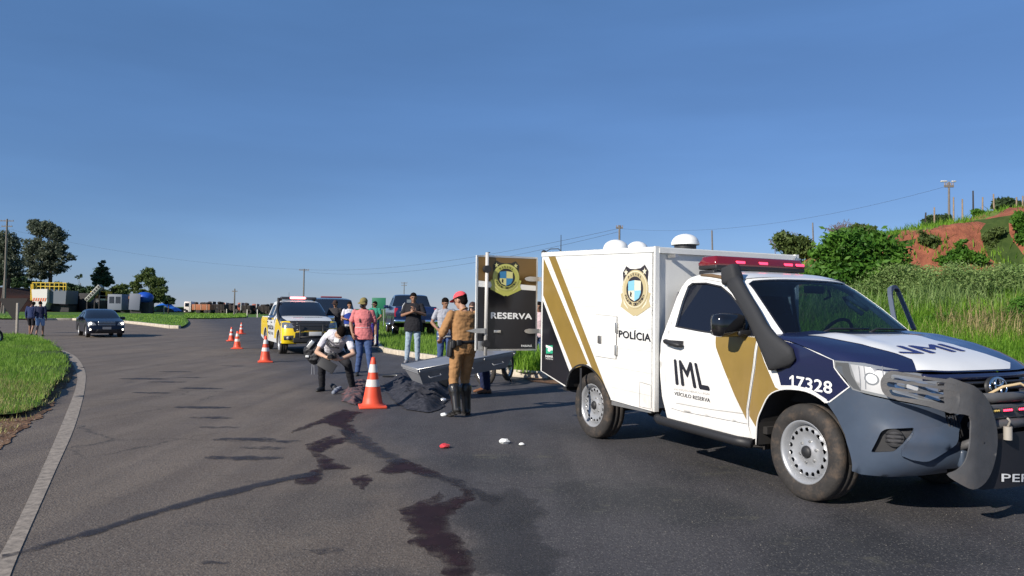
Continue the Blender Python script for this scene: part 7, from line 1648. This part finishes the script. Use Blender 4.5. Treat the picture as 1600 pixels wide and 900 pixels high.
# 2 --- crouching photographer
p = gz(527, 611); wt = cloth('white_shirt', (.62, .60, .64)); bk = cloth('black_trousers', (.022, .022, .026))
t, J, hp_, Mx = person('man in white shirt and black trousers crouching over a camera behind the large cone', p, R(176), SK3, wt, bk, mat('black_shoe', (.02, .02, .02), .5), 1.75, dict(
    pelvis=(.12, -.22, .66), waist=(.10, -.06, .76), chest=(.02, .14, .90), neck=(-.08, .30, 1.00), head=(-.17, .42, 1.03), face=(-.25, .55, -.9),
    shR=(.13, .22, .99), shL=(-.27, .30, .95), elR=(.25, .40, .70), elL=(-.40, .42, .68), wrR=(.02, .56, .62), wrL=(-.22, .58, .60), handR=(-.8, .2, 0), handL=(.8, .25, .05), backR=(0, .4, 1), backL=(0, .4, 1), thumbR=(0, .3, 1), thumbL=(0, .3, 1),
    hipR=(.20, -.20, .64), hipL=(.03, -.18, .64), knR=(.24, .16, .52), knL=(-.24, .22, .50), anR=(.27, .02, .085), anL=(-.27, .0, .085), toeR=(.15, 1, 0), toeL=(-.2, 1, 0)), sleeve=.62, vox=.008)
MB().box((-.10, .66, .66), (.14, .09, .10), bev=.015).cone((-.10, .70, .66), .035, (-.10, .79, .64), .038, 14).build('camera', M_plas, t)
MB().box((-.02, .66, .50), (.30, .02, .17), rot=(R(20), R(-28), 0), bev=.004).build('clipboard', M_plas, t)
MB().tube([(.05, .17, 1.08), (.10, .32, .92), (.0, .42, .80), (-.15, .44, .78)], .016, 6).build('camera_strap', M_plas, t)
MB().box((-.10, .40, .90), (.10, .05, .08), rot=(.5, 0, 0), bev=.02).build('face_mask', M_wht2, t)
# 3 --- man in the pink shirt
pink = cloth('coral_shirt', (.60, .19, .19)); jean = cloth('blue_jeans', (.055, .09, .20)); jean2 = cloth('light_jeans', (.30, .38, .46)); jean3 = cloth('navy_jeans', (.018, .025, .065))
p = gz(566, 587); t, J, hp_, Mx = person('man in coral shirt, khaki cap and jeans holding papers beside the photographer', p, R(188), SK2, pink, jean, mat('black_shoe', (.02, .02, .02), .5), 1.72, dict(
    face=(.35, .9, -.35), elR=(.27, .0, 1.15), wrR=(.22, .13, .93), elL=(-.27, -.02, 1.13), wrL=(-.28, .04, .88), knL=(-.14, .10, .50), anL=(-.20, .10, .085), knR=(.06, .05, .5)), sleeve=.72, untuck=.06, girth=1.05)
cap(t, hp_, cloth('khaki_cap', (.22, .18, .07))); MB().box((-.27, .12, .80), (.012, .16, .20), rot=(.3, 0, .2)).build('papers', M_wht2, t)
MB().box((.06, .145, 1.22), (.035, .01, .09), bev=.004).build('badge', M_plas, t); MB().tube([(-.16, .115, 1.07), (0, .145, 1.06), (.16, .115, 1.07)], .005, 5).build('drawstring', M_wht2, t)
headc = MB(); V_ = hp_(0, .085, -.04); headc.sphere(V_, (.05, .03, .045), 12, 8); headc.build('black_mask', M_plas, t)
# 4 --- white and blue shirt
p = gz(545, 549); t, J, hp_, Mx = person('man in white and blue football shirt behind the man in coral', p, R(200), SK2, wt, bk, M_plas, 1.72, dict(elR=(.26, .05, 1.15), wrR=(.1, .2, 1.1)), sleeve=.6)
patch('blue_panel', [(-.19, .95), (.19, .95), (.19, 1.26), (.05, 1.34), (-.12, 1.30)], lambda a, z: (a, math.sqrt(max(0, 1-(a/.21)**2))*.15+.004, z), cloth('blue_panel', (.03, .06, .30)), t, [], .06, off=.004, out=lambda q: (0, 1, 0))
# 5 --- dark clothed man with cap
p = gz(523, 548); t, J, hp_, Mx = person('man in dark clothes and cap standing in front of the dark van', p, R(170), SK2, cloth('charcoal_top', (.04, .038, .042)), bk, M_plas, 1.76, dict(elR=(.26, .04, 1.16), wrR=(.05, .22, 1.10), handR=(-1, .1, 0)), sleeve=.9)
cap(t, hp_, cloth('brown_cap', (.05, .03, .025)))
# 6 --- green shirt
p = gz(585, 541, .10); t, J, hp_, Mx = person('man in green shirt, purple trousers and sunglasses holding a white cup', p, R(160), SK2, cloth('green_shirt', (.04, .25, .17)), cloth('purple_trousers', (.05, .035, .22)), M_plas, 1.66, dict(elL=(-.28, .0, 1.14), wrL=(-.20, .20, 1.0), face=(.4, 1, 0)), sleeve=.6)
MB().cone((-.17, .30, .96), .032, (-.17, .30, 1.06), .04, 12).build('cup', M_wht2, t); MB().box(hp_(0, .092, .010), (.11, .02, .03), bev=.008).build('sunglasses', M_plas, t)
# 7 --- black shirt, light jeans
p = gz(645, 567, .12); t, J, hp_, Mx = person('stocky man in black T-shirt and light jeans with hands clasped at his chest', p, R(176), SK2, cloth('black_tshirt', (.018, .018, .022)), jean2, mat('grey_trainer', (.25, .25, .26), .6), 1.78, dict(
    elR=(.27, .05, 1.16), wrR=(.0, .27, 1.24), elL=(-.29, .06, 1.18), wrL=(-.08, .27, 1.27), handR=(-.6, .1, .6), handL=(.3, .1, .9), thumbR=(0, 0, 1), face=(-.25, 1, -.05), knR=(.12, .03, .5), anR=(.15, 0, .085), knL=(-.11, .03, .5)), sleeve=.75, girth=1.12, untuck=.08, vox=.008)
MB().tube([(.215, .02, 1.47), (.262, .03, 1.40), (.285, .04, 1.27)], .010, 6).build('sleeve_stripe', M_wht2, t)
# 8 --- grey T-shirt
p = gz(694, 583); t, J, hp_, Mx = person('man in light grey T-shirt looking down, left of the policeman', p, R(196), SK2, cloth('grey_tshirt', (.36, .37, .41)), jean, M_plas, 1.76, dict(face=(-.2, .8, -.55), elR=(.30, .0, 1.15), wrR=(.20, .20, 1.0), elL=(-.28, .03, 1.15), wrL=(-.14, .22, 1.06)), sleeve=.6)
# 9 --- woman with sunglasses
p = gz(737, 589); t, J, hp_, Mx = person('woman with sunglasses and long hair between the policeman and the open door', p, R(178), SK3, cloth('patterned_blouse', (.30, .09, .10)), jean3, M_plas, 1.66, dict(face=(.1, 1, -.2)), sleeve=.7, long_=True, hair=mat('brown_hair', (.05, .022, .014), .6))
MB().box(hp_(0, .092, .010), (.12, .02, .035), bev=.010).build('sunglasses', M_plas, t)
# 10 --- person behind the door holding the casket
p = gz(757, 614); t, J, hp_, Mx = person('person in navy jeans and brown shoes, mostly hidden by the open RESERVA door', p, R(110), SK2, cloth('dark_polo', (.03, .03, .04)), jean3, mat('brown_shoe', (.20, .085, .04), .6), 1.72, dict(elR=(.22, .15, 1.1), wrR=(.15, .36, .98), elL=(-.22, .15, 1.1), wrL=(-.15, .36, .98)), sleeve=.6)
# 11 --- person at the gap
p = gz(841, 583); t, J, hp_, Mx = person('person in pale pink shirt and jeans glimpsed between the door and the truck box', p, R(170), SK2, cloth('pale_pink_shirt', (.62, .47, .48)), jean, M_plas, 1.70, dict(elR=(.20, .0, 1.14), wrR=(.10, .12, .92), elL=(-.2, .0, 1.14)), sleeve=1.4, girth=.95)
# 12, 13 --- walkers on the left
p = gz(62, 525.5); person('walker in navy jacket and light blue shorts, right of the pair on the far road', p, R(20), SK2, cloth('navy_jacket', (.02, .025, .06)), cloth('light_blue_shorts', (.22, .34, .55)), M_plas, 1.66, dict(head=(-.03, .12, 1.58), knR=(.1, .12, .5), anR=(.1, .12, .085), knL=(-.1, .02, .5), anL=(-.1, -.22, .12)), sleeve=1.9, legs=.8, vox=.014)
p = gz(48, 524.5); person('walker in blue top and dark shorts, left of the pair on the far road', p, R(10), SK2, cloth('navy_jacket2', (.03, .045, .12)), cloth('black_shorts', (.02, .02, .025)), M_plas, 1.64, dict(head=(.03, .12, 1.58), knL=(-.1, .12, .5), anL=(-.1, .12, .085), anR=(.1, -.2, .11)), sleeve=1.9, legs=.8, vox=.014)
# ================================================= CONES, CASKET, THINGS ON THE ROAD
M_or = mat('cone_orange', (.78, .085, .035), .5, var=.06, dirt=.15); M_band = mat('cone_band', (.68, .64, .60), .45, dirt=.3, vscale=10)
CG = 'orange and white traffic cones along the lane'
def cone_(label, px, py, hgt, base=.38, band2=True, faded=False):
    g_ = G(px, py); t = empty('traffic_cone', g_, random.uniform(0, .8), label, 'traffic cone', CG); H = hgt; r0 = .155*H/.75; r1 = .028
    rr = lambda z: r0+(r1-r0)*(z-.035)/(H-.035)
    mb = MB().box((0, 0, .018), (base, base, .036), bev=.012); mb.build('base', M_or, t)
    MB().lathe([(r0*1.25, .034), (r0*1.08, .05)]+[(rr(z), z) for z in np.linspace(.07, H-.01, 8)]+[(r1*.7, H), (.012, H-.004)], n=32).build('cone_body', M_or, t)
    for a, b_ in ((.42, .56), (.70, .86)): MB().lathe([(rr(H*q)+.003, H*q) for q in np.linspace(a, b_, 4)], n=32).build('reflective_band', M_band, t)
    return t
cone_('largest cone in front of the crouching photographer', 582, 636.5, .74, .40)
cone_('cone by the front wheel of the yellow police pickup', 414.5, 566, .70)
cone_('cone nearest the camera of the three grouped on the far lane', 370.5, 545, .62)
cone_('left one of the three cones grouped on the far lane', 361.5, 533, .60)
cone_('rear cone of the three grouped on the far lane, leaning on nothing', 377, 522, .62)
for o in [q for q in bpy.data.objects if q.get('label', '').startswith('rear cone')]: o['label'] = 'farthest cone of the three grouped on the far lane'
# grey metal casket, held up at its right end
M_csk = mat('galvanised_grey', (.30, .31, .33), .42, metal=.35, var=.12, vscale=4, dirt=.15)
cs = empty('casket', (0, 0, 0), 0, 'grey metal casket with flat lid held tilted behind the policeman', 'casket')
A = AT(652.5, 578, 11.6); B = AT(626.5, 569, 12.05); C_ = AT(806, 549, 12.7); dx_ = (C_-A); D_ = B+dx_
upn = dx_.cross(D_-C_).normalized(); upn = upn if upn.z > 0 else -upn
def cq(u, v, h): return A+dx_*u+(B-A)*v+upn*h
def slab(name, u0, u1, v0, v1, h0, h1, in_=0.0):
    mb = MB(); top = [cq(u0, v0, h1), cq(u1, v0, h1), cq(u1, v1, h1), cq(u0, v1, h1)]; bot = [cq(u0+in_*.5, v0+in_*1.2, h0), cq(u1-in_*.5, v0+in_*1.2, h0), cq(u1-in_*.5, v1-in_*1.2, h0), cq(u0+in_*.5, v1-in_*1.2, h0)]
    mb.add(top+bot, [(0, 1, 2, 3), (7, 6, 5, 4), (0, 4, 5, 1), (1, 5, 6, 2), (2, 6, 7, 3), (3, 7, 4, 0)]); return mb.build(name, M_csk, cs)
slab('lid', 0, 1, 0, 1, -.035, 0); slab('tray_rim', .01, .99, .03, .97, -.07, -.036); slab('tray', .02, .98, .06, .94, -.27, -.071, .10)
ev = (B-A).normalized(); el_ = dx_.normalized()
for u in (.10, .42, .74):
    for v_, sg in ((.02, -1), (.98, 1)):
        a_ = cq(u, v_, -.13)+ev*sg*.01; b_ = cq(u+.11, v_, -.13)+ev*sg*.01; MB().tube([a_, a_+ev*sg*.035-upn*.02, b_+ev*sg*.035-upn*.02, b_], .008, 6).build('handle', M_csk, cs)
MB().tube([cq(.005, .01, .002), cq(.995, .01, .002), cq(.995, .99, .002), cq(.005, .99, .002)], .009, 6, closed=True).build('lid_edge', M_alu, cs)
for u in (.02, .33, .66, .98): MB().tube([cq(u, .0, -.02), cq(u, .0, -.06)], .010, 6).build('lid_clasp', M_alu, cs)
cs.location = (0, 0, 0)
# dark covered heap on the road
def heap(name, label, cat, pts, m, vox=.02, dsp=.05, ds=.12):
    mb = MB(); c0 = Vector(pts[0][0])
    for c, r in pts: mb.sphere(Vector(c)-c0, r, 14, 9)
    o = voxel(name, mb, m, None, vox, 2, dsp, ds); o.location = c0; tag(o, label, cat); return o
m, nt, b = _principled('mottled_dark_cover'); N = nt.nodes; L = nt.links; tc = N.new('ShaderNodeTexCoord')
v_ = noise_(26, 2, .5); w_ = noise_(7, 4, .6); c_ = mixc(rng_(v_.outputs['Fac'], .42, .6), (.008, .009, .014), (.05, .05, .062)); c_ = mixc(rng_(w_.outputs['Fac'], .4, .65), c_, (.02, .021, .03)); L.new(c_, b.inputs['Base Color']); b.inputs['Roughness'].default_value = .8
q = lambda px, py, z=0: G(px, py, z)
def drape(name, label, cat, px_pts, H, edge, m, seed, cell=.03):
    """cloth lying over something: one height field that comes down to the road all round"""
    poly = ragged(P2(px_pts), .05, .04, 5, seed); V, T = cdt(poly, (), cell); A = np.array(V); B = np.array(poly); c0 = A.mean(0)
    d = np.min(np.hypot(A[:, None, 0]-B[None, :, 0], A[:, None, 1]-B[None, :, 1]), 1); k = sstep_np(0, edge, d)
    lo = fbm(A[:, 0], A[:, 1], 2.6, seed, 3); fo = np.abs(fbm(A[:, 0]*1.6+A[:, 1]*.5, A[:, 1], 6.5, seed+4, 3))
    Z = .004+H*k*(.8+.5*lo)-.035*fo*k; Z = np.maximum(Z, .004)
    o = npmesh(name, np.c_[A-c0, Z], T, m, smooth=True); o.location = (c0[0], c0[1], .008); tag(o, label, cat); return o
drape('covered_heap', 'low dark mottled cover lying on the road between the cone and the policeman', 'cover', [(604, 612), (600, 600), (625, 592), (660, 590), (694, 594), (704, 606), (702, 622), (690, 640), (668, 646), (640, 642), (618, 632)], .20, .30, m, 3.3)
m, nt, b = _principled('dusty_red_cloth'); N = nt.nodes; L = nt.links; tc = N.new('ShaderNodeTexCoord')
v_ = noise_(14, 3, .6); L.new(mixc(rng_(v_.outputs['Fac'], .4, .62), (.045, .043, .052), (.15, .07, .068)), b.inputs['Base Color']); b.inputs['Roughness'].default_value = .9
drape('crumpled_cloth', 'low crumpled reddish-grey cloth just left of the large cone', 'cloth', [(534, 628), (536, 612), (552, 600), (570, 596), (582, 606), (576, 624), (556, 634)], .11, .14, m, 9.1, .02)
M_blkp = mat('dark_panel_plastic', (.02, .022, .026), .4, coat=.3)
fb = empty('dark_case', q(686, 607), R(12), 'open dark angular case under the left end of the casket', 'case')
MB().box((0, 0, .17), (.34, .30, .30), rot=(0, R(14), 0), bev=.03).build('case_body', M_blkp, fb); MB().box((-.10, -.05, .36), (.42, .24, .03), rot=(R(18), R(-12), 0), bev=.008).build('case_flap', M_blkp, fb)
ln_ = MB().tube([tuple(q(598, 587, .03)), tuple(q(640, 586, .06)), tuple(q(690, 584, .05))], .03, 8).build('dark_strap', M_blkp); tag(ln_, 'dark strap lying on the road behind the large cone', 'strap')
tw = MB().sphere((0, 0, .04), (.05, .035, .035), 10, 7).box((.02, 0, .05), (.06, .03, .03), bev=.01).build('silver_wrap', mat('silver_foil', (.8, .82, .85), .25, metal=.6)); tw.location = q(692, 629); tag(tw, 'small shiny silvery wrapping at the right end of the dark cover', 'wrapping')
for k, (px, py, lab) in enumerate([(525, 615, 'grey and silver shoe lying in front of the photographer'), (519, 610, 'darker shoe lying next to the grey and silver shoe')]):
    mb = MB()
    for x, r, z in ((-.09, .045, .05), (-.03, .05, .055), (.05, .048, .045), (.11, .038, .035)): mb.sphere((x, 0, z), (r, r*.9, r), 12, 8)
    o = voxel('shoe', mb, mat('grey_shoe%d' % k, (.20, .22, .27) if k == 0 else (.03, .03, .035), .5, var=.4, vscale=25), None, .01, 1); o.location = q(px, py); o.rotation_euler = (R(30), R(-20), R(70+50*k)); o.location.z = .02; tag(o, lab, 'shoe')
# gear bag on its thin stand beside the police pickup
p = q(489, 585); gb = empty('gear_bag', p, 0, 'black gear bag with silver panel propped on a thin stand, left of the photographer', 'bag')
mb = MB()
for x, z, r in ((0, .62, .16), (-.05, .50, .17), (.10, .45, .17), (.02, .38, .16), (.16, .60, .12)): mb.sphere((x, 0, z), (r, .12, r), 12, 9)
voxel('bag_body', mb, mat('black_nylon', (.014, .014, .017), .6), gb, .014, 2, .02, .1); MB().box((-.03, -.13, .66), (.09, .03, .20), rot=(0, R(38), 0), bev=.014).build('silver_panel', M_alu, gb); MB().box((-.10, -.12, .40), (.08, .03, .05), bev=.012).build('white_tag', M_wht2, gb)
for x in (-.03, .03): MB().cone((x, 0, 0), .010, (x*.3, 0, .42), .010, 6).build('stand_leg', mat('grey_tube', (.25, .25, .27), .5), gb)
# debris
Mr_ = mat('red_plastic_shard', (.60, .05, .06), .3); Mwd = mat('white_shard', (.75, .76, .74), .5)
for px, py, s, m_, lab in [(695, 700, .05, Mr_, 'red plastic shard on the road in front of the policeman'), (788, 693, .055, Mwd, 'larger white crumpled scrap on the road right of the red shard'), (815, 696, .03, Mwd, 'smaller white scrap right of the larger white scrap'), (694, 650, .045, Mwd, "white scrap by the toe of the policeman's boot")]:
    bm = bmesh.new(); bmesh.ops.create_icosphere(bm, subdivisions=2, radius=s)
    for v in bm.verts: k = 1+.35*mnoise.noise(v.co*30+Vector((px, 0, 0))); v.co = Vector((v.co.x*k*1.1, v.co.y*k, v.co.z*k*.55+s*.45))
    me = bpy.data.meshes.new('debris'); bm.to_mesh(me); bm.free(); o = link('debris', me, m_, None, False); o.location = q(px, py); tag(o, lab, 'debris')
for px, py in [(848, 708), (672, 679), (1555-340, 860), (330, 880), (590, 870), (520, 770), (980, 758), (905, 735)]:
    pass
